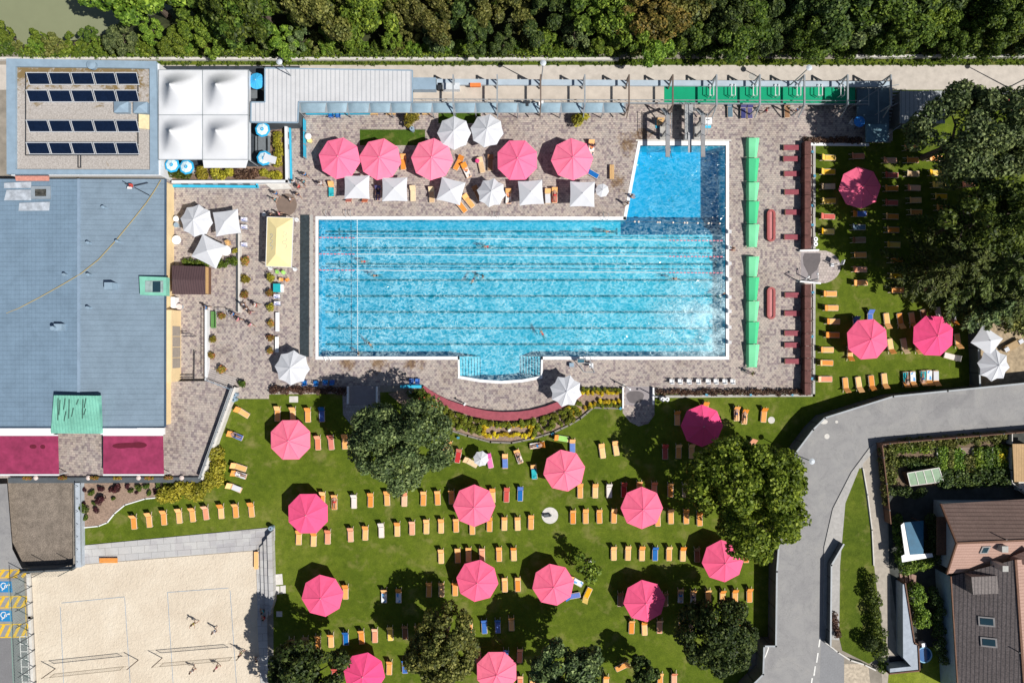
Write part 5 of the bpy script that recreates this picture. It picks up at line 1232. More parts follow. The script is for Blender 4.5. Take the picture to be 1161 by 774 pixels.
while x < 70:
    if not (14 < x < 42) or rw.random() < .3:
        key = rw.choice(['b1', 'b2']); tone = rw.choice(['mid green', 'bright green', 'bright green', 'olive'])
        o = dup(TREES[key], (x, 35.55 + rw.uniform(0, .4), 0), rw.uniform(0, 6.28), rw.uniform(.55, 1.0), '%s bush along the river wall, %s bush from the left' % (tone, ordn(nb)), 'bushes along the river wall')
        o['category'] = 'bush'; o.name = 'riverside_bush'; setmat(kid(o, 'crown'), tones[tone]); nb += 1
    x += rw.uniform(.9, 1.7)
for k in list(TREES): done(TREES[k])

# hedges: leafy strips
def hedge(px_pts, w, h, mat_, lab, name='hedge', dens=260, leaf=.14, z0=0, cat='hedge'):
    P = WP(px_pts, h * .7); cs, rd = [], []; rs = random.Random(len(lab) + int(px_pts[0][0]))
    for a, c in zip(P[:-1], P[1:]):
        L = math.dist(a, c); n = max(1, int(L / (w * .45)))
        for i in range(n):
            f = (i + .5) / n; nx, ny = -(c[1] - a[1]) / L, (c[0] - a[0]) / L
            for k in range(2):
                o = rs.uniform(-.28, .28) * w; cs.append((a[0] + (c[0] - a[0]) * f + nx * o, a[1] + (c[1] - a[1]) * f + ny * o, z0 + h * rs.uniform(.4, .72))); rd.append(w * rs.uniform(.28, .42))
    tot = sum(math.dist(a, c) for a, c in zip(P[:-1], P[1:])); c0 = P[0]
    root = thing(name, lab, cat, (c0[0], c0[1], z0)); cs = [(c[0] - c0[0], c[1] - c0[1], c[2] - z0) for c in cs]
    leaf_cloud('foliage', mat_, cs, rd, int(tot * w * dens) + 60, leaf, rs.randint(0, 9999), parent=root)
    b = MB(); 
    for c in cs[::4]: b.cyl((c[0] + c0[0], c[1] + c0[1], z0), (c[0] + c0[0], c[1] + c0[1], c[2] + z0), .03, .02, 5)
    part(b, 'stems', m_bark, root); return root
hedge([(306, 442.5), (392, 442.5)], .95, .9, m_brownleaf, 'dark brown clipped hedge south of the drain channel, at the lawn edge')
hedge([(745, 444.5), (917, 444.5)], .75, .6, m_brownleaf, 'long low brown hedge along the south edge of the deck')
hedge([(912, 158.5), (976, 158.5)], .75, .8, m_brownleaf, 'reddish brown hedge at the top right corner of the deck')
hedge([(190, 194), (215, 198)], 1.5, 1.0, m_hedge, 'green shrub patch in front of the ringed umbrellas')
hedge([(222, 197), (234, 195)], 1.7, 1.3, m_yhedge, 'bright yellow shrub in the bed south of the white tent', 'shrub', cat='shrub')
hedge([(241, 196), (264, 197)], 1.5, 1.2, m_yhedge, 'yellow-green shrub row right of the bright yellow shrub')
hedge([(266, 198), (292, 198)], 1.2, .8, M('x', (1, 1, 1)) and m_brownleaf, 'olive brown low hedge in the garden bed corner south of the tent')
hedge([(295, 198), (318, 197)], 1.1, .9, m_yhedge, 'yellow-green hedge at the corner of the snack garden wall')
hedge([(315, 150), (315, 188)], 1.2, 1.1, m_yhedge, 'tall yellow-green hedge strip beside the two ringed umbrellas')
hedge([(207, 296), (236, 301)], 1.0, .8, m_hedge, 'green hedge between the white umbrellas and the brown kiosk roof')
hedge([(246, 299), (268, 296)], 1.1, .9, m_hedge, 'dark green round hedge end near the long grey wall')
hedge([(266, 283.5), (267, 284.5)], .8, .8, m_yhedge, 'small olive shrub beside the round white table', 'shrub', cat='shrub')
hedge([(248, 508), (244, 535), (230, 556), (180, 557)], 2.3, 1.2, m_yhedge, 'broad yellow-green hedge wrapped round the terrace corner', leaf=.17, dens=220)
hedge([(1022, 642), (1056, 637)], 1.9, 2.0, L_light, 'bright green hedge below the blue pergola shelter')
hedge([(1018, 585), (1020, 640)], 1.2, 1.8, L_mid, 'dark ivy hedge left of the blue pergola shelter')
hedge([(1040, 664), (1048, 712)], 2.0, 2.2, L_light, 'yellow-green hedge between white wedge wall and dark garden')
hedge([(988, 652), (994, 700), (1002, 735)], 1.5, 1.6, L_mid, 'tall ivy hedge between grass strip and driveway')
hedge([(980, 728), (1004, 742)], 2.2, 2.0, L_dark, 'dark bushy shrub at the lower end of the driveway', 'shrub', cat='shrub')
hedge([(998, 756), (1008, 757)], 1.1, .9, L_light, 'light green shrub left of the garage ramp', 'shrub', cat='shrub')
hedge([(944, 695), (950, 722)], .9, .6, m_brownleaf, 'dry brown creeper behind the angled wall by the road')
hedge([(1063, 668), (1069, 752)], 1.3, 2.6, L_dark, 'dark hedge against the pale blue wall of the dark-roofed house')
hedge([(1057, 585), (1062, 640)], 1.6, 2.0, L_dark, 'dark hedge between the pergola shelter and the brown-roofed house')
hedge([(1008, 556), (1050, 560)], 1.1, 1.6, L_dark, 'dark hedge below the tilted garden frame')
hedge([(1002, 508), (1006, 572)], .9, 1.5, L_olive, 'brownish creeper along the left side of the vegetable garden')
# dark red and green shrub bed in the lawn corner
flat('planting_bed', [(90, 548), (184, 546), (186, 563), (165, 565), (142, 572), (130, 582), (122, 592), (112, 596), (92, 598)], .030, MATS['bed_bark_mulch'])
b = MB(); b.wall([W(92, 598), W(112, 596), W(122, 592), W(130, 582), W(142, 572), W(165, 565), W(186, 563)], .12, 0, .12); tag(b.build('bed_edging', m_white, loc=W3(140, 575)), 'thin white edging curving round the dark red shrub bed', 'edging')
rs = random.Random(3); ri = gi = 0
def bushproto(mat_, seed, n=260, leaf=.13):
    root = thing('round_shrub', 'template', 'shrub'); rs = np.random.RandomState(seed)
    cs = [(rs.normal() * .18, rs.normal() * .18, .45 + rs.rand() * .2) for _ in range(7)]; leaf_cloud('foliage', mat_, cs, [.28] * 7, n, leaf, seed, parent=root)
    b = MB(); b.cyl((0, 0, 0), (0, 0, .45), .04, .02, 5); part(b, 'stem', m_bark, root); return root
BP = bushproto(m_box, 9, 420, .11)
for px, py, r, c in ((94, 556, .5, 'r'), (104, 559, .7, 'g'), (114, 555, .7, 'r'), (126, 555, .6, 'r'), (134, 553, 1.0, 'r'), (143, 551, .6, 'r'), (113, 566, 1.1, 'r'), (93, 570, .7, 'r'), (95, 577, 1.1, 'g'), (108, 579, .7, 'r'), (127, 565, .5, 'g'),
                    (148, 557, .6, 'g'), (157, 552, .8, 'g'), (166, 552, .7, 'g'), (169, 559, .6, 'g'), (178, 550, .7, 'g'), (97, 587, .6, 'g'), (105, 570, .5, 'g'), (154, 559, .4, 'r'), (175, 557, .5, 'r')):
    x, y = W(px, py, .5)
    if c == 'r': ri += 1; lab = 'dark red shrub in the corner bed by the terrace, %s red one from the left' % ordn(ri - 1)
    else: gi += 1; lab = 'green shrub in the corner bed by the terrace, %s green one from the left' % ordn(gi - 1)
    o = dup(BP, (x, y, 0), rs.uniform(0, 6), r * 1.15, lab, 'shrubs in the corner bed'); setmat(kid(o, 'foliage'), m_purpleleaf if c == 'r' else (m_hedge if gi % 2 else L_mid))
# clipped balls following the crescent bed
def arc_y(px): return 471.8 + .0 - (abs(px - 574) / 96) ** 2 * 34 if True else 0
balls = []
for row in range(4):
    for i in range(26):
        px = 484 + i * 7.2 + (row % 2) * 3.6
        if px > 660: continue
        py = arc_y(px) + 9.5 + row * 6.2
        if 546 < px < 606 and row in (1, 2): continue
        lim = np.interp(px, [484, 497, 530, 556, 580, 605, 628, 645, 665], [470, 481, 491, 498, 498, 494, 486, 479, 470])
        if py > lim: continue
        balls.append((px + rs.uniform(-.8, .8), py + rs.uniform(-.8, .8), rs.uniform(.52, .72), 'g'))
for i in range(13):   # yellow ring in the middle of the bed
    balls.append((549 + i * 4.7, 481.6 + (1.2 if i % 2 else 0), rs.uniform(.35, .5), 'y')); balls.append((551 + i * 4.5, 494.5 - (i % 3), rs.uniform(.35, .5), 'y'))
for i in range(3): balls.append((548.5, 483 + i * 4, .5, 'y')); balls.append((603, 483 + i * 3.5, .5, 'y'))
for i in range(8): balls.append((660 + i * 5.8, 446 - (i % 2) * .7, rs.uniform(.4, .5), 'y')); balls.append((664 + i * 5.4, 455 + (1 if i < 3 else 0) + max(0, 3 - i) * 2.0, rs.uniform(.4, .55), 'y'))
for i in range(8): balls.append((661 + i * 5.9, 441.8, rs.uniform(.4, .5), 'g')); balls.append((668 + i * 5.0, 459.3 + max(0, 2 - i), rs.uniform(.4, .5), 'g'))
for px, py in ((645, 463), (651, 467), (656, 464), (639, 468), (632, 473), (648, 472)): balls.append((px, py, .5, 'y' if px > 644 else 'g'))
for px, py, r, c in balls:
    x, y = W(px, py, .4)
    o = dup(BP, (x, y, 0), rs.uniform(0, 6), r * 1.45, 'small clipped green shrub ball in the planted bed behind the maroon bench' if c == 'g' else 'small yellow flowering plant in the planted bed behind the maroon bench', 'clipped shrub balls in the bed' if c == 'g' else 'yellow plants in the bed')
    o.name = 'clipped_shrub' if c == 'g' else 'yellow_flower_plant'; o['category'] = 'shrub' if c == 'g' else 'flower'
    if c == 'y': setmat(kid(o, 'foliage'), m_yflower)
# leafy left end of the bed: ground cover that nobody could count
def cover(poly, h, mat_, n, leaf, seed, nm='ground_cover', z=0.0):
    P = WP(poly); xs = [p[0] for p in P]; ys = [p[1] for p in P]; rs = np.random.RandomState(seed); cs = []
    def inside(x, y):
        c = False; j = len(P) - 1
        for i in range(len(P)):
            if (P[i][1] > y) != (P[j][1] > y) and x < (P[j][0] - P[i][0]) * (y - P[i][1]) / (P[j][1] - P[i][1]) + P[i][0]: c = not c
            j = i
        return c
    while len(cs) < (90 if nm not in ('verge_tufts', 'bank_undergrowth') else 900):
        x, y = rs.uniform(min(xs), max(xs)), rs.uniform(min(ys), max(ys))
        if inside(x, y): cs.append((x, y, z + h * (.3 + .5 * rs.rand())))
    o = leaf_cloud(nm, mat_, cs, [h * .7 + .1] * len(cs), n, leaf, seed); return tag(o, kind='stuff')
cover([(462, 444), (480, 441), (500, 456), (500, 478), (478, 464)], .4, m_hedge, 3500, .14, 5, 'rose_ground_cover')
cover([(462, 444), (480, 441), (500, 456), (500, 478), (478, 464)], .5, M('x2', (1, 1, 1)) and leaf_mat('rose_flower', (.35, .03, .05), (.6, .12, .08), (.75, .3, .15)), 90, .16, 6, 'rose_flowers')
# vegetable garden
gb = [(1010, 505, 1055, 511), (1010, 520, 1062, 526), (1030, 523, 1062, 531), (1063, 506, 1071, 532), (1073, 508, 1077, 530), (1079, 508, 1089, 532), (1092, 518, 1101, 532), (1103, 508, 1110, 530), (1114, 508, 1122, 530), (1126, 506, 1138, 530)]
flat('vegetable_bed', [(1007, 503), (1140, 493), (1141, 548), (1009, 552)], .030, M('garden_earth', (.17, .12, .08), .95, .3, 3.0))
for i, (x0, y0, x1, y1) in enumerate(gb):
    cover([(x0, y0), (x1, y0), (x1, y1), (x0, y1)], .38, (L_light, L_mid, L_dark, L_light, L_olive, L_light, L_olive, L_light, L_mid, L_light)[i], 1500, .16, 300 + i, 'vegetable_plants', .05)
cover([(1008, 500), (1138, 491), (1138, 499), (1008, 507)], .45, L_olive, 4000, .17, 320, 'vegetable_plants')
cover([(1062, 534), (1139, 530), (1139, 546), (1062, 550)], .7, L_dark, 3500, .2, 321, 'vegetable_plants')
cover([(1006, 505), (1011, 505), (1012, 545), (1007, 545)], .6, L_olive, 1200, .16, 322, 'vegetable_plants')
cover([(1131, 508), (1138, 508), (1138, 522), (1131, 522)], .5, m_yflower, 160, .16, 323, 'orange_flowers')
for i, (x, y0, y1) in enumerate(((1062.5, 506, 524), (1077.8, 508, 531), (1090, 508, 525), (1103, 508, 532), (1113, 508, 532), (1125, 508, 531))):
    A, C = W3(x, y0, .2), W3(x, y1, .2); b = MB(); b.bar((A[0], A[1], .15), (C[0], C[1], .15), .12, .25)
    tag(b.build('bed_board', m_lconc, loc=A), 'pale board dividing the vegetable beds, %s from the left' % ordn(i), 'board', 'boards between the vegetable beds')
flat('vegetable_bed', [(1091, 507), (1102, 507), (1102, 517), (1091, 517)], .036, M('bare_earth', (.25, .19, .15), .95))
# dry ground scrub at the far right
cover([(1130, 345), (1200, 330), (1200, 385), (1140, 372)], .9, L_olive, 4500, .22, 330, 'scrub')
cover([(150, 67.5), (1250, 67.5), (1250, 74.5), (150, 74.5)], .06, L_mid, 12000, .13, 340, 'verge_tufts')
cover([(-40, 57), (1250, 56), (1250, 65.2), (-40, 65.2)], .55, L_mid, 26000, .17, 342, 'bank_undergrowth')
cover([(30, 59), (640, 58), (640, 65.4), (30, 65.4)], .6, L_light, 9000, .17, 343, 'bank_undergrowth')
# flower pots on the promenade
FP = None
for i, (px, py, r) in enumerate(((278.5, 295.6, .5), (278.5, 316.4, .52), (277.3, 334, .48), (307.3, 315, .5), (306.8, 332, .46), (306.8, 348, .46), (251.2, 358, .42), (241.3, 384.6, .42), (240, 403, .42), (252, 418.7, .5), (307, 366, .42), (306.6, 383, .42), (305.9, 397.7, .4), (274.7, 435, .45), (521.5, 147, .0))):
    if r == 0: continue
    x, y = W(px, py, .5); rowname = 'beside the long grey wall' if i < 3 else ('in the line west of the white benches' if i in (3, 4, 5, 10, 11, 12) else ('beside the low white wall' if i in (6, 7, 8) else ''))
    k = {0: 'top', 1: 'middle', 2: 'bottom', 3: 'first from the top', 4: 'second from the top', 5: 'third from the top', 10: 'fourth from the top', 11: 'fifth from the top', 12: 'lowest', 6: 'top', 7: 'middle', 8: 'bottom'}.get(i)
    lab = ('round flower pot %s, %s' % (rowname, k)) if k else ('red and yellow flower pot at the top of the terrace steps' if i == 9 else 'narrow green potted shrub at the right end of the terrace steps')
    if FP is None:
        FP = thing('flower_pot', lab, 'flower pot', (x, y, 0), 'flower pots on the promenade'); b = MB(); b.cyl((x, y, 0), (x, y, .38), .28, .36, 14); part(b, 'pot', M('pot_clay', (.25, .13, .09)), FP)
        rs2 = np.random.RandomState(4); cs = [(rs2.normal() * .2, rs2.normal() * .2, .5 + .2 * rs2.rand()) for _ in range(9)]
        leaf_cloud('flowers', m_mixflower, cs, [.28] * 9, 420, .11, 4, parent=FP)
        FP.scale = (1.1, 1.1, 1)
    else:
        o = dup(FP, (x, y, 0), i * 1.3, r * 2.1, lab)
        if i in (3, 5, 1, 7): setmat(kid(o, 'flowers'), m_yhedge)
        if i == 13: setmat(kid(o, 'flowers'), L_mid)
# two palms / yuccas in front of the gallery
for px, py, lab, pot in ((468.5, 131, 'bright yellow-green bamboo in a pot below the canopy, near the turf strip', (467, 145)), (658, 132, 'yellow-green bamboo plant in wooden box under the right end of the canopy', (653, 138))):
    x, y = W(px, py, 1.2); root = thing('potted_bamboo', lab, 'potted plant', (x, y, 0)); rs2 = np.random.RandomState(int(px)); cs = [(rs2.normal() * .35, rs2.normal() * .35, 1.0 + rs2.rand() * .8) for _ in range(10)]
    leaf_cloud('foliage', m_yhedge, cs, [.5] * 10, 700, .16, int(px), aspect=3, parent=root); qx, qy = W(*pot); b = MB(); b.cyl((x, y, 0), (x, y, .5), .32, .42, 12); part(b, 'pot', m_dwood, root)
    b = MB(); 
    for k in range(5): b.cyl((x, y, .4), (x + .3 * math.cos(k), y + .3 * math.sin(k), 1.4), .03, .015, 5)
    part(b, 'stems', m_wood, root)
done(BP)
# ------------------------------------------------------------------ umbrellas
def canopy_geo(b, n, r, z0, z1, rot, scallop=0.0, mi=None):
    rot_ = rot; base = len(b.v); rows = 4
    vs = [(0, 0, z1)]; ring = []
    for j in range(1, rows + 1):
        f = j / rows; row = []
        for i in range(2 * n):
            a = rot_ + i * math.pi / n; mid = i % 2 == 1
            rr = r * f * (math.cos(math.pi / n) * (1 - scallop * f) if mid else 1.0)
            zz = z1 + (z0 - z1) * f ** 1.06 - (.045 * r * math.sin(math.pi * f) * .5 if mid else 0)
            row.append(len(vs)); vs.append((rr * math.sin(a), rr * math.cos(a), zz))
        ring.append(row)
    fs = []
    for i in range(2 * n):
        k = (i + 1) % (2 * n); fs.append((0, ring[0][i], ring[0][k]))
        for j in range(rows - 1): fs.append((ring[j][i], ring[j + 1][i], ring[j + 1][k], ring[j][k]))
    b.add(vs, fs)
    if mi:
        nf = 2 * n * rows
        for q in range(nf): b.mi[-nf + q] = mi[0] if q % rows == 0 else mi[min(len(mi) - 1, q % rows)]
def umbrella(px, py, r, rot, lab, mat_, kind='oct', z0=2.2, z1=3.12, n=8, scallop=0.0, group=None, w=None, name='parasol', bands=None, pole=None):
    x, y = W(px, py, (z0 + z1) / 2); t = thing(name, lab, 'umbrella', (x, y, 0), group)
    b = MB(); mats = mat_ if isinstance(mat_, list) else [mat_]
    if kind == 'oct': canopy_geo(b, n, r, z0, z1, R(rot), scallop, bands)
    else:
        w, h = w; ring = []
        for cu, cv, du, dv in ((-1, -1, 1, 0), (1, -1, 0, 1), (1, 1, -1, 0), (-1, 1, 0, -1)):
            for k in range(4): f = k / 4; s_ = 1 - .05 * math.sin(math.pi * f); ring.append(((cu + 2 * f * du) * (s_ if dv else 1), (cv + 2 * f * dv) * (s_ if du else 1)))
        vs = [(0, 0, z1)] + [(u * w / 2 * q_, v * h / 2 * q_, z1 + (z0 - z1) * q_) for q_ in (.5, 1) for u, v in ring]; n_ = len(ring)
        b.add(vs, [(0, 1 + k, 1 + (k + 1) % n_) for k in range(n_)] + [(1 + k, 1 + n_ + k, 1 + n_ + (k + 1) % n_, 1 + (k + 1) % n_) for k in range(n_)])
        c, s = math.cos(R(-rot)), math.sin(R(-rot)); b.v = [(p[0] * c - p[1] * s, p[0] * s + p[1] * c, p[2]) for p in b.v]
    me = b.build('canopy', mats); me.parent = t
    if kind == 'oct' and n == 8 and r > 1.5:
        b = MB()
        for i in range(n):
            a = R(rot) + i * 2 * math.pi / n; P_ = [(r * f * math.sin(a), r * f * math.cos(a), z1 + (z0 - z1) * f ** 1.06 + .008) for f in (.03, .25, .5, .75, 1)]
            for p1, p2 in zip(P_[:-1], P_[1:]): b.bar(p1, p2, .045, .014)
        o = b.build('seam', mats[0] if 'pink' not in mats[0].name else m_seam); o.parent = t
    b = MB(); b.cyl((0, 0, 0), (0, 0, z1 + .03), .04); b.cyl((0, 0, z1), (0, 0, z1 + .12), .05, .03)
    o = b.build('pole', pole or m_wallw); o.parent = t
    b = MB()
    k = n if kind == 'oct' else 4
    for i in range(k):
        if kind == 'oct': a = R(rot) + i * 2 * math.pi / n; e = (r * .97 * math.sin(a), r * .97 * math.cos(a))
        else:
            u, v = ((1, 1), (1, -1), (-1, -1), (-1, 1))[i]; q = (u * w / 2 * .97, v * h / 2 * .97); c, s = math.cos(R(-rot)), math.sin(R(-rot)); e = (q[0] * c - q[1] * s, q[0] * s + q[1] * c)
        b.bar((0, 0, z1 - .06), (e[0], e[1], z0 - .04), .03, .03)
    o = b.build('ribs', m_wallw); o.parent = t
    b = MB(); b.cyl((0, 0, 0), (0, 0, .12), .38, .34, 12); o = b.build('base', m_conc); o.parent = t
    return t
PK = [(384, 178.5, 10, 'leftmost of the five on the pool deck'), (430.5, 179.5, 10, 'second of the five on the pool deck'), (489.5, 179.5, 5, 'middle of the five on the pool deck'), (586.5, 180.5, 22, 'fourth of the five on the pool deck'),
      (649, 179.5, -3, 'rightmost of the five on the pool deck'), (977, 212, -5, 'mostly in tree shade, right of the deck hedge'), (985.5, 384.5, 18, 'on the right-hand lawn, left of the pair'), (1060.5, 380.5, -20, 'on the right-hand lawn, right of the pair'),
      (797, 483, 0, 'with tree shadow across it, above the large bright tree'), (328, 499, 22, 'on the lawn nearest the terrace steps'), (348, 583, 22, 'just above the corner of the sand court steps'), (537.5, 574, 0, 'in the middle of the lawn below the large grey-green tree'),
      (640, 534, -10, 'nearest below the curved flower bed'), (728.5, 576.5, 0, 'left of the large bright tree'), (821, 637, -5, 'partly covered by the large bright tree'), (541, 659.5, 8, 'left one of two in the lower middle of the lawn'),
      (627.5, 664, -10, 'right of the lower middle pair, beside the thin young tree'), (364.5, 676.5, -8, 'right of the seating steps of the sand court'), (731.5, 682.5, -7, 'left of the round dark tree, shadow on its edge'), (412, 765, 10, 'cut by the bottom edge, left one'), (563, 763, 22, 'cut by the bottom edge, right of the olive tree')]
m_pink2 = M('pink_canvas_deck', (1.0, .175, .34), .85, .03, 1.2, trans=.06, spec=.1)
m_seam = M('pink_seam', (.80, .10, .24), .85)
jitter(m_pink, .005, .92, 1.06); jitter(m_pink2, .005, .94, 1.06)
for px, py, rot, lab in PK:
    umbrella(px, py, 2.52, rot, 'pink octagonal parasol ' + lab, m_pink2 if py < 200 else m_pink, group='large pink parasols')
WH = [(514.5, 149.5, 2.02, 0, .03, 'left one of the white pair above the pink row'), (552, 147, 2.0, 10, .03, 'right one of the white pair above the pink row'), (330, 417, 2.1, 5, .06, 'at the lower left corner of the pool'),
      (642, 443.5, 1.95, 15, .10, 'at the right end of the curved maroon bench'), (221, 249.5, 1.95, 8, .05, 'in the cafe corner, leftmost'), (557, 217.5, 1.75, 10, .08, 'tilted, between two square ones beside the pool'), (1129.5, 414, 1.95, 8, .10, 'on the dry sandy patch')]
for px, py, r, rot, sc, lab in WH: umbrella(px, py, r, rot, 'white octagonal umbrella ' + lab, m_wfab, scallop=sc, group='white umbrellas')
umbrella(545.3, 520, .95, 12, 'small pale grey umbrella on the lawn beside a magenta towel', m_wfab, z0=1.7, z1=2.1, scallop=.05)
umbrella(683, 215.5, .82, 10, 'small white umbrella at the right end of the poolside row', m_wfab, z0=1.7, z1=2.05)
SQ = [(404, 211.5, 3.0, 2.8, 0, 'leftmost of the poolside row'), (447, 214, 3.0, 2.85, 0, 'second of the poolside row'), (511, 216, 2.9, 2.8, 14, 'slightly turned, left of the tilted octagonal one'), (602, 217.8, 2.9, 2.9, -4, 'right of the tilted octagonal one'),
      (660.5, 219.5, 2.95, 3.0, 1, 'beside the small round white umbrella'), (256, 252, 3.0, 2.9, -8, 'in the cafe corner, right one'), (236, 284.5, 3.3, 3.0, 27, 'turned, in the cafe corner above the brown kiosk'), (1121, 386, 2.9, 2.6, 35, 'turned, on the dry sandy patch at the right')]
for px, py, w, h, rot, lab in SQ: umbrella(px, py, 0, rot, 'white square umbrella ' + lab, m_wfab, 'sq', w=(w, h), group='square white umbrellas', z1=2.85)
umbrella(290.3, 91.3, .98, 0, 'plain sky-blue umbrella in the gap between tent and white metal roof', m_blue, n=12, z0=2.3, z1=2.75)
m_bw = [M('umbrella_blue', (.02, .36, .66), .7, .05), M('umbrella_pale', (.62, .78, .86), .7, .05)]
for px, py, lab in ((297.3, 146.5, 'right of the tent, upper one'), (299, 179, 'right of the tent, lower one, with towel over its edge'), (194.5, 186.8, 'below the tent, left one'), (211, 189, 'below the tent, right one')):
    umbrella(px, py, .92, 10, 'blue and white ringed umbrella ' + lab, m_bw, z0=2.0, z1=2.3, bands=[0, 1, 1, 0], group='ringed blue umbrellas')
b = MB(); q = W3(306, 180, 2.35); b.box((q[0], q[1], 2.33), (1.5, .85, .04), R(-18), R(8)); tag(b.build('white_towel', m_wfab, loc=q), 'white and blue towel hanging over the lower ringed umbrella', 'towel')
umbrella(975, 137.5, .68, 0, 'small bright blue umbrella in the shade beside the gallery end', M('bright_blue', (.03, .22, .66)), n=10, z0=1.7, z1=1.95)
umbrella(180+955/7.23-1, 205, .01, 0, 'x', m_wfab) if False else None
# yellow gazebo
t = thing('yellow_canopy', 'long pale yellow hipped canopy beside the drain channel', 'canopy', W3(316, 274, 2.5, 0))
A = [W3(303, 246, 2.45), W3(332.5, 247, 2.45), W3(330.5, 303, 2.45), W3(301.5, 302, 2.45)]; r0, r1 = W3(313.5, 259, 3.1), W3(312.5, 288, 3.1)
b = MB(); b.add(A + [r0, r1], [(0, 1, 4), (1, 2, 5, 4), (2, 3, 5), (3, 0, 4, 5)]); part(b, 'canopy', m_yel, t)
b = MB()
for i in range(4): b.bar(A[i], A[(i + 1) % 4], .06, .12); b.cyl((A[i][0], A[i][1], 0), A[i], .05)
part(b, 'frame', m_wallw, t)
b = MB()    # the two faint grey emblems written along the slopes
def squig(cx, cy, z, sx, sy, zz):
    pts = [(0, -1), (.5, -.8), (.25, -.45), (-.4, -.55), (-.5, -.2), (.3, -.1), (.5, .15), (-.3, .25), (-.45, .5), (.2, .55), (.5, .8), (-.1, 1), (-.4, .8)]
    P = [(cx + p[0] * sx, cy + p[1] * sy, zz(cx + p[0] * sx)) for p in pts]
    for a, c in zip(P[:-1], P[1:]): b.bar(a, c, .05, .012)
xl, xr_, xm = A[3][0], A[1][0], r0[0]
zl = lambda x: 2.45 + .65 * max(0, min(1, (x - xl) / (xm - xl))) + .03; zr_ = lambda x: 3.1 - .65 * (x - xm) / (xr_ - xm) + .03
c1 = W(308, 274, 2.8); c2 = W(323, 272, 2.8); squig(c1[0], c1[1], 0, .35, .95, zl); squig(c2[0], c2[1], 0, .45, 1.0, zr_)
part(b, 'emblem', M('grey_print', (.45, .45, .42)), t)
for i in range(4):
    px, py = ((299, 243), (336, 249), (334, 305), (306, 304))[i]; 
    b = MB(); q = W3(px, py, .1); b.cyl((q[0], q[1], 0), (q[0], q[1], .12), .28, .24, 14); part(b, 'foot_weight', m_wallw, t)
# kiosk
t = thing('brown_kiosk', 'small kiosk with dark brown ribbed gable roof and light wood gable', 'kiosk', W3(214, 318, 2, 0))
A = [W3(195, 301, 1.9), W3(233, 302, 1.9), W3(233, 317.5, 2.4), W3(195, 317, 2.4), W3(195, 333.5, 1.9), W3(233, 334, 1.9)]
b = MB(); b.add([A[0], A[1], A[2], A[3]], [(0, 1, 2, 3)]); part(b, 'roof', stripe_mat('kiosk_roof', (.10, .06, .065), (.05, .03, .035), .3, 'X', .4, .7, 0, .1), t)
b = MB(); b.add([A[3], A[2], A[5], A[4]], [(0, 1, 2, 3)]); part(b, 'roof', MATS['kiosk_roof'], t)
b = MB(); x1 = A[1][0] - .15; x0 = A[0][0] + .1; y1, y0 = A[0][1] - .1, A[4][1] + .1; b.prism([(x0, y0), (x1, y0), (x1, y1), (x0, y1)], 0, 1.8); part(b, 'wall', m_dwood, t)
b = MB(); b.add([(x1 + .02, y0, .8), (x1 + .02, y1, .8), (x1 + .02, y1, 1.8), (x1 + .02, (y0 + y1) / 2, 2.3), (x1 + .02, y0, 1.8)], [(0, 1, 2, 3, 4)]); part(b, 'gable', m_wood, t)
# stretched green shade tents
def shade_row(ys, lab, x0=846.5, x1=859.5):
    t = thing('shade_tent', lab, 'shade tent', W3(853, (ys[0] + ys[-1]) / 2, .6, 0), 'green shade tents')
    for i, (a, c) in enumerate(zip(ys[:-1], ys[1:])):
        a += .45; c -= .45; b = MB(); off = 1.2 if i % 2 else -.6; n = 8; vs = []
        for k in range(n + 1):
            f = k / n; y = a + (c - a) * f; bow = math.sin(math.pi * f); 
            for j, (xx, zz) in enumerate(((x0 - 1.6 * bow * .6, .25), (x0 + 2.6, .80 - .10 * bow), (x1 - 3.2 + 1.6 * (.5 - f), .95 - .12 * bow), (x1 + 3.0 * (.5 - f), .55))):
                vs.append(W3(xx, y, zz + .12 * math.cos(math.pi * f)))
        b.add(vs, [(k * 4 + j, (k + 1) * 4 + j, (k + 1) * 4 + j + 1, k * 4 + j + 1) for k in range(n) for j in range(3)])
        part(b, 'canopy_panel', m_gtarp if i % 2 == 0 else m_gtarp2, t)
    b = MB()
    for y in ys:
        for xx in (x0 + 1, x1 - 1): q = W3(xx, y, .5); b.cyl((q[0], q[1], 0), q, .03)
    part(b, 'frame', m_gtarp2, t)
    b = MB()
    for y in ys: q = W3(x1 - .8, y + 1.5, .85); b.box(q, (.08, .08, .06)); 
    part(b, 'clip', m_black, t)
shade_row([156, 179, 206.5, 228, 254, 280.5], 'long green stretched shade tent beside the diving pool, upper of two')
shade_row([290.5, 314, 341, 364.5, 390, 416.5], 'long green stretched shade tent beside the main pool, lower of two')
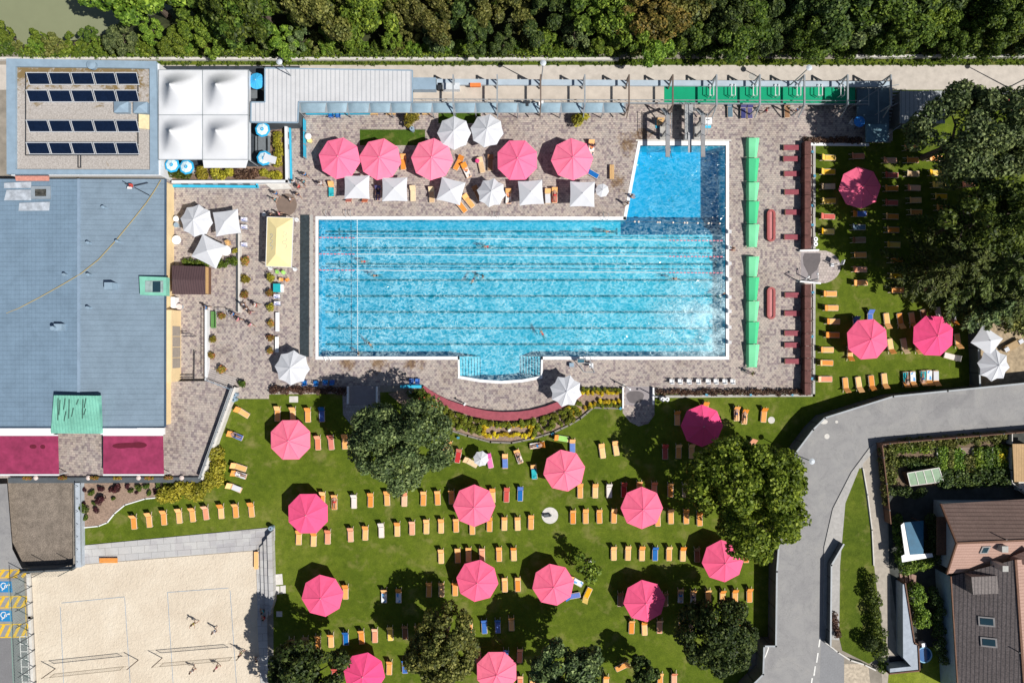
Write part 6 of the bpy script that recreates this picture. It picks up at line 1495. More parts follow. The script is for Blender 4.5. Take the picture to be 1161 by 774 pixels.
# racetrack benches
for px, py, lab in ((874.7, 255.5, 'upper'), (874.7, 343.5, 'lower')):
    x, y = W(px, py, .45); t = thing('oval_bench', 'dark red oval ring-shaped bench on the deck, %s of two' % lab, 'bench', (x, y, 0), 'oval red benches')
    def stad(rx, hy, n=10): return [(x + rx * math.cos(a), y + hy + rx * math.sin(a)) for a in [math.pi * i / n for i in range(n + 1)]] + [(x + rx * math.cos(a), y - hy + rx * math.sin(a)) for a in [math.pi + math.pi * i / n for i in range(n + 1)]]
    o1, i1 = stad(.50, 1.45), stad(.22, 1.5); b = MB(); n = len(o1)
    vs = [(*p, .45) for p in o1] + [(*p, .45) for p in i1] + [(*p, .05) for p in o1] + [(*p, .3) for p in i1]
    b.add(vs, [(k, (k + 1) % n, n + (k + 1) % n, n + k) for k in range(n)] + [(k, (k + 1) % n, 2 * n + (k + 1) % n, 2 * n + k) for k in range(n)] + [(n + k, n + (k + 1) % n, 3 * n + (k + 1) % n, 3 * n + k) for k in range(n)]); part(b, 'seat', m_redb, t)
    b = MB(); b.prism(stad(.215, 1.49), .28, .33); part(b, 'centre_panel', M('bench_centre', (.52, .20, .20), .5), t)
    b = MB()
    for yy in (-1.1, 0, 1.1): b.box((x, y + yy, .13), (.5, .15, .26))
    part(b, 'foot', m_conc, t)
# maroon slatted benches by the hedge
MBN = None
for i, (px, py) in enumerate(((897.3, 167.3), (896.9, 180), (897.7, 197), (898.3, 217.8), (899, 240.6), (898, 268.8), (898.7, 334.5), (898.2, 355.3), (898.2, 377.8), (898.2, 391.2), (898.7, 409.6))):
    x, y = W(px, py, .4); lab = 'flat maroon slatted lounger beside the brown hedge, %s from the top' % ordn(i)
    if MBN is None:
        MBN = thing('maroon_lounger', lab, 'lounger', (x, y, 0), 'maroon loungers beside the brown hedge'); b = MB()
        for k in range(7): b.box((x, y - .27 + .09 * k, .38), (1.9, .075, .04))
        part(b, 'slatted_bed', m_burgw, MBN); b = MB(); b.box((x - .93, y, .36), (.10, .66, .10)); b.box((x + .93, y, .36), (.06, .66, .08))
        for sx_ in (-.8, .8):
            for sy in (-.25, .25): b.box((x + sx_, y + sy, .16), (.07, .07, .34))
        part(b, 'frame', m_dwood, MBN)
    else: dup(MBN, (x, y, 0), label=lab)

# ------------------------------------------------------------------ loungers
MC = {'orange': M('orange_mat', (.86, .37, .07), .75, .08, 4.0), 'salmon': M('salmon_mat', (.83, .33, .17), .75, .08, 4.0), 'red': M('red_mat', (.60, .09, .06), .75, .1, 4.0), 'blue': M('blue_mat', (.01, .13, .50), .7, .08, 4.0),
      'white': M('white_mat', (.72, .66, .62), .8, .05, 4.0), 'beige': M('beige_mat', (.70, .50, .28), .8, .08, 4.0), 'brown': M('shaded_brown_mat', (.30, .14, .06), .8, .1, 4.0), 'turquoise': M('turquoise_mat', (.03, .42, .50), .8, .1, 4.0),  # brown also serves mats whose shade is put into the colour
      'navy': M('navy_mat', (.05, .05, .20), .8), 'magenta': M('magenta_mat', (.72, .05, .38), .8), 'green': M('green_mat', (.35, .72, .16), .8), 'grey-blue': M('greyblue_mat', (.14, .22, .30), .8), 'yellow': M('yellow_mat', (.85, .52, .03), .75)}
for m_ in MC.values(): jitter(m_, .011, .84, 1.10, (.80, 1.05))
def towel_mat(name, cs, sc=5):
    m, nt, b = new_mat(name); v = coords(nt); vo = node(nt, 'ShaderNodeTexVoronoi'); vo.inputs['Scale'].default_value = sc; nt.links.new(v, vo.inputs['Vector'])
    sp = node(nt, 'ShaderNodeSeparateColor'); nt.links.new(vo.outputs['Color'], sp.inputs[0]); r = ramp(nt, sp.outputs[0], [(i / len(cs), c) for i, c in enumerate(cs)]); nt.nodes[r.node.name].color_ramp.interpolation = 'CONSTANT'
    nt.links.new(r, b.inputs['Base Color']); b.inputs['Roughness'].default_value = .9; return m
TW = {'patterned': towel_mat('patterned_towel', [(.8, .8, .8), (.7, .25, .1), (.1, .1, .12), (.75, .6, .5)]), 'blue-white': towel_mat('bluewhite_towel', [(.7, .75, .8), (.1, .35, .7), (.75, .78, .8)]),
      'teal': towel_mat('teal_towel', [(.02, .40, .45), (.03, .45, .5), (.0, .25, .3)]), 'white': m_wfab, 'blue': MC['blue'], 'green': MC['green'], 'red': MC['red'], 'grey': M('grey_towel', (.4, .38, .42)), 'lilac': M('blue_towel', (.12, .22, .55))}
LP_ = thing('sun_lounger', 'template', 'lounger')
b = MB()
for s in (-1, 1): b.box((.30 * s, -.30, .29), (.055, 1.24, .06))
b.box((0, -.905, .29), (.655, .05, .06)); b.box((0, .33, .28), (.655, .05, .05))
for s in (-1, 1):
    for yy in (-.82, .28): b.box((.29 * s, yy, .13), (.055, .06, .26))
b.bar((-.25, .30, .30), (-.30, .82, .10), .05, .05); b.bar((.25, .30, .30), (.30, .82, .10), .05, .05); b.bar((0, .80, .62), (0, .55, .15), .04, .04)
part(b, 'frame', M('frame_wood', (.70, .58, .46), .6, .1), LP_)
b = MB(); b.box((0, -.30, .345), (.54, 1.17, .05)); part(b, 'mattress', MC['orange'], LP_)
b = MB(); b.box((0, .56, .60), (.66, .66, .055), 0, R(49)); bk_ = b.build('backrest', MC['orange'], loc=(0, .33, .34)); bk_.parent = LP_
TWP = MB(); TWP.box((0, -.32, .385), (.60, 1.05, .025)); 
ME_TW = TWP.build('towel', m_wfab); 
loungers = []
def lg(px, py, col, ang, lab, towel=None, hr=None):
    x, y = W(px, py, .35); o = dup(LP_, (x, y, 0), R(ang), 1.0, lab); o.scale = (1.05, 1.06, 1.0)
    col2 = col
    if col in ('brown', 'grey-blue'): col2 = col
    setmat(kid(o, 'mattress'), MC[col2]); setmat(kid(o, 'backrest'), MC[hr or ('orange' if towel and towel not in ('pp',) else col2)])
    if towel:
        w = ME_TW.copy(); COL.objects.link(w); w.rotation_euler = (0, 0, R(random.uniform(-5, 5))); w.parent = o; setmat(w, TW[towel])
        if towel == 'patterned': w['label'] = 'patterned towel'
    bk = kid(o, 'backrest'); bk.location = (random.uniform(-.015, .015), .33, .34); bk.rotation_euler = (R(random.uniform(-9, 7)), 0, R(random.uniform(-2, 2)))
    loungers.append((px, py)); return o
cshow = {'yellow': 'yellow-orange', 'salmon': 'salmon-pink'}
def row(desc, default, items, grp, vertical=False, jitter=2.0):
    items = sorted(items, key=lambda i: i[1] if vertical else i[0]); n = len(items)
    for i, it in enumerate(items):
        px, py, col = it[:3]; ang = it[3] if len(it) > 3 and it[3] is not None else default + random.uniform(-jitter, jitter); tw = it[4] if len(it) > 4 else None
        where = ('%s from the top' if vertical else '%s from the left') % ordn(i) if n > 1 else ''
        c = cshow.get(col, col) + (' ' if not tw else '')
        lab = '%s%s lounger, %s %s' % (cshow.get(col, col), '' if not tw else ', towel-covered', where, desc) if where else '%s lounger %s' % (cshow.get(col, col), desc)
        o = lg(px, py, col, ang, lab, tw); o['group'] = grp
o_, p_, w_, b_ = 'orange', 'salmon', 'white', 'blue'
row('along the sand court', 5, [(151.4, 590.7, o_), (168.7, 588.6, o_), (185.5, 586, o_), (202.8, 584, o_), (218, 582.4, o_), (233, 580, p_), (250.4, 578.8, o_), (267, 577.8, o_), (284.8, 577, o_)], 'loungers along the sand court')
lg(274.2, 467, o_, 58, 'orange lounger lying aslant nearest the terrace steps')
lg(266.5, 493.5, b_, 68, 'blue lounger with a person lying on it below the terrace steps', 'blue')
lg(270.5, 529.2, o_, 72, 'orange lounger aslant beside the terrace corner hedge, upper of three')
lg(270.5, 537.6, p_, 72, 'salmon lounger aslant beside the terrace corner hedge, middle of three', 'white')
lg(265.2, 552.3, o_, 66, 'orange lounger aslant beside the terrace corner hedge, lowest of three', 'white')
row('in the row below the brown hedge', 0, [(314.5, 468.5, o_), (331.8, 468.5, o_), (349, 469.5, o_), (364.8, 469, b_)], 'loungers below the brown hedge')
row('between pink parasol and grey-green tree', 4, [(360.3, 501, p_), (375.2, 500.7, 'red'), (390.8, 500, o_)], 'loungers left of the grey-green tree')
row('in the row beside the parasol above the court corner', 0, Z(200, 400, 3.87, [(640, 638, o_), (693, 652, o_)]) + Z(400, 400, 3.87, [(5, 647, w_), (78, 642, o_), (150, 635, o_), (226, 638, p_), (310, 635, o_), (372, 632, o_), (433, 628, o_), (613, 622, o_), (675, 620, 'red'), (735, 615, b_)]), 'upper lawn lounger row')
row('in the long middle lawn row', 0, Z(200, 574, 3.87, [(537, 133, o_), (602, 140, o_), (664, 130, p_)]) + Z(400, 574, 3.87, [(-10, 120, p_), (55, 113, o_), (125, 102, w_), (195, 96, o_), (260, 90, p_), (323, 85, o_), (387, 82, o_), (453, 78, o_), (524, 88, o_), (600, 75, o_), (665, 70, o_), (723, 70, o_)]) +
    Z(600, 574, 3.87, [(8, 66, o_), (192, 41, o_), (248, 40, o_), (308, 39, o_), (372, 38, o_), (564, 52, o_), (622, 41, o_), (689, 41, o_), (748, 50, o_)]), 'middle lawn lounger row')
lg(364.7 + 27, 670, o_, 0, 'single orange lounger right of the parasol beside the seating steps')
row('in the row at the edge of the dark tree', 2, Z(200, 574, 3.87, [(505, 602, 'brown'), (567, 598, 'brown'), (621, 590, o_), (678, 583, o_), (743, 573, b_)]) + Z(400, 574, 3.87, [(38, 568, o_), (97, 562, p_), (164, 553, 'yellow'), (229, 548, 'brown'), (285, 545, o_), (514, 527, o_), (577, 523, b_), (636, 520, b_), (696, 510, o_)]), 'lower lawn lounger row')
row('above the lower middle parasols', 0, Z(400, 574, 3.87, [(387, 215, o_), (460, 212, o_), (508, 208, o_), (567, 207, p_), (642, 206, o_), (706, 203, o_)]), 'row above the lower middle parasols')
row('beside the lower middle parasol', 0, Z(400, 574, 3.87, [(137, 388, o_, 0, 'blue-white'), (201, 388, o_, 0, 'blue-white'), (334, 362, o_), (389, 361, o_), (449, 357, o_), (543, 345, o_), (667, 340, o_), (724, 338, o_)]), 'row beside the lower middle parasols')
row('near the bottom edge of the lawn', 0, Z(400, 574, 3.87, [(-80, 733, 'red'), (160, 703, o_), (228, 697, b_), (550, 650, 'red'), (672, 650, b_), (733, 650, p_), (735, 768, p_)]) + Z(600, 574, 3.87, [(15, 768, o_), (210, 755, o_), (337, 767, o_), (575, 757, o_), (636, 752, p_)]), 'loungers near the bottom edge')
lg(507, 507 - 1, o_, -25, 'orange lounger tucked under the right side of the grey-green tree')
lg(519.7, 515.5, 'red', -10, 'reddish lounger between grey-green tree and small pale umbrella')
lg(533, 523.5, 'beige', 62, 'beige lounger aslant under the small pale umbrella')
lg(555, 521.5, 'magenta', 12, 'magenta lounger right of the small pale umbrella', None)
lg(572.6, 522, o_, 0, 'orange lounger with grey-blue towel below the flower bed', 'lilac')
lg(587.5, 516.5, o_, 20, 'turned orange lounger with patterned towel below the flower bed', 'patterned')
lg(609.5, 504.5, o_, -80, 'orange lounger with colourful towel touching the bed edging', 'patterned')
lg(635.5, 496.5, o_, 80, 'lounger under a lime green towel at the bed edging', 'green')
lg(649, 504.5, o_, 0, 'orange lounger with blue towel above a pink parasol', 'lilac')
lg(605.5, 534, 'blue', 5, 'blue lounger left of the pink parasol below the bed', 'teal')
lg(682.7, 510.3, o_, 8, 'orange lounger alone on open grass, left one of two')
lg(698.2, 507.2, o_, 8, 'orange lounger alone on open grass, right one of two')
row('in the row right of the gravel disc parasol', 0, Z(600, 400, 3.87, [(224, 602, o_), (290, 601, o_), (351, 600, w_), (416, 598, 'red'), (484, 590, o_), (549, 592, p_), (620, 597, o_), (684, 598, 'beige')]), 'row left of the large bright tree')
row('shaded between parasol and bright tree', 0, [(754.2, 511.5, 'red'), (769.5, 510.6, o_), (784.3, 510.6, o_)], 'shaded loungers under the parasol')
lg(768, 473, o_, 0, 'orange lounger in shade left of the tree-shadowed parasol')
lg(800, 463, o_, -4, 'orange lounger peeking above the tree-shadowed parasol')
lg(835.3, 468, o_, 0, 'orange lounger with a person on it, left one of the pair below the deck')
lg(844.5, 471.7, o_, -5, 'orange lounger with a person on it, right one of the pair below the deck')
lg(866.3, 469.5, o_, -5, 'orange lounger beside the small pale disc on the grass')
lg(852.5, 505, p_, -18, 'salmon lounger half under the top of the large bright tree')
row('in the row left of the tree-covered parasol', 0, Z(600, 574, 3.87, [(371, 201, o_), (434, 201, o_), (495, 203, o_), (553, 203, b_), (614, 203, o_), (675, 205, o_), (737, 208, 'brown')]), 'row of loungers left of the tree parasol')
lg(652.5, 658.5, 'blue', 60, 'blue lounger aslant at the right edge of the lower parasol', 'blue-white')
lg(649, 675.5, 'blue', 100, 'blue lounger mostly hidden under the lower right parasol')
lg(665.5, 674.5, 'yellow', 155, 'yellow-orange lounger turned aslant right of the lower parasol')
row('in the row through the dark tree shadow', 0, Z(600, 574, 3.87, [(400, 403, 'brown'), (597, 403, 'brown'), (665, 388, o_, 0, 'blue-white'), (720, 393, o_, 0, 'patterned')]) + Z(800, 574, 3.87, [(12, 390, o_), (75, 392, o_), (130, 390, o_), (193, 385, o_)]), 'row through the round tree shadow')
row('directly below the parasol beside the dark tree', 0, Z(600, 574, 3.87, [(450, 523, o_), (506, 530, o_), (573, 521, p_), (668, 515, o_), (712, 515, 'brown')]), 'row below the parasol')
lg(846, 626.5 + 2, o_, 0, 'orange lounger beside the road wall, right of the tree-covered parasol')
lg(840.5, 703, o_, 0, 'orange lounger behind the upper right side of the round dark tree')
lg(809, 706, o_, 10, 'orange lounger showing through the top of the round dark tree')
lg(706.5, 755, o_, -65, 'orange lounger aslant by the small very dark tree')
# right hand lawn, heads to the left
H1 = 90
row('column right of the deck hedge', H1, [(938.5, 178.8, 'yellow'), (938, 194.7, 'yellow'), (938, 211.3, 'beige'), (938.7, 227.9, 'yellow'), (937.7, 245.4, 'red'), (937, 262.4, 'yellow')], 'first column on the right lawn', True)
row('column below the round shower court', H1, [(939.8, 333, o_), (941.6, 349, o_), (943.4, 364.3, o_), (942.9, 379.6, o_), (936.2, 396.5, o_), (935.7, 411.2, o_), (934.6, 429.7, p_)], 'lower first column on the right lawn', True)
row('column under the shaded pink parasol', H1, [(971.3, 177, p_), (974, 242.4, o_, 90, 'blue'), (972.4, 257.7, 'grey-blue'), (972.7, 272, 'brown'), (973.6, 289, o_), (974, 305.3, p_), (974.9, 320.5, o_)], 'second column on the right lawn', True)
row('third column on the shady lawn', H1, [(1008, 181.8, p_), (1009.6, 198.4, 'red'), (1009.6, 213.6, o_), (1009.3, 229.8, 'red'), (1010, 245.4, o_), (1010.7, 260.5, o_), (1012, 277.3, 'yellow'), (1014.4, 295, o_), (1015, 312.6, 'yellow'), (1016, 328.8, o_)], 'third column on the right lawn', True)
row('fourth column on the shady lawn', H1, [(1031.7, 167.4, o_), (1032.8, 181.5, o_), (1033.2, 197, 'beige'), (1034.9, 212.9, p_), (1035.9, 227, o_), (1036.7, 240.5, o_)], 'fourth column on the right lawn', True)
row('fifth column below the large dark tree', H1, [(1059.8, 179.4, o_), (1060.5, 196, 'yellow'), (1063.5, 209.6, 'yellow'), (1064.9, 222.6, 'yellow'), (1067.4, 235.4, o_)], 'fifth column on the right lawn', True)
row('column between the dark tree and the conifers', H1, [(1096.4, 209, p_), (1099.5, 225, 'yellow'), (1092.3, 241, 'yellow')], 'sixth column on the right lawn', True)
row('column at the top of the conifer clump', H1, [(1127.6, 191.9, 'yellow'), (1129.6, 207.5, 'yellow'), (1127.6, 222.3, 'yellow'), (1132, 237.5, o_)], 'seventh column on the right lawn', True)
row('by the path at the far right', H1, [(1144, 119, 'red', 0), (1157, 121, 'yellow', 0)], 'loungers at the far right')
lg(1053.2, 326.6, p_, 90, 'salmon lounger on sunny grass below the conifer clump'); lg(1048, 310, p_, 90, 'salmon lounger half hidden by the lower left conifer')
row('in the row just above the right lawn parasols', 188, [(970.5, 366, b_, 0), (986.8, 359, b_, 0), (1005.8, 364, o_), (1021, 364, o_), (1034.6, 363, o_), (1048, 360, 'brown'), (1064.2, 357, w_), (1081.2, 360.5, o_, 184, 'white')], 'row above the right lawn parasols')
row('beside or below the right lawn parasols', 188, [(964, 401, o_, 180), (1010, 393, o_), (1025.5, 392.5, 'beige'), (1041, 393, o_), (1086.3, 387, o_)], 'row beside the right lawn parasols')
lg(1079.5, 404.5, 'white', -105, 'white lounger with orange head aslant below the right parasol')
row('in the bottom row of the right lawn', 187, [(959, 437, o_), (974, 436, o_), (988.5, 434.5, o_), (1003.2, 432.2, o_), (1027.3, 430.5, o_, 182, 'teal'), (1035.2, 430, o_, 182, 'blue-white'), (1046.6, 429, o_, 182, 'teal'), (1053.5, 428.5, o_, 182, 'blue-white'), (1061.3, 429, o_, 184, 'white')], 'bottom row of the right lawn')
# poolside deck
row('in the poolside row between the square umbrellas', 0, [(375.7, 214.5, o_, 0, 'teal'), (396, 222, 'red', 180), (414, 222.5, p_, 180), (428.8, 218.5, 'navy'), (468.2, 219, 'beige'), (489.4, 220.5, 'beige'), (576.6, 222, p_, 0, 'patterned'), (621, 222, 'beige', 0, 'white'), (628.9, 221, o_, 0, 'red')], 'poolside loungers')
row('in the shade below the green carpeted gallery', 0, [(828, 124, 'grey-blue'), (843, 125.5, 'navy'), (850.5, 125.5, 'navy'), (892.5, 124.5, 'brown')], 'loungers below the green gallery')
lg(457.3, 183.5, 'orange', 0, 'orange lounger between the second and middle deck parasols'); lg(520, 184.5, o_, -28, 'orange lounger turned aslant below the white pair of umbrellas')
lg(528.5, 193, o_, 25, 'lounger with patterned towel below the white pair of umbrellas', 'patterned'); lg(545.6, 187, 'beige', 12, 'pale wooden lounger with pink bag on its head')
lg(556, 184.5, 'brown', 0, 'brown lounger in the shadow of the fourth deck parasol'); lg(531, 227.5, o_, 38, 'orange lounger aslant touching the tilted umbrella, right one'); lg(522.5, 233, o_, 38, 'orange lounger aslant touching the turned square umbrella, left one')
lg(541, 219, 'brown', 25, 'brown lounger in the shadow of the tilted umbrella'); lg(670.5, 167, 'blue', 0, 'blue lounger above right of the rightmost deck parasol', 'patterned'); lg(670.5, 196, 'blue', 60, 'blue lounger below right of the rightmost deck parasol')
b = MB(); q = W3(541, 182, .7); b.ball((q[0], q[1], .62), .30, 8, 6, .7); b.bar((q[0] - .2, q[1], .8), (q[0] + .2, q[1], .8), .05, .12); tag(b.build('pink_bag', M('pink_bag', (.75, .08, .25)), loc=(q[0], q[1], .4)), 'round pink bag at the head of the pale wooden lounger', 'bag')
done(LP_); bpy.data.objects.remove(ME_TW)

# ------------------------------------------------------------------ benches, small furniture
def bench(px, py, w, l, mat_, lab, h=.42, name='bench', cat='bench', rz=0, group=None):
    x, y = W(px, py, h); t = thing(name, lab, cat, (x, y, 0), group); b = MB(); n = 3
    for k in range(n): b.box(((k - 1) * w / n, 0, h), (w / n * .88, l, .05))
    o = b.build('seat', mat_); o.parent = t; b = MB()
    for yy in (-l * .4, l * .4):
        for xx in (-w * .36, w * .36): b.box((xx, yy, h / 2 - .01), (.07, .07, h - .03))
        b.box((0, yy, h - .05), (w * .9, .06, .04))
    o = b.build('legs', m_steel); o.parent = t; t.rotation_euler = (0, 0, R(rz)); return t
bench(314.6, 364.8, .48, 2.3, m_white, 'long white bench east of the flower pots, upper one'); bench(314, 390.5, .45, 1.9, m_white, 'long white bench east of the flower pots, lower one')
bench(693.8, 195, .55, 1.75, m_wood, 'light wooden bench between the rightmost parasol and the pool')
bench(123, 635, .6, 2.2, MC['orange'], 'orange bench at the top edge of the sand court', rz=90); bench(290.5, 635, .55, 2.1, MC['orange'], 'orange bench at the right edge of the sand court')
t = bench(241.5, 362.4, .55, 2.0, M('bench_green', (.12, .28, .08)), 'green bench with backrest beside the round flower pot'); b = MB(); b.box((.42, 0, .65), (.06, 2.0, .35), 0, 0, R(12)); o = b.build('backrest', MATS['bench_green']); o.parent = t
b = MB(); q = W3(251, 352, .9)
for a, c in (((245, 350.5, .9), (258, 351, .9)), ((258, 351, .9), (259, 359, .9)), ((245, 350.5, .9), (245, 356, .9))): b.bar(W3(*a), W3(*c), .05, .05)
for a in ((245, 350.5, .9), (258, 351, .9), (259, 359, .9)): p = W3(*a); b.cyl((p[0], p[1], 0), p, .025)
tag(b.build('bar_rack', m_steel, loc=q), 'grey metal rack above the green bench', 'rack')
def chair_proto(mat_, lab, px, py, rz, group=None, name='white_chair', leg=None):
    x, y = W(px, py, .45); t = thing(name, lab, 'chair', (x, y, 0), group); t.rotation_euler = (0, 0, R(rz))
    b = MB(); b.box((0, 0, .43), (.5, .5, .04)); o = b.build('seat', mat_); o.parent = t
    b = MB(); b.box((0, .27, .68), (.5, .05, .5), 0, R(-12)); b.box((0, .31, .88), (.3, .07, .14)); o = b.build('backrest', mat_); o.parent = t
    b = MB()
    for sx_ in (-.2, .2):
        for sy in (-.2, .2): b.box((sx_, sy, .21), (.05, .05, .42))
    for s in (-.26, .26): b.box((s, .02, .62), (.05, .45, .04)); b.box((s, -.16, .52), (.04, .04, .2))
    o = b.build('legs', leg or mat_); o.parent = t; return t
c0 = None
for i, px in enumerate((761.5, 771, 781, 791.7, 802.6, 811.6, 821.5, 830.5)):
    lab = 'white plastic armchair in the line along the south deck hedge, %s from the left' % ordn(i)
    if c0 is None: c0 = chair_proto(m_white, lab, px, 432, 180, 'white armchairs in a line')
    else: x, y = W(px, 432, .45); dup(c0, (x, y, 0), R(180), label=lab)
m_str = towel_mat('striped_sling', [(.75, .75, .8), (.15, .2, .4), (.7, .65, .75)], 8)
for i, (px, py, lab) in enumerate(((278, 249, 'beside the square cafe umbrella, top'), (278, 257.5, 'beside the square cafe umbrella, middle'), (278, 277.5, 'beside the long grey wall, alone'), (315, 336, 'below the turquoise box, upper'), (315.5, 344, 'below the turquoise box, lower'))):
    chair_proto(m_str, 'folding striped deck chair ' + lab, px, py, 90, 'striped deck chairs', 'deck_chair', m_steel)
for i, (px, py, c, lab) in enumerate(((314, 308.5, 'green', 'lime green child chair below the yellow canopy, left'), (321.5, 309, 'green', 'lime green child chair below the yellow canopy, right'), (319, 317, 'orange', 'orange child chair above the turquoise box, left'), (326, 317, 'orange', 'orange child chair above the turquoise box, right'))):
    o = chair_proto(MC[c], lab, px, py, 40 * i, None, 'child_chair'); o.scale = (.7, .7, .7)
t = thing('turquoise_box', 'turquoise play box with white side beside the lime chairs', 'box', W3(315.5, 326.5, 0)); q = W3(315.5, 326.5, .6)
b = MB(); b.box((q[0] - .1, q[1], .45), (.75, .95, .9)); part(b, 'box_body', MC['turquoise'], t); b = MB(); b.box((q[0] + .38, q[1], .3), (.2, .95, .6)); part(b, 'white_side', m_white, t); b = MB(); b.box((q[0] - .1, q[1], .92), (.8, 1.0, .05)); part(b, 'lid', MC['turquoise'], t)
# cafe tables and chairs in the corners
def table_round(px, py, r, lab, mat_=m_white, h=.72):
    x, y = W(px, py, h); t = thing('round_table', lab, 'table', (x, y, 0)); b = MB(); b.cyl((0, 0, h - .04), (0, 0, h), r, r, 20); o = b.build('tabletop', mat_); o.parent = t
    b = MB(); b.cyl((0, 0, .03), (0, 0, h - .04), .04); b.cyl((0, 0, 0), (0, 0, .03), .25, .25, 12); o = b.build('pedestal', m_steel); o.parent = t; return t
table_round(256, 284, .62, 'round white table at the right of the turned cafe umbrella'); table_round(200, 272, .55, 'round white table half hidden at the cream wall'); table_round(199.5, 248, .35, 'small white table left of the cafe umbrellas, upper'); table_round(199.5, 255, .3, 'small glass-blue table left of the cafe umbrellas, lower', m_bsteel)
chair_proto(m_wood, 'light wooden chair beside the round white cafe table', 259, 276, 20, None, 'cafe_chair'); chair_proto(m_white, 'white cafe chair below the round white table', 248, 291, 160, None, 'cafe_chair')
table_round(203, 347.5, .35, 'round pink-white table below the brown kiosk', M('pink_table', (.80, .62, .58)))
b = MB(); q = W3(196.5, 343, .9); b.box((q[0], q[1], .5), (.45, 1.3, 1.0)); b.box((q[0], q[1], 1.02), (.5, 1.35, .05)); tag(b.build('white_cabinet', m_white, loc=(q[0], q[1], 0)), 'tall white cabinet against the cream wall below the kiosk', 'cabinet')
t = thing('picnic_table', 'grey picnic table in the dark snack garden, between the ringed umbrellas', 'table', W3(297, 163, .7, 0)); q = W3(297, 163, .7)
b = MB(); b.box((q[0], q[1], .72), (.9, 2.0, .05)); part(b, 'tabletop', M('grey_boards', (.16, .18, .20)), t)
for s, nm in ((-1, 'left'), (1, 'right')): b = MB(); b.box((q[0] + s * .75, q[1], .42), (.3, 2.0, .05)); part(b, 'bench_board', MATS['grey_boards'], t)
b = MB()
for yy in (-.8, .8): b.bar((q[0] - .85, q[1] + yy, .38), (q[0] + .85, q[1] + yy, .38), .06, .06); b.box((q[0], q[1] + yy, .35), (.08, .08, .7))
part(b, 'legs', m_dwall, t)
t = thing('picnic_table', 'grey table below the plain sky-blue umbrella', 'table', W3(287, 107, .7, 0)); q = W3(287, 107, .7); b = MB(); b.box((q[0], q[1], .72), (1.0, 1.0, .05)); part(b, 'tabletop', MATS['grey_boards'], t); b = MB(); b.box((q[0], q[1], .35), (.1, .1, .7)); b.box((q[0], q[1], .03), (.6, .6, .05)); part(b, 'legs', m_dwall, t)
chair_proto(m_white, 'white chair left of the bright blue umbrella in the shade', 966, 139, 60, None, 'cafe_chair')
# pair of barrels, bins, blue chairs
def bin_(px, py, mat_, lab, r=.28, h=.9, name='litter_bin', cat='bin'):
    x, y = W(px, py, h); t = thing(name, lab, cat, (x, y, 0)); b = MB(); b.cyl((0, 0, 0), (0, 0, h * .9), r * .9, r, 16); o = b.build('bin_body', mat_, smooth=False); o.parent = t
    b = MB(); b.cyl((0, 0, h * .9), (0, 0, h), r * 1.08, r * .9, 16); o = b.build('lid', mat_); o.parent = t
    b = MB(); b.cyl((0, 0, h), (0, 0, h + .02), r * .35, r * .35, 10); o = b.build('opening', m_black); o.parent = t; return t
for a in ((265.5, 447.5, m_bsteel, 'grey-blue lidded bin at the end of the terrace parapet, upper'), (264.5, 453, m_bsteel, 'grey-blue lidded bin at the end of the terrace parapet, lower'), (751.5, 452.5, m_white, 'small white bin right of the shower slab, left one'), (756.5, 452.5, m_white, 'small white bin right of the shower slab, right one'),
          (925, 271, m_white, 'small white bin above the round shower court, upper'), (925, 276.5, m_white, 'small white bin above the round shower court, lower'), (306.5, 599, m_bsteel, 'blue-grey bin on the top corner of the seating steps'), (466.8, 145.5, m_bsteel, 'grey-blue barrel below the yellow-green bamboo')): bin_(*a)
t = chair_proto(MC['blue'], 'blue plastic chair beside the tall blue chair near the canopy, left', 375.5, 131, 180, None, 'blue_chair'); t = chair_proto(MC['blue'], 'blue plastic chair near the canopy, right', 383.5, 131, 180, None, 'blue_chair')
for i, (px, py) in enumerate(((345.5, 433.5), (358.5, 434), (369, 433), (376.8, 433))): chair_proto(MC['blue'], 'blue chair in the shade at the north side of the hedge, %s from the left' % ordn(i), px, py, 180, 'blue chairs by the hedge', 'blue_chair')
for i, px in enumerate((466.5, 473.5)): chair_proto(MC['blue'], 'blue chair above the cyan kerb at the left end of the maroon bench, %s' % ('left', 'right')[i], px, 431.5, 180, None, 'blue_chair')
b = MB(); q = W3(466, 438, .3); b.box((q[0], q[1], .22), (2.5, .32, .44)); b.box((q[0], q[1], .46), (2.54, .36, .04)); tag(b.build('cyan_planter', m_cyan, loc=(q[0], q[1], 0)), 'cyan bar-shaped planter kerb left of the maroon curved bench', 'planter')
b = MB(); q = W3(465, 444.5, .3); b.cyl((q[0], q[1], 0), (q[0], q[1], .3), .04); b.box((q[0], q[1], .35), (.3, .3, .12)); tag(b.build('bed_lamp', m_white, loc=(q[0], q[1], 0)), 'tiny white square lamp in the rose bed', 'lamp')
b = MB(); q = W3(577, 487.5, .4); b.cyl((q[0], q[1], 0), (q[0], q[1], .4), .25, .2, 14); b.ball((q[0], q[1], .42), .2, 10, 6); tag(b.build('white_sphere_lamp', m_white, loc=(q[0], q[1], 0)), 'white garden lamp in the middle of the yellow-ringed bed', 'lamp')
t = thing('blue_crate', 'small blue crate on the deck right of the white umbrella', 'crate', W3(648, 413.5, .3, 0)); q = W3(648, 413.5, .4); b = MB(); b.box((q[0], q[1], .22), (.5, .45, .42)); part(b, 'crate_body', MC['blue'], t); b = MB(); b.box((q[0], q[1], .45), (.54, .49, .04)); part(b, 'lid', m_bsteel, t)
t = thing('pool_hoist', 'steel-framed lifting chair with white seat at the south pool edge', 'hoist', W3(665, 412, .8, 0))
b = MB(); 
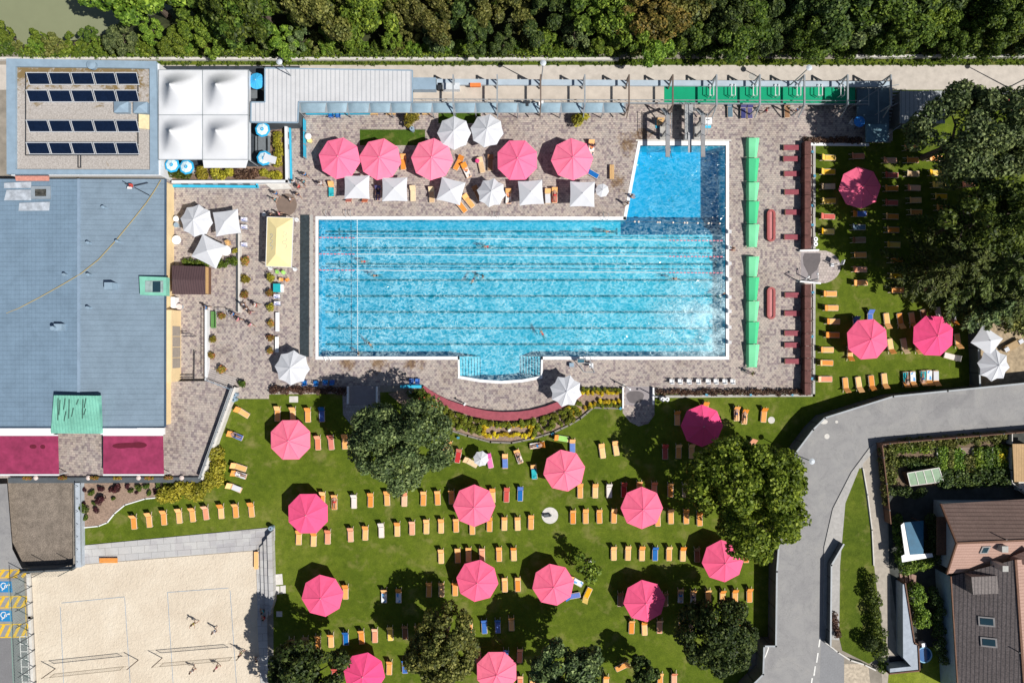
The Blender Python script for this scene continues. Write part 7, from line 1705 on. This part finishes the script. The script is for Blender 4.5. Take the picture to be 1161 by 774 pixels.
for a, c in (((654, 407, 1.1), (669, 408, 1.1)), ((654, 407, 1.1), (662, 421.5, .05)), ((669, 408, 1.1), (674, 422, .05)), ((662, 421.5, .05), (674, 422, .05)), ((657, 411, .8), (670, 412, .8))): b.bar(W3(*a), W3(*c), .06, .06)
part(b, 'hoist_frame', m_steel, t); b = MB(); q = W3(670.5, 414, .8); b.box((q[0], q[1], .6), (.5, .5, .08)); b.box((q[0], q[1] - .25, .85), (.5, .06, .5)); part(b, 'seat', m_white, t)
b = MB(); q = W3(658.5, 408.5, .8); b.box((q[0], q[1], .85), (.8, .45, .3)); b.cyl((q[0], q[1], 0), (q[0], q[1], .8), .05); part(b, 'hoist_motor', m_teal, t)
# showers, rails, posts
def shower(px, py, lab, dx, dy, h=2.3):
    x, y = W(px, py); t = thing('shower_post', lab, 'shower', (x, y, 0)); b = MB(); b.cyl((0, 0, 0), (0, 0, h), .07, .06, 10); o = b.build('post', m_steel); o.parent = t
    b = MB(); b.tube([(0, 0, h - .05), (dx * .4, dy * .4, h), (dx, dy, h - .08)], .035); b.cyl((dx, dy, h - .16), (dx, dy, h - .06), .14, .05, 12); o = b.build('shower_head', m_white); o.parent = t
    b = MB(); b.cyl((0, 0, 0), (0, 0, .08), .2, .2, 12); o = b.build('foot', m_lconc); o.parent = t
shower(707, 437, 'white shower post at the left corner of the dark wet slab', .4, -.3); shower(741, 448, 'shower post at the right side of the dark wet slab', -.5, 0); shower(904.5, 318.5, 'white shower post at the lower left of the round court', .4, .3); shower(918, 318, 'shower post inside the lower edge of the round court', 0, .6); shower(527, 457.5, 'white shower post alone inside the maroon bench curve', .05, .05, 1.9)
def gate(pts, lab, mat_=m_white, h=.9, name='low_wall'):
    b = MB(); b.wall([W(p[0], p[1], h) for p in pts], .18, 0, h); q = W3(*pts[0]); tag(b.build(name, mat_, loc=q), lab, 'wall')
gate([(706.5, 440), (706.5, 462)], 'short white wall left of the shower slab', h=.5); gate([(741, 440), (741, 458)], 'short white wall right of the shower slab', h=.5)
gate([(908, 284), (928, 283.5)], 'short white wall at the top of the round court', h=.5); gate([(908, 319), (930, 321)], 'short white wall at the bottom of the round court', h=.5)
b = MB(); q = W3(947.5, 299.5, 1.0); b.cyl((q[0], q[1], 0), (q[0], q[1], 1.6), .06); b.box((q[0] + .6, q[1] + .15, 1.5), (.08, .6, .75), R(-20)); b.bar((q[0], q[1], 1.5), (q[0] + .6, q[1] + .15, 1.5), .05, .05); b.box((q[0], q[1], .1), (.4, .4, .2)); tag(b.build('sign_post', m_wallw, loc=(q[0], q[1], 0)), 'post with square sign panel at the right of the round court', 'sign')
# lamps
def lamp(px, py, h, lab, ball=.22):
    x, y = W(px, py); t = thing('street_lamp', lab, 'lamp', (x, y, 0)); b = MB(); b.cyl((0, 0, 0), (0, 0, h), .08, .05, 10); b.cyl((0, 0, 0), (0, 0, .4), .13, .13, 10); o = b.build('pole', m_steel); o.parent = t
    b = MB(); b.cyl((0, 0, h - .02), (0, 0, h + .10), .10, .34, 16); b.cyl((0, 0, h + .10), (0, 0, h + .22), .34, .12, 16); o = b.build('lamp_head', M('lamp_head', (.55, .60, .66), .4)); o.parent = t
lamp(898.5, 514, 5.3, 'round-headed street lamp at the inner side of the road bend'); lamp(613, 98, 6.9, 'round-headed lamp standing through the steel gallery, left of its middle'); lamp(339, 97, 6.9, 'lamp at the north edge of the ribbed white shed roof'); lamp(889, 103, 6.9, 'lamp behind the green carpeted gallery section'); lamp(1143, 99.5, 6.9, 'lamp on the path at the far right, its head beyond the picture')
# loudspeaker cluster on the gallery
t = thing('loudspeaker', 'dark and white loudspeaker cluster on the gallery post, left of the middle', 'loudspeaker', W3(605, 119, 2.6, 0)); b = MB(); q = W3(597, 116, 2.6); q2 = W3(612, 118, 2.6)
b.box(q, (.8, .3, .3)); b.box((q[0] + .1, q[1] - .3, 2.5), (.3, .3, .3)); part(b, 'speaker', m_black, t); b = MB(); b.box(q2, (.25, .4, .3)); b.box((q2[0] + .3, q2[1] + .2, 2.6), (.25, .25, .3)); b.cyl((q2[0], q2[1], 0), (q2[0], q2[1], 2.5), .05); part(b, 'white_horn', m_white, t)
# pool ladders, ropes, floats
for i, (px, py, lab) in enumerate(((374, 244, 'top left corner of the pool'), (396, 244, 'top left, with long side rail'), (563, 246, 'top edge, below the tilted umbrella'), (374, 404.5, 'bottom left corner of the pool'), (686, 247, 'top edge near the diving pool'), (671, 405, 'bottom edge below the diving pool'))):
    x, y = W(px, py); s = 1 if py < 300 else -1; b = MB()
    for dx in (-.3, .3): b.tube([(x + dx, y + .5 * s, .05), (x + dx, y + .45 * s, .75), (x + dx, y + .05 * s, .8), (x + dx, y - .25 * s, .4), (x + dx, y - .25 * s, -1.0)], .028)
    for zz in (-.3, -.6, -.9): b.bar((x - .3, y - .25 * s, zz), (x + .3, y - .25 * s, zz), .05, .03)
    tag(b.build('pool_ladder', M('chrome', (.65, .68, .7), .25, metal=.6), loc=(x, y, 0)), 'chrome pool ladder at the ' + lab, 'ladder', 'chrome pool ladders')
mrope = M('white_rope_floats', (.62, .70, .73), .5); mred = M('red_rope_floats', (.75, .25, .30), .5)
for k, (ya, yb, lab) in enumerate(((269.2, 272.8, 'uppermost'), (287.8, 291, 'middle'), (306, 309.3, 'lowest'))):
    A, C = W(362, ya), W(822, yb); t = thing('lane_rope', 'long white lane rope across the pool, %s of three' % lab, 'lane rope', (A[0], A[1], -.02), 'lane ropes')
    f = lambda s: (A[0] + (C[0] - A[0]) * s, A[1] + (C[1] - A[1]) * s, -.02)
    b = MB(); b.cyl(f(.09), f(.86), .05, .05, 6); part(b, 'float_line', mrope, t)
    b = MB(); 
    for s in range(10): b.cyl(f(.0 + s * .009), f(.006 + s * .009), .07, .07, 6)
    for s in range(15): b.cyl(f(.862 + s * .009), f(.868 + s * .009), .07, .07, 6)
    part(b, 'red_end_floats', mred, t)
t = thing('cross_rope', 'thin white rope crossing the left end of the pool from top to bottom', 'rope', (W(405, 250)[0], 0, -.02)); b = MB(); A, C = W(405, 247), W(405.6, 404)
for i in range(60): s, e = i / 60, (i + .6) / 60; b.bar((A[0] + (C[0] - A[0]) * s, A[1] + (C[1] - A[1]) * s, .0), (A[0] + (C[0] - A[0]) * e, A[1] + (C[1] - A[1]) * e, .0), .09, .06)
part(b, 'float_line', mrope, t); b = MB(); b.bar((*A, .01), (*C, .01), .025, .02); part(b, 'cord', m_wallw, t)
A, C = W(704, 251), W(822, 253.5); t = thing('float_line', 'line of paired white floats closing off the diving pool', 'float line', (A[0], A[1], 0)); b = MB()
for px in (719.5, 724, 745.5, 748, 763, 776, 779, 791, 803, 816): f = (px - 704) / 118; b.ball((A[0] + (C[0] - A[0]) * f, A[1] + (C[1] - A[1]) * f, 0), .13)
part(b, 'floats', M('cream_float', (.85, .78, .70)), t); b = MB(); b.bar((*A, -.03), (*C, -.03), .03, .03); part(b, 'cord', m_dwall, t)
# east pool edge starting posts
SB = None
for i, y_ in enumerate((263, 281, 299, 317, 337, 353, 371, 388)):
    x, y = W(826.5, y_, .3); lab = 'small grey starting block on the east pool edge, %s from the top' % ordn(i)
    if SB is None:
        SB = thing('starting_block', lab, 'starting block', (x, y, 0), 'starting blocks'); b = MB(); b.box((x, y, .3), (.35, .35, .6)); part(b, 'block', m_wallw, SB); b = MB(); b.box((x, y, .63), (.42, .40, .05), 0, 0, R(6)); part(b, 'top_plate', M('block_plate', (.60, .60, .62)), SB)
    else: dup(SB, (x, y, 0), label=lab)
# volleyball nets
m_vnet = net_mat('volley_net', (.40, .34, .26), 9, .35)
for (p, q, lab) in (((62.8, 757.5), (156.8, 747.6), 'left sand court'), ((184, 745.3), (277, 737.5), 'right sand court')):
    A, C = W(*p), W(*q); t = thing('volleyball_net', 'beach volleyball net with two posts on the ' + lab, 'net', (A[0], A[1], 0), 'volleyball nets')
    for e in (A, C): b = MB(); b.cyl((*e, 0), (*e, 2.45), .055, .055, 8); part(b, 'post', m_brown, t)
    d = Vector((C[0] - A[0], C[1] - A[1], 0)).normalized(); a2, c2 = Vector((*A, 0)) + d * .9, Vector((*C, 0)) - d * .9
    b = MB(); b.add([(a2.x, a2.y, 1.5), (c2.x, c2.y, 1.5), (c2.x, c2.y, 2.4), (a2.x, a2.y, 2.4)], [(0, 1, 2, 3)]); part(b, 'net_mesh', m_vnet, t)
    b = MB(); 
    for zz in (1.5, 2.4): b.bar((a2.x, a2.y, zz), (c2.x, c2.y, zz), .05, .07)
    for s in (a2, c2): b.bar((s.x, s.y, 1.5), (s.x, s.y, 2.4), .05, .05)
    for zz in (1.5, 2.4): b.bar((*A, zz), (a2.x, a2.y, zz), .02, .02); b.bar((*C, zz), (c2.x, c2.y, zz), .02, .02)
    part(b, 'net_tape', M('net_tape', (.42, .36, .28), .8), t)
for i, (px, py) in enumerate(((40, 549), (64, 549))):
    pass
for i, px in enumerate((31, 40.5, 71, 100, 107, 133, 157, 169, 191, 206)):
    pale = i in (1, 3, 6, 9); x, y = W(px, 541.5, 1.1)
    if pale: b = MB(); b.cyl((x, y, .9), (x, y, 1.1), .22, .28, 14); b.ball((x, y, 1.1), .24, 10, 5, .5); tag(b.build('round_pot', M('pale_pink_pot', (.72, .60, .56)), loc=(x, y, .9)), 'pale round pot on the long terrace trough, %s from the left' % ordn((1, 3, 6, 9).index(i)), 'pot', 'pots on the terrace trough')
    else:
        r_ = thing('trough_plant', 'small flowering plant in the long terrace trough, %s from the left' % ordn([0, 2, 4, 5, 7, 8].index(i)), 'plant', (x, y, .9), 'plants in the terrace trough'); leaf_cloud('foliage', m_mixflower, [(-.3, 0, .2), (0, 0, .25), (.3, 0, .2)], [.22] * 3, 220, .11, 40 + i, parent=r_)
# folded red and blue parasols, stone, bench on the gravel discs
t = thing('folded_parasols', 'bundle of folded red and blue parasols at the corner of the grey shed', 'umbrella', W3(1072, 112, 1, 0))
for i, (dx, dy, mm) in enumerate(((4, -2, m_red_ := M('folded_red', (.75, .03, .04))), (6.5, -3, m_red_), (12, -7, M('folded_blue', (.02, .12, .55))))):
    b = MB(); p = W3(1072.5, 113, 1.3); e = W3(1073 + dx, 103 - dy * .3 + (i * 1.2), 1.5); b.cyl(p, e, .08, .42, 8); b.cyl((p[0], p[1], 0), p, .05, .08, 6); part(b, 'folded_canopy', mm, t)
t = thing('stone_block', 'dark bronze sculpture lying on the round gravel disc in the lawn', 'sculpture', W3(622, 584)); q = W3(621, 584, .2); b = MB(); b.box((q[0] - .1, q[1], .18), (.75, .35, .36), .1); part(b, 'body', m_dwall, t); b = MB(); b.ball((q[0] + .3, q[1] + .05, .35), .18, 8, 6); b.box((q[0] - .35, q[1] + .1, .3), (.3, .14, .3)); part(b, 'upper_part', m_dwall, t)
b = MB(); q = W3(669, 636, .4); b.ball((q[0], q[1], .25), .24, 10, 7); tag(b.build('white_ball', m_white, loc=(q[0], q[1], 0)), 'white ball lying beside the thin young tree', 'ball')
for i, (px, py) in enumerate(((519.5, 496), (626.5, 491.8), (703.5, 462.8), (921, 172.5), (923.5, 199.5), (921, 233), (921, 255), (921.5, 331.5), (921, 381.5), (920.5, 429), (851, 447.3), (898, 447.3), (801, 447.5))):
    q = W3(px, py, .35); b = MB(); b.cyl((q[0], q[1], 0), (q[0], q[1], .3), .05); b.box((q[0], q[1], .36), (.32, .26, .14), i * .5); lab = 'small blue spotlight on a stake at the bed edging, %s from the left' % ordn(i) if i < 3 else ('small blue spotlight on the east hedge kerb, %s from the top' % ordn(i - 3) if i < 10 else 'small blue spotlight on the south hedge kerb, %s' % {10: 'middle', 11: 'right', 12: 'left'}[i])
    tag(b.build('spotlight', M('blue_lamp_glass', (.08, .30, .45), .3), loc=(q[0], q[1], 0)), lab, 'spotlight', 'small blue spotlights')
t = thing('lounge_bench', 'low wicker bench with two white cushions on the dry sandy patch', 'bench', W3(1147, 392, .4, 0)); A, C = W3(1140, 396, .4), W3(1156, 387, .4); b = MB(); b.bar(A, C, .8, .35); b.bar((A[0], A[1], .12), (C[0], C[1], .12), .7, .22); part(b, 'bench_body', M('wicker', (.40, .28, .15)), t)
for e in (A, C): b = MB(); b.box((e[0], e[1], .62), (.55, .5, .14), R(30)); part(b, 'cushion', m_wfab, t)
b = MB(); q = W3(354.5, 158, .4)
b.ball((q[0] - 3.5 * 0, q[1], .3), .25); 
t = thing('sun_mushroom', 'white round lamp with yellow foot at the cyan base stripe', 'lamp', W3(349, 155, 1, 0)); q = W3(349, 154.5, 1.0); b = MB(); b.ball((q[0], q[1], .95), .42, 12, 8, .7); part(b, 'globe', m_white, t); b = MB(); b.cyl((q[0], q[1], 0), (q[0], q[1], .8), .08); b.cyl((q[0], q[1] - .3, .05), (q[0], q[1] - .3, .4), .3, .3, 12); part(b, 'foot', M('pale_yellow', (.8, .7, .3)), t)
t = thing('cyan_screen', 'thin cyan screen wall left of the leftmost deck parasol', 'screen', W3(345, 150, 1, 0)); b = MB(); b.wall([W(344, 134, 1.0), W(344.5, 178, 1.0)], .10, .1, 1.0); part(b, 'panel', m_cyan, t); b = MB()
for y_ in (134, 148, 163, 178): q = W3(344.3, y_, 1.1); b.box((q[0], q[1], .55), (.14, .1, 1.1))
part(b, 'post', m_steel, t)
b = MB(); b.wall([W(347, 128.6, .5), W(420, 128.2, .5)], .12, 0, .5); tag(b.build('cyan_kerb', m_cyan, loc=W3(347, 128)), 'cyan kerb running below the left part of the curved canopy', 'kerb')
for i, (px, w_px) in enumerate(((424, 9), (443, 11), (483, 9))): 
    b = MB(); q = W3(px, 128.5, .45); b.box((q[0], q[1], .42), (w_px / S, .32, .06)); b.box((q[0] - .35, q[1], .2), (.06, .28, .4)); b.box((q[0] + .35, q[1], .2), (.06, .28, .4)); tag(b.build('wall_bench', m_wood, loc=(q[0], q[1], 0)), 'small light wooden bench below the canopy edge, %s from the left' % ordn(i), 'bench', 'wooden benches under the canopy')

# ------------------------------------------------------------------ people
def person_mesh(name, J, edges, rad, mat_, sub=1):
    me = bpy.data.meshes.new(name); keys = list(J); me.from_pydata([J[k] for k in keys], [(keys.index(a), keys.index(c)) for a, c in edges], [])
    o = bpy.data.objects.new(name, me); COL.objects.link(o); m = o.modifiers.new('s', 'SKIN'); m.use_smooth_shade = True
    for i, k in enumerate(keys): r = rad[k]; me.skin_vertices[0].data[i].radius = r if isinstance(r, tuple) else (r, r); me.skin_vertices[0].data[i].use_root = (i == 0)
    ss = o.modifiers.new('u', 'SUBSURF'); ss.levels = sub; ss.render_levels = sub
    dg = bpy.context.evaluated_depsgraph_get(); dg.update(); r = bpy.data.meshes.new_from_object(o.evaluated_get(dg)); r.name = name
    bpy.data.objects.remove(o); r.materials.clear(); r.materials.append(mat_); return r
def joints(pose):
    J = {'pelvis': (0, 0, .95), 'waist': (0, 0, 1.10), 'chest': (0, 0, 1.32), 'neck': (0, .0, 1.48), 'jaw': (0, .02, 1.56), 'head': (0, .02, 1.66), 'crown': (0, .0, 1.74), 'nose': (0, .115, 1.62)}
    for s, n in ((-1, 'l'), (1, 'r')):
        J.update({'sh' + n: (.17 * s, 0, 1.40), 'el' + n: (.24 * s, -.02, 1.13), 'wr' + n: (.27 * s, .05, .90), 'pa' + n: (.275 * s, .07, .83), 'hip' + n: (.09 * s, 0, .88), 'kn' + n: (.10 * s, .02, .50), 'an' + n: (.10 * s, -.02, .09), 'toe' + n: (.11 * s, .16, .03)})
        for f in range(4): J['f%d%s' % (f, n)] = ((.262 + .009 * f) * s, .045 + .017 * f, .75 + (.0, -.008, -.006, .008)[f]); J['g%d%s' % (f, n)] = ((.255 + .009 * f) * s, .055 + .017 * f, .715 + (.01, -.008, -.006, .008)[f])
        J['th' + n] = (.25 * s, .11, .80)
    def mv(keys, d):
        for k in keys: J[k] = tuple(J[k][i] + d[i] for i in range(3))
    arm = lambda n: ['wr' + n, 'pa' + n, 'th' + n] + ['f%d%s' % (f, n) for f in range(4)] + ['g%d%s' % (f, n) for f in range(4)]
    if pose == 'walk':
        mv(['knl'], (0, .16, .03)); mv(['anl', 'toel'], (0, .26, 0)); mv(['knr'], (0, .02, 0)); mv(['anr', 'toer'], (0, -.28, .06)); mv(arm('r'), (0, .16, .03)); mv(arm('l'), (0, -.16, .0))
    if pose == 'reach':
        for n, s in (('l', -1), ('r', 1)): J['el' + n] = (.32 * s, .18, 1.38); mv(arm(n), (.02 * s, .36, .62))
        mv(['knl'], (-.08, .1, 0)); mv(['anl', 'toel'], (-.16, 0, 0)); mv(['knr'], (.08, .1, 0)); mv(['anr', 'toer'], (.16, 0, 0))
    if pose == 'lie':
        for n, s in (('l', -1), ('r', 1)): mv(['el' + n], (.06 * s, 0, 0)); mv(arm(n), (.02 * s, 0, 0)); 
        mv(['knl'], (0, .12, 0))
    if pose == 'swim':
        for n, s in (('l', -1), ('r', 1)):
            up = n == 'r'; J['el' + n] = ((.26 if up else .36) * s, .02, 1.66 if up else 1.25); base = J['wr' + n]
            tgt = (.16 * s, 0, 1.92) if up else (.42 * s, 0, 1.02); dv = tuple(tgt[i] - base[i] for i in range(3)); 
            for k in arm(n): J[k] = (J[k][0] + dv[0], J[k][1] + dv[1], J[k][2] + dv[2])
            if up:
                for k in arm(n):
                    if k[:2] != 'wr': J[k] = (J[k][0], J[k][1], 2 * J['wrr'][2] - J[k][2])
        mv(['anl', 'toel'], (-.06, 0, 0)); mv(['anr'], (.06, .06, 0)); J['toel'] = (J['anl'][0], -.02, -.06); J['toer'] = (J['anr'][0], -.02, -.06)
    if pose == 'sit':
        for n, s in (('l', -1), ('r', 1)): J['kn' + n] = (.13 * s, .46, .93); J['an' + n] = (.13 * s, .50, .50); J['toe' + n] = (.14 * s, .66, .44); J['el' + n] = (.25 * s, .06, 1.14); mv(arm(n), (0, .28, .12))
    return J
BE = [('pelvis', 'waist'), ('waist', 'chest'), ('chest', 'neck'), ('neck', 'jaw'), ('jaw', 'head'), ('head', 'crown'), ('head', 'nose')]
RADB = {'pelvis': (.15, .11), 'waist': (.125, .095), 'chest': (.15, .105), 'neck': .058, 'jaw': (.075, .08), 'head': (.085, .10), 'crown': (.06, .07), 'nose': .016}
for n in 'lr':
    BE += [('chest', 'sh' + n), ('sh' + n, 'el' + n), ('el' + n, 'wr' + n), ('wr' + n, 'pa' + n), ('pa' + n, 'th' + n), ('pelvis', 'hip' + n), ('hip' + n, 'kn' + n), ('kn' + n, 'an' + n), ('an' + n, 'toe' + n)]
    for f in range(4): BE += [('pa' + n, 'f%d%s' % (f, n)), ('f%d%s' % (f, n), 'g%d%s' % (f, n))]; RADB['f%d%s' % (f, n)] = .009; RADB['g%d%s' % (f, n)] = .008
    RADB.update({'sh' + n: .062, 'el' + n: .045, 'wr' + n: .03, 'pa' + n: (.036, .022), 'th' + n: .010, 'hip' + n: .095, 'kn' + n: .06, 'an' + n: .04, 'toe' + n: .035})
PM = {}
def get_person(pose):
    if pose in PM: return PM[pose]
    J = joints(pose); body = person_mesh('body_' + pose, J, BE, RADB, m_skin)
    sel = lambda ks, es, sc: person_mesh('cloth', {k: J[k] for k in ks}, es, {k: tuple(x * sc for x in (RADB[k] if isinstance(RADB[k], tuple) else (RADB[k],) * 2)) for k in ks}, m_wfab)
    J2 = dict(J)
    for n in 'lr': J['mu' + n] = tuple(.45 * J['sh' + n][i] + .55 * J['el' + n][i] for i in range(3)); RADB['mu' + n] = .06; J['mt' + n] = tuple(.6 * J['hip' + n][i] + .4 * J['kn' + n][i] for i in range(3)); RADB['mt' + n] = .085
    shirt = sel(['pelvis', 'waist', 'chest', 'shl', 'shr', 'mul', 'mur'], [('pelvis', 'waist'), ('waist', 'chest'), ('chest', 'shl'), ('chest', 'shr'), ('shl', 'mul'), ('shr', 'mur')], 1.13)
    short = sel(['waist', 'pelvis', 'hipl', 'hipr', 'mtl', 'mtr'], [('waist', 'pelvis'), ('pelvis', 'hipl'), ('pelvis', 'hipr'), ('hipl', 'mtl'), ('hipr', 'mtr')], 1.10)
    JH = {'a': tuple(J['head'][i] + (0, -.025, .02)[i] for i in range(3)), 'b': tuple(J['crown'][i] + (0, -.02, .015)[i] for i in range(3)), 'c': tuple(J['head'][i] + (0, -.07, -.07)[i] for i in range(3))}
    hair = person_mesh('hair', JH, [('a', 'b'), ('a', 'c')], {'a': (.095, .10), 'b': (.075, .08), 'c': (.06, .06)}, m_hair)
    PM[pose] = (body, shirt, short, hair); return PM[pose]
CLO = {'blue': M('blue_cloth', (.02, .22, .55)), 'teal': M('teal_cloth', (.02, .42, .50)), 'white': M('white_cloth', (.75, .75, .76)), 'red': M('red_cloth', (.6, .04, .05)), 'black': M('black_cloth', (.03, .03, .035)), 'yellow': M('yellow_cloth', (.55, .55, .05)), 'pink': M('pink_cloth', (.75, .25, .35)), 'navy': M('navy_cloth', (.03, .05, .16)), 'green': M('olive_cloth', (.3, .4, .1))}
def person(px, py, rz, pose, top, bottom, lab, z=None, rx=0, hair=None):
    """rz: the way the person faces (0 = towards the river)"""
    h = 1.0 if pose in ('walk', 'stand', 'reach') else .4
    x, y = W(px, py, h); t = thing('person', lab, 'person', (x, y, z if z is not None else 0)); t.rotation_euler = (R(rx), 0, R(rz))
    body, shirt, short, hr = get_person(pose)
    for nm, me, mm in (('body', body, None), ('shirt', shirt, top), ('shorts', short, bottom), ('hair', hr, hair)):
        if nm in ('shirt', 'shorts') and mm is None: continue
        o = bpy.data.objects.new(nm, me); COL.objects.link(o); o.parent = t
        if mm: setmat(o, CLO[mm])
        if rx: o.location = (0, 0, 0)
    return t
def shift_children(t, v):
    for c in t.children: c.location = v
walkers = [(313, 219.5, 200, 'blue', 'navy', 'walking in blue shirt above the round wet patch'), (311.4, 226, 150, 'teal', 'black', 'walking in turquoise shirt left of the round wet patch'), (328.7, 225.4, 120, 'white', 'blue', 'walking in white shirt across the round wet patch'), (308, 243.5, 60, 'black', 'black', 'in dark clothes at the top left corner of the yellow canopy'),
    (316.5, 242, 300, 'pink', 'black', 'in pink top above the yellow canopy'), (333, 206, 20, 'white', 'navy', 'in white top near the white wall corner'), (339, 211.5, 250, 'red', 'black', 'in dark red clothes at the corner of the cyan stripe'), (337.7, 220.5, 200, 'black', 'navy', 'in black clothes right of the wet patch'), (346, 198, 210, 'blue', 'black', 'in blue shirt below the cyan screen'), (344, 206, 160, 'teal', 'navy', 'in turquoise shirt left of the turquoise lounger'), (363.5, 208, 30, 'white', 'white', 'all in white left of the turquoise lounger'),
    (234, 348.6, 100, 'blue', 'black', 'in blue shirt at the top of the low white wall'), (264.6, 356, 240, 'blue', 'navy', 'in blue shirt right of the round flower pot'), (270.5, 362, 240, 'pink', 'black', 'in pink shirt below the one in blue'), (275.5, 345, 0, 'white', 'blue', 'in white shirt left of a small group'), (279, 350, 180, 'white', 'navy', 'in white shirt in the middle of a small group'), (283.5, 354, 90, 'black', 'pink', 'in black shirt at the lower end of the group'),
    (289.5, 345.5, 270, 'white', 'red', 'in white shirt and red shorts at the right of the group'), (284, 368, 220, 'pink', 'white', 'walking alone in pale clothes below the group'), (853, 423, 250, 'green', 'black', 'in olive shirt below the green shade tent'), (868.5, 125, 90, 'red', 'navy', 'in red shirt below the green carpeted gallery'), (904, 124, 200, 'blue', 'red', 'in blue shirt below the green gallery, further right'), (711.5, 230, 120, None, 'black', 'bare-chested at the corner of the diving pool')]
for px, py, rz, a, c, lab in walkers: person(px, py, rz, 'walk', a, c, 'person ' + lab)
for px, py, rz, a, c, lab in ((219.4, 706.5, 180, 'yellow', 'black', 'in yellow shirt above the net on the right sand court, left'), (242.6, 715.5, 150, 'white', 'blue', 'in white shirt above the net on the right sand court, right'), (217.6, 760, 0, 'white', 'navy', 'in white shirt below the net on the right sand court, left'), (245, 757, 30, 'pink', 'red', 'in pink top below the net on the right sand court, right'), (272.5, 741, 90, None, 'green', 'in the tree shadow at the right end of the net')): person(px, py, rz, 'reach' if 'above the net on the right sand court, left' in lab else 'walk', a, c, 'person ' + lab).scale = (.95, .95, .95)
for px, py, rz, a, c, lab, z in ((299.5, 691.5, 90, 'teal', 'black', 'sitting on the seating steps in turquoise', -.35), (300.8, 699, 90, 'red', 'black', 'sitting on the seating steps in red', -.35), (292.5, 747, 90, 'white', 'white', 'sitting in white in the tree shadow beside the sand', -.7), (830.3, 282, 270, None, 'red', 'sitting on the east pool edge', -.75), (716, 222, 270, None, 'black', 'sitting at the edge of the diving pool', -.85), (673, 166, 0, 'navy', 'red', 'sitting on the blue lounger above the rightmost deck parasol', -.45)):
    person(px, py, rz, 'sit', a, c, 'person ' + lab, z=z)
# lying figures: on their backs, head towards the lounger's head
def lying(px, py, ang, top, bottom, lab, z=.55, pose='lie', face_down=False):
    x, y = W(px, py, z); t = thing('person', lab, 'person', (x, y, z)); body, shirt, short, hr = get_person(pose)
    t.rotation_mode = 'XYZ'; rot = Matrix.Rotation(R(ang), 4, 'Z') @ Matrix.Rotation(R(-90), 4, 'X') @ (Matrix.Rotation(R(180), 4, 'Z') if face_down else Matrix.Identity(4))
    # standing +Z becomes the head direction
    rot = Matrix.Rotation(R(ang), 4, 'Z') @ Matrix.Rotation(R(-90), 4, 'X')
    if not face_down: rot = rot @ Matrix.Rotation(R(180), 4, 'Z')
    t.rotation_euler = rot.to_euler(); t.scale = (.82, .82, .82) if pose == 'swim' else (1, 1, 1)
    for nm, me, mm in (('body', body, None), ('shirt', shirt, top), ('shorts', short, bottom), ('hair', hr, None)):
        if nm in ('shirt', 'shorts') and mm is None: continue
        o = bpy.data.objects.new(nm, me); COL.objects.link(o); o.parent = t; o.location = (0, 0, -.95)
        if mm: setmat(o, CLO[mm])
    return t
lying(266.5, 493.5, 68, None, 'black', 'person lying on the blue lounger below the terrace steps'); lying(271, 537.6, 72, 'white', 'white', 'person lying on the salmon lounger by the hedge corner'); lying(693/3.87+200, 652/3.87+400, 0, None, 'red', 'person lying on the orange lounger right of the court-corner parasol')
lying(428.8, 219, 0, 'black', 'navy', 'person lying on the navy lounger between two square umbrellas'); lying(835.3, 468.5, 0, None, 'navy', 'person lying on the left lounger of the pair below the deck'); lying(844.5, 472, 0, None, 'black', 'person lying on the right lounger of the pair below the deck')
lying(1081.2, 360, 184, None, 'black', 'person lying on the lounger right above the right lawn parasol'); lying(1029, 431, 182, None, 'black', 'person lying on the teal-towelled lounger in the bottom right row, left'); lying(1046.6, 429.5, 182, None, 'navy', 'person lying on the second teal-towelled lounger in the bottom right row')
lying(609.5, 505, -80, None, 'blue', 'person lying on the lounger touching the bed edging'); lying(587.5, 517, 20, None, 'black', 'person lying on the patterned towel below the flower bed'); lying(772, 674.5, 0, None, 'blue', 'person lying in the shadow of the round dark tree, left'); lying(786, 675.8, 0, None, 'navy', 'person lying in the shadow of the round dark tree, right'); lying(628.9, 221, 0, None, 'red', 'person lying on the red towel beside a square umbrella')
gate([(394, 439), (394, 457)], 'short white wall left of the shaded shower patio', h=.5); gate([(427, 439), (427, 457)], 'short white wall right of the shaded shower patio', h=.5)
person(547, 312.4, 90, 'walk', None, 'black', 'swimmer upright in the water touching the lowest lane rope', z=-1.45)
person(404.5, 401, 90, 'walk', None, 'black', 'swimmer upright at the bottom left wall beside the cross rope', z=-1.4)
for i, (px, py, ang, c, lab) in enumerate(((552.5, 279.6, 90, 'red', 'between the upper two lane ropes, near the middle'), (413, 296.5, 90, 'red', 'between the lower two lane ropes at the left'), (426.6, 312.4, 90, 'black', 'just below the lowest lane rope at the left'), (537, 316.5, 150, 'navy', 'below the lowest lane rope in the middle'),
        (418.6, 389, 220, 'black', 'near the bottom left of the pool'), (690.4, 262.8, 85, None, 'at the top edge left of the diving pool'), (764, 315.8, -95, 'black', 'below the ropes near the right side'), (615, 378.3, 30, 'red', 'in the lower middle of the pool'), (759.4, 172, 10, None, 'under the left diving platform'), (819, 334, -60, 'navy', 'at the east wall of the pool'))):
    lying(px, py, ang, None, c or 'navy', 'swimmer ' + lab, z=-.11, pose='swim', face_down=True)
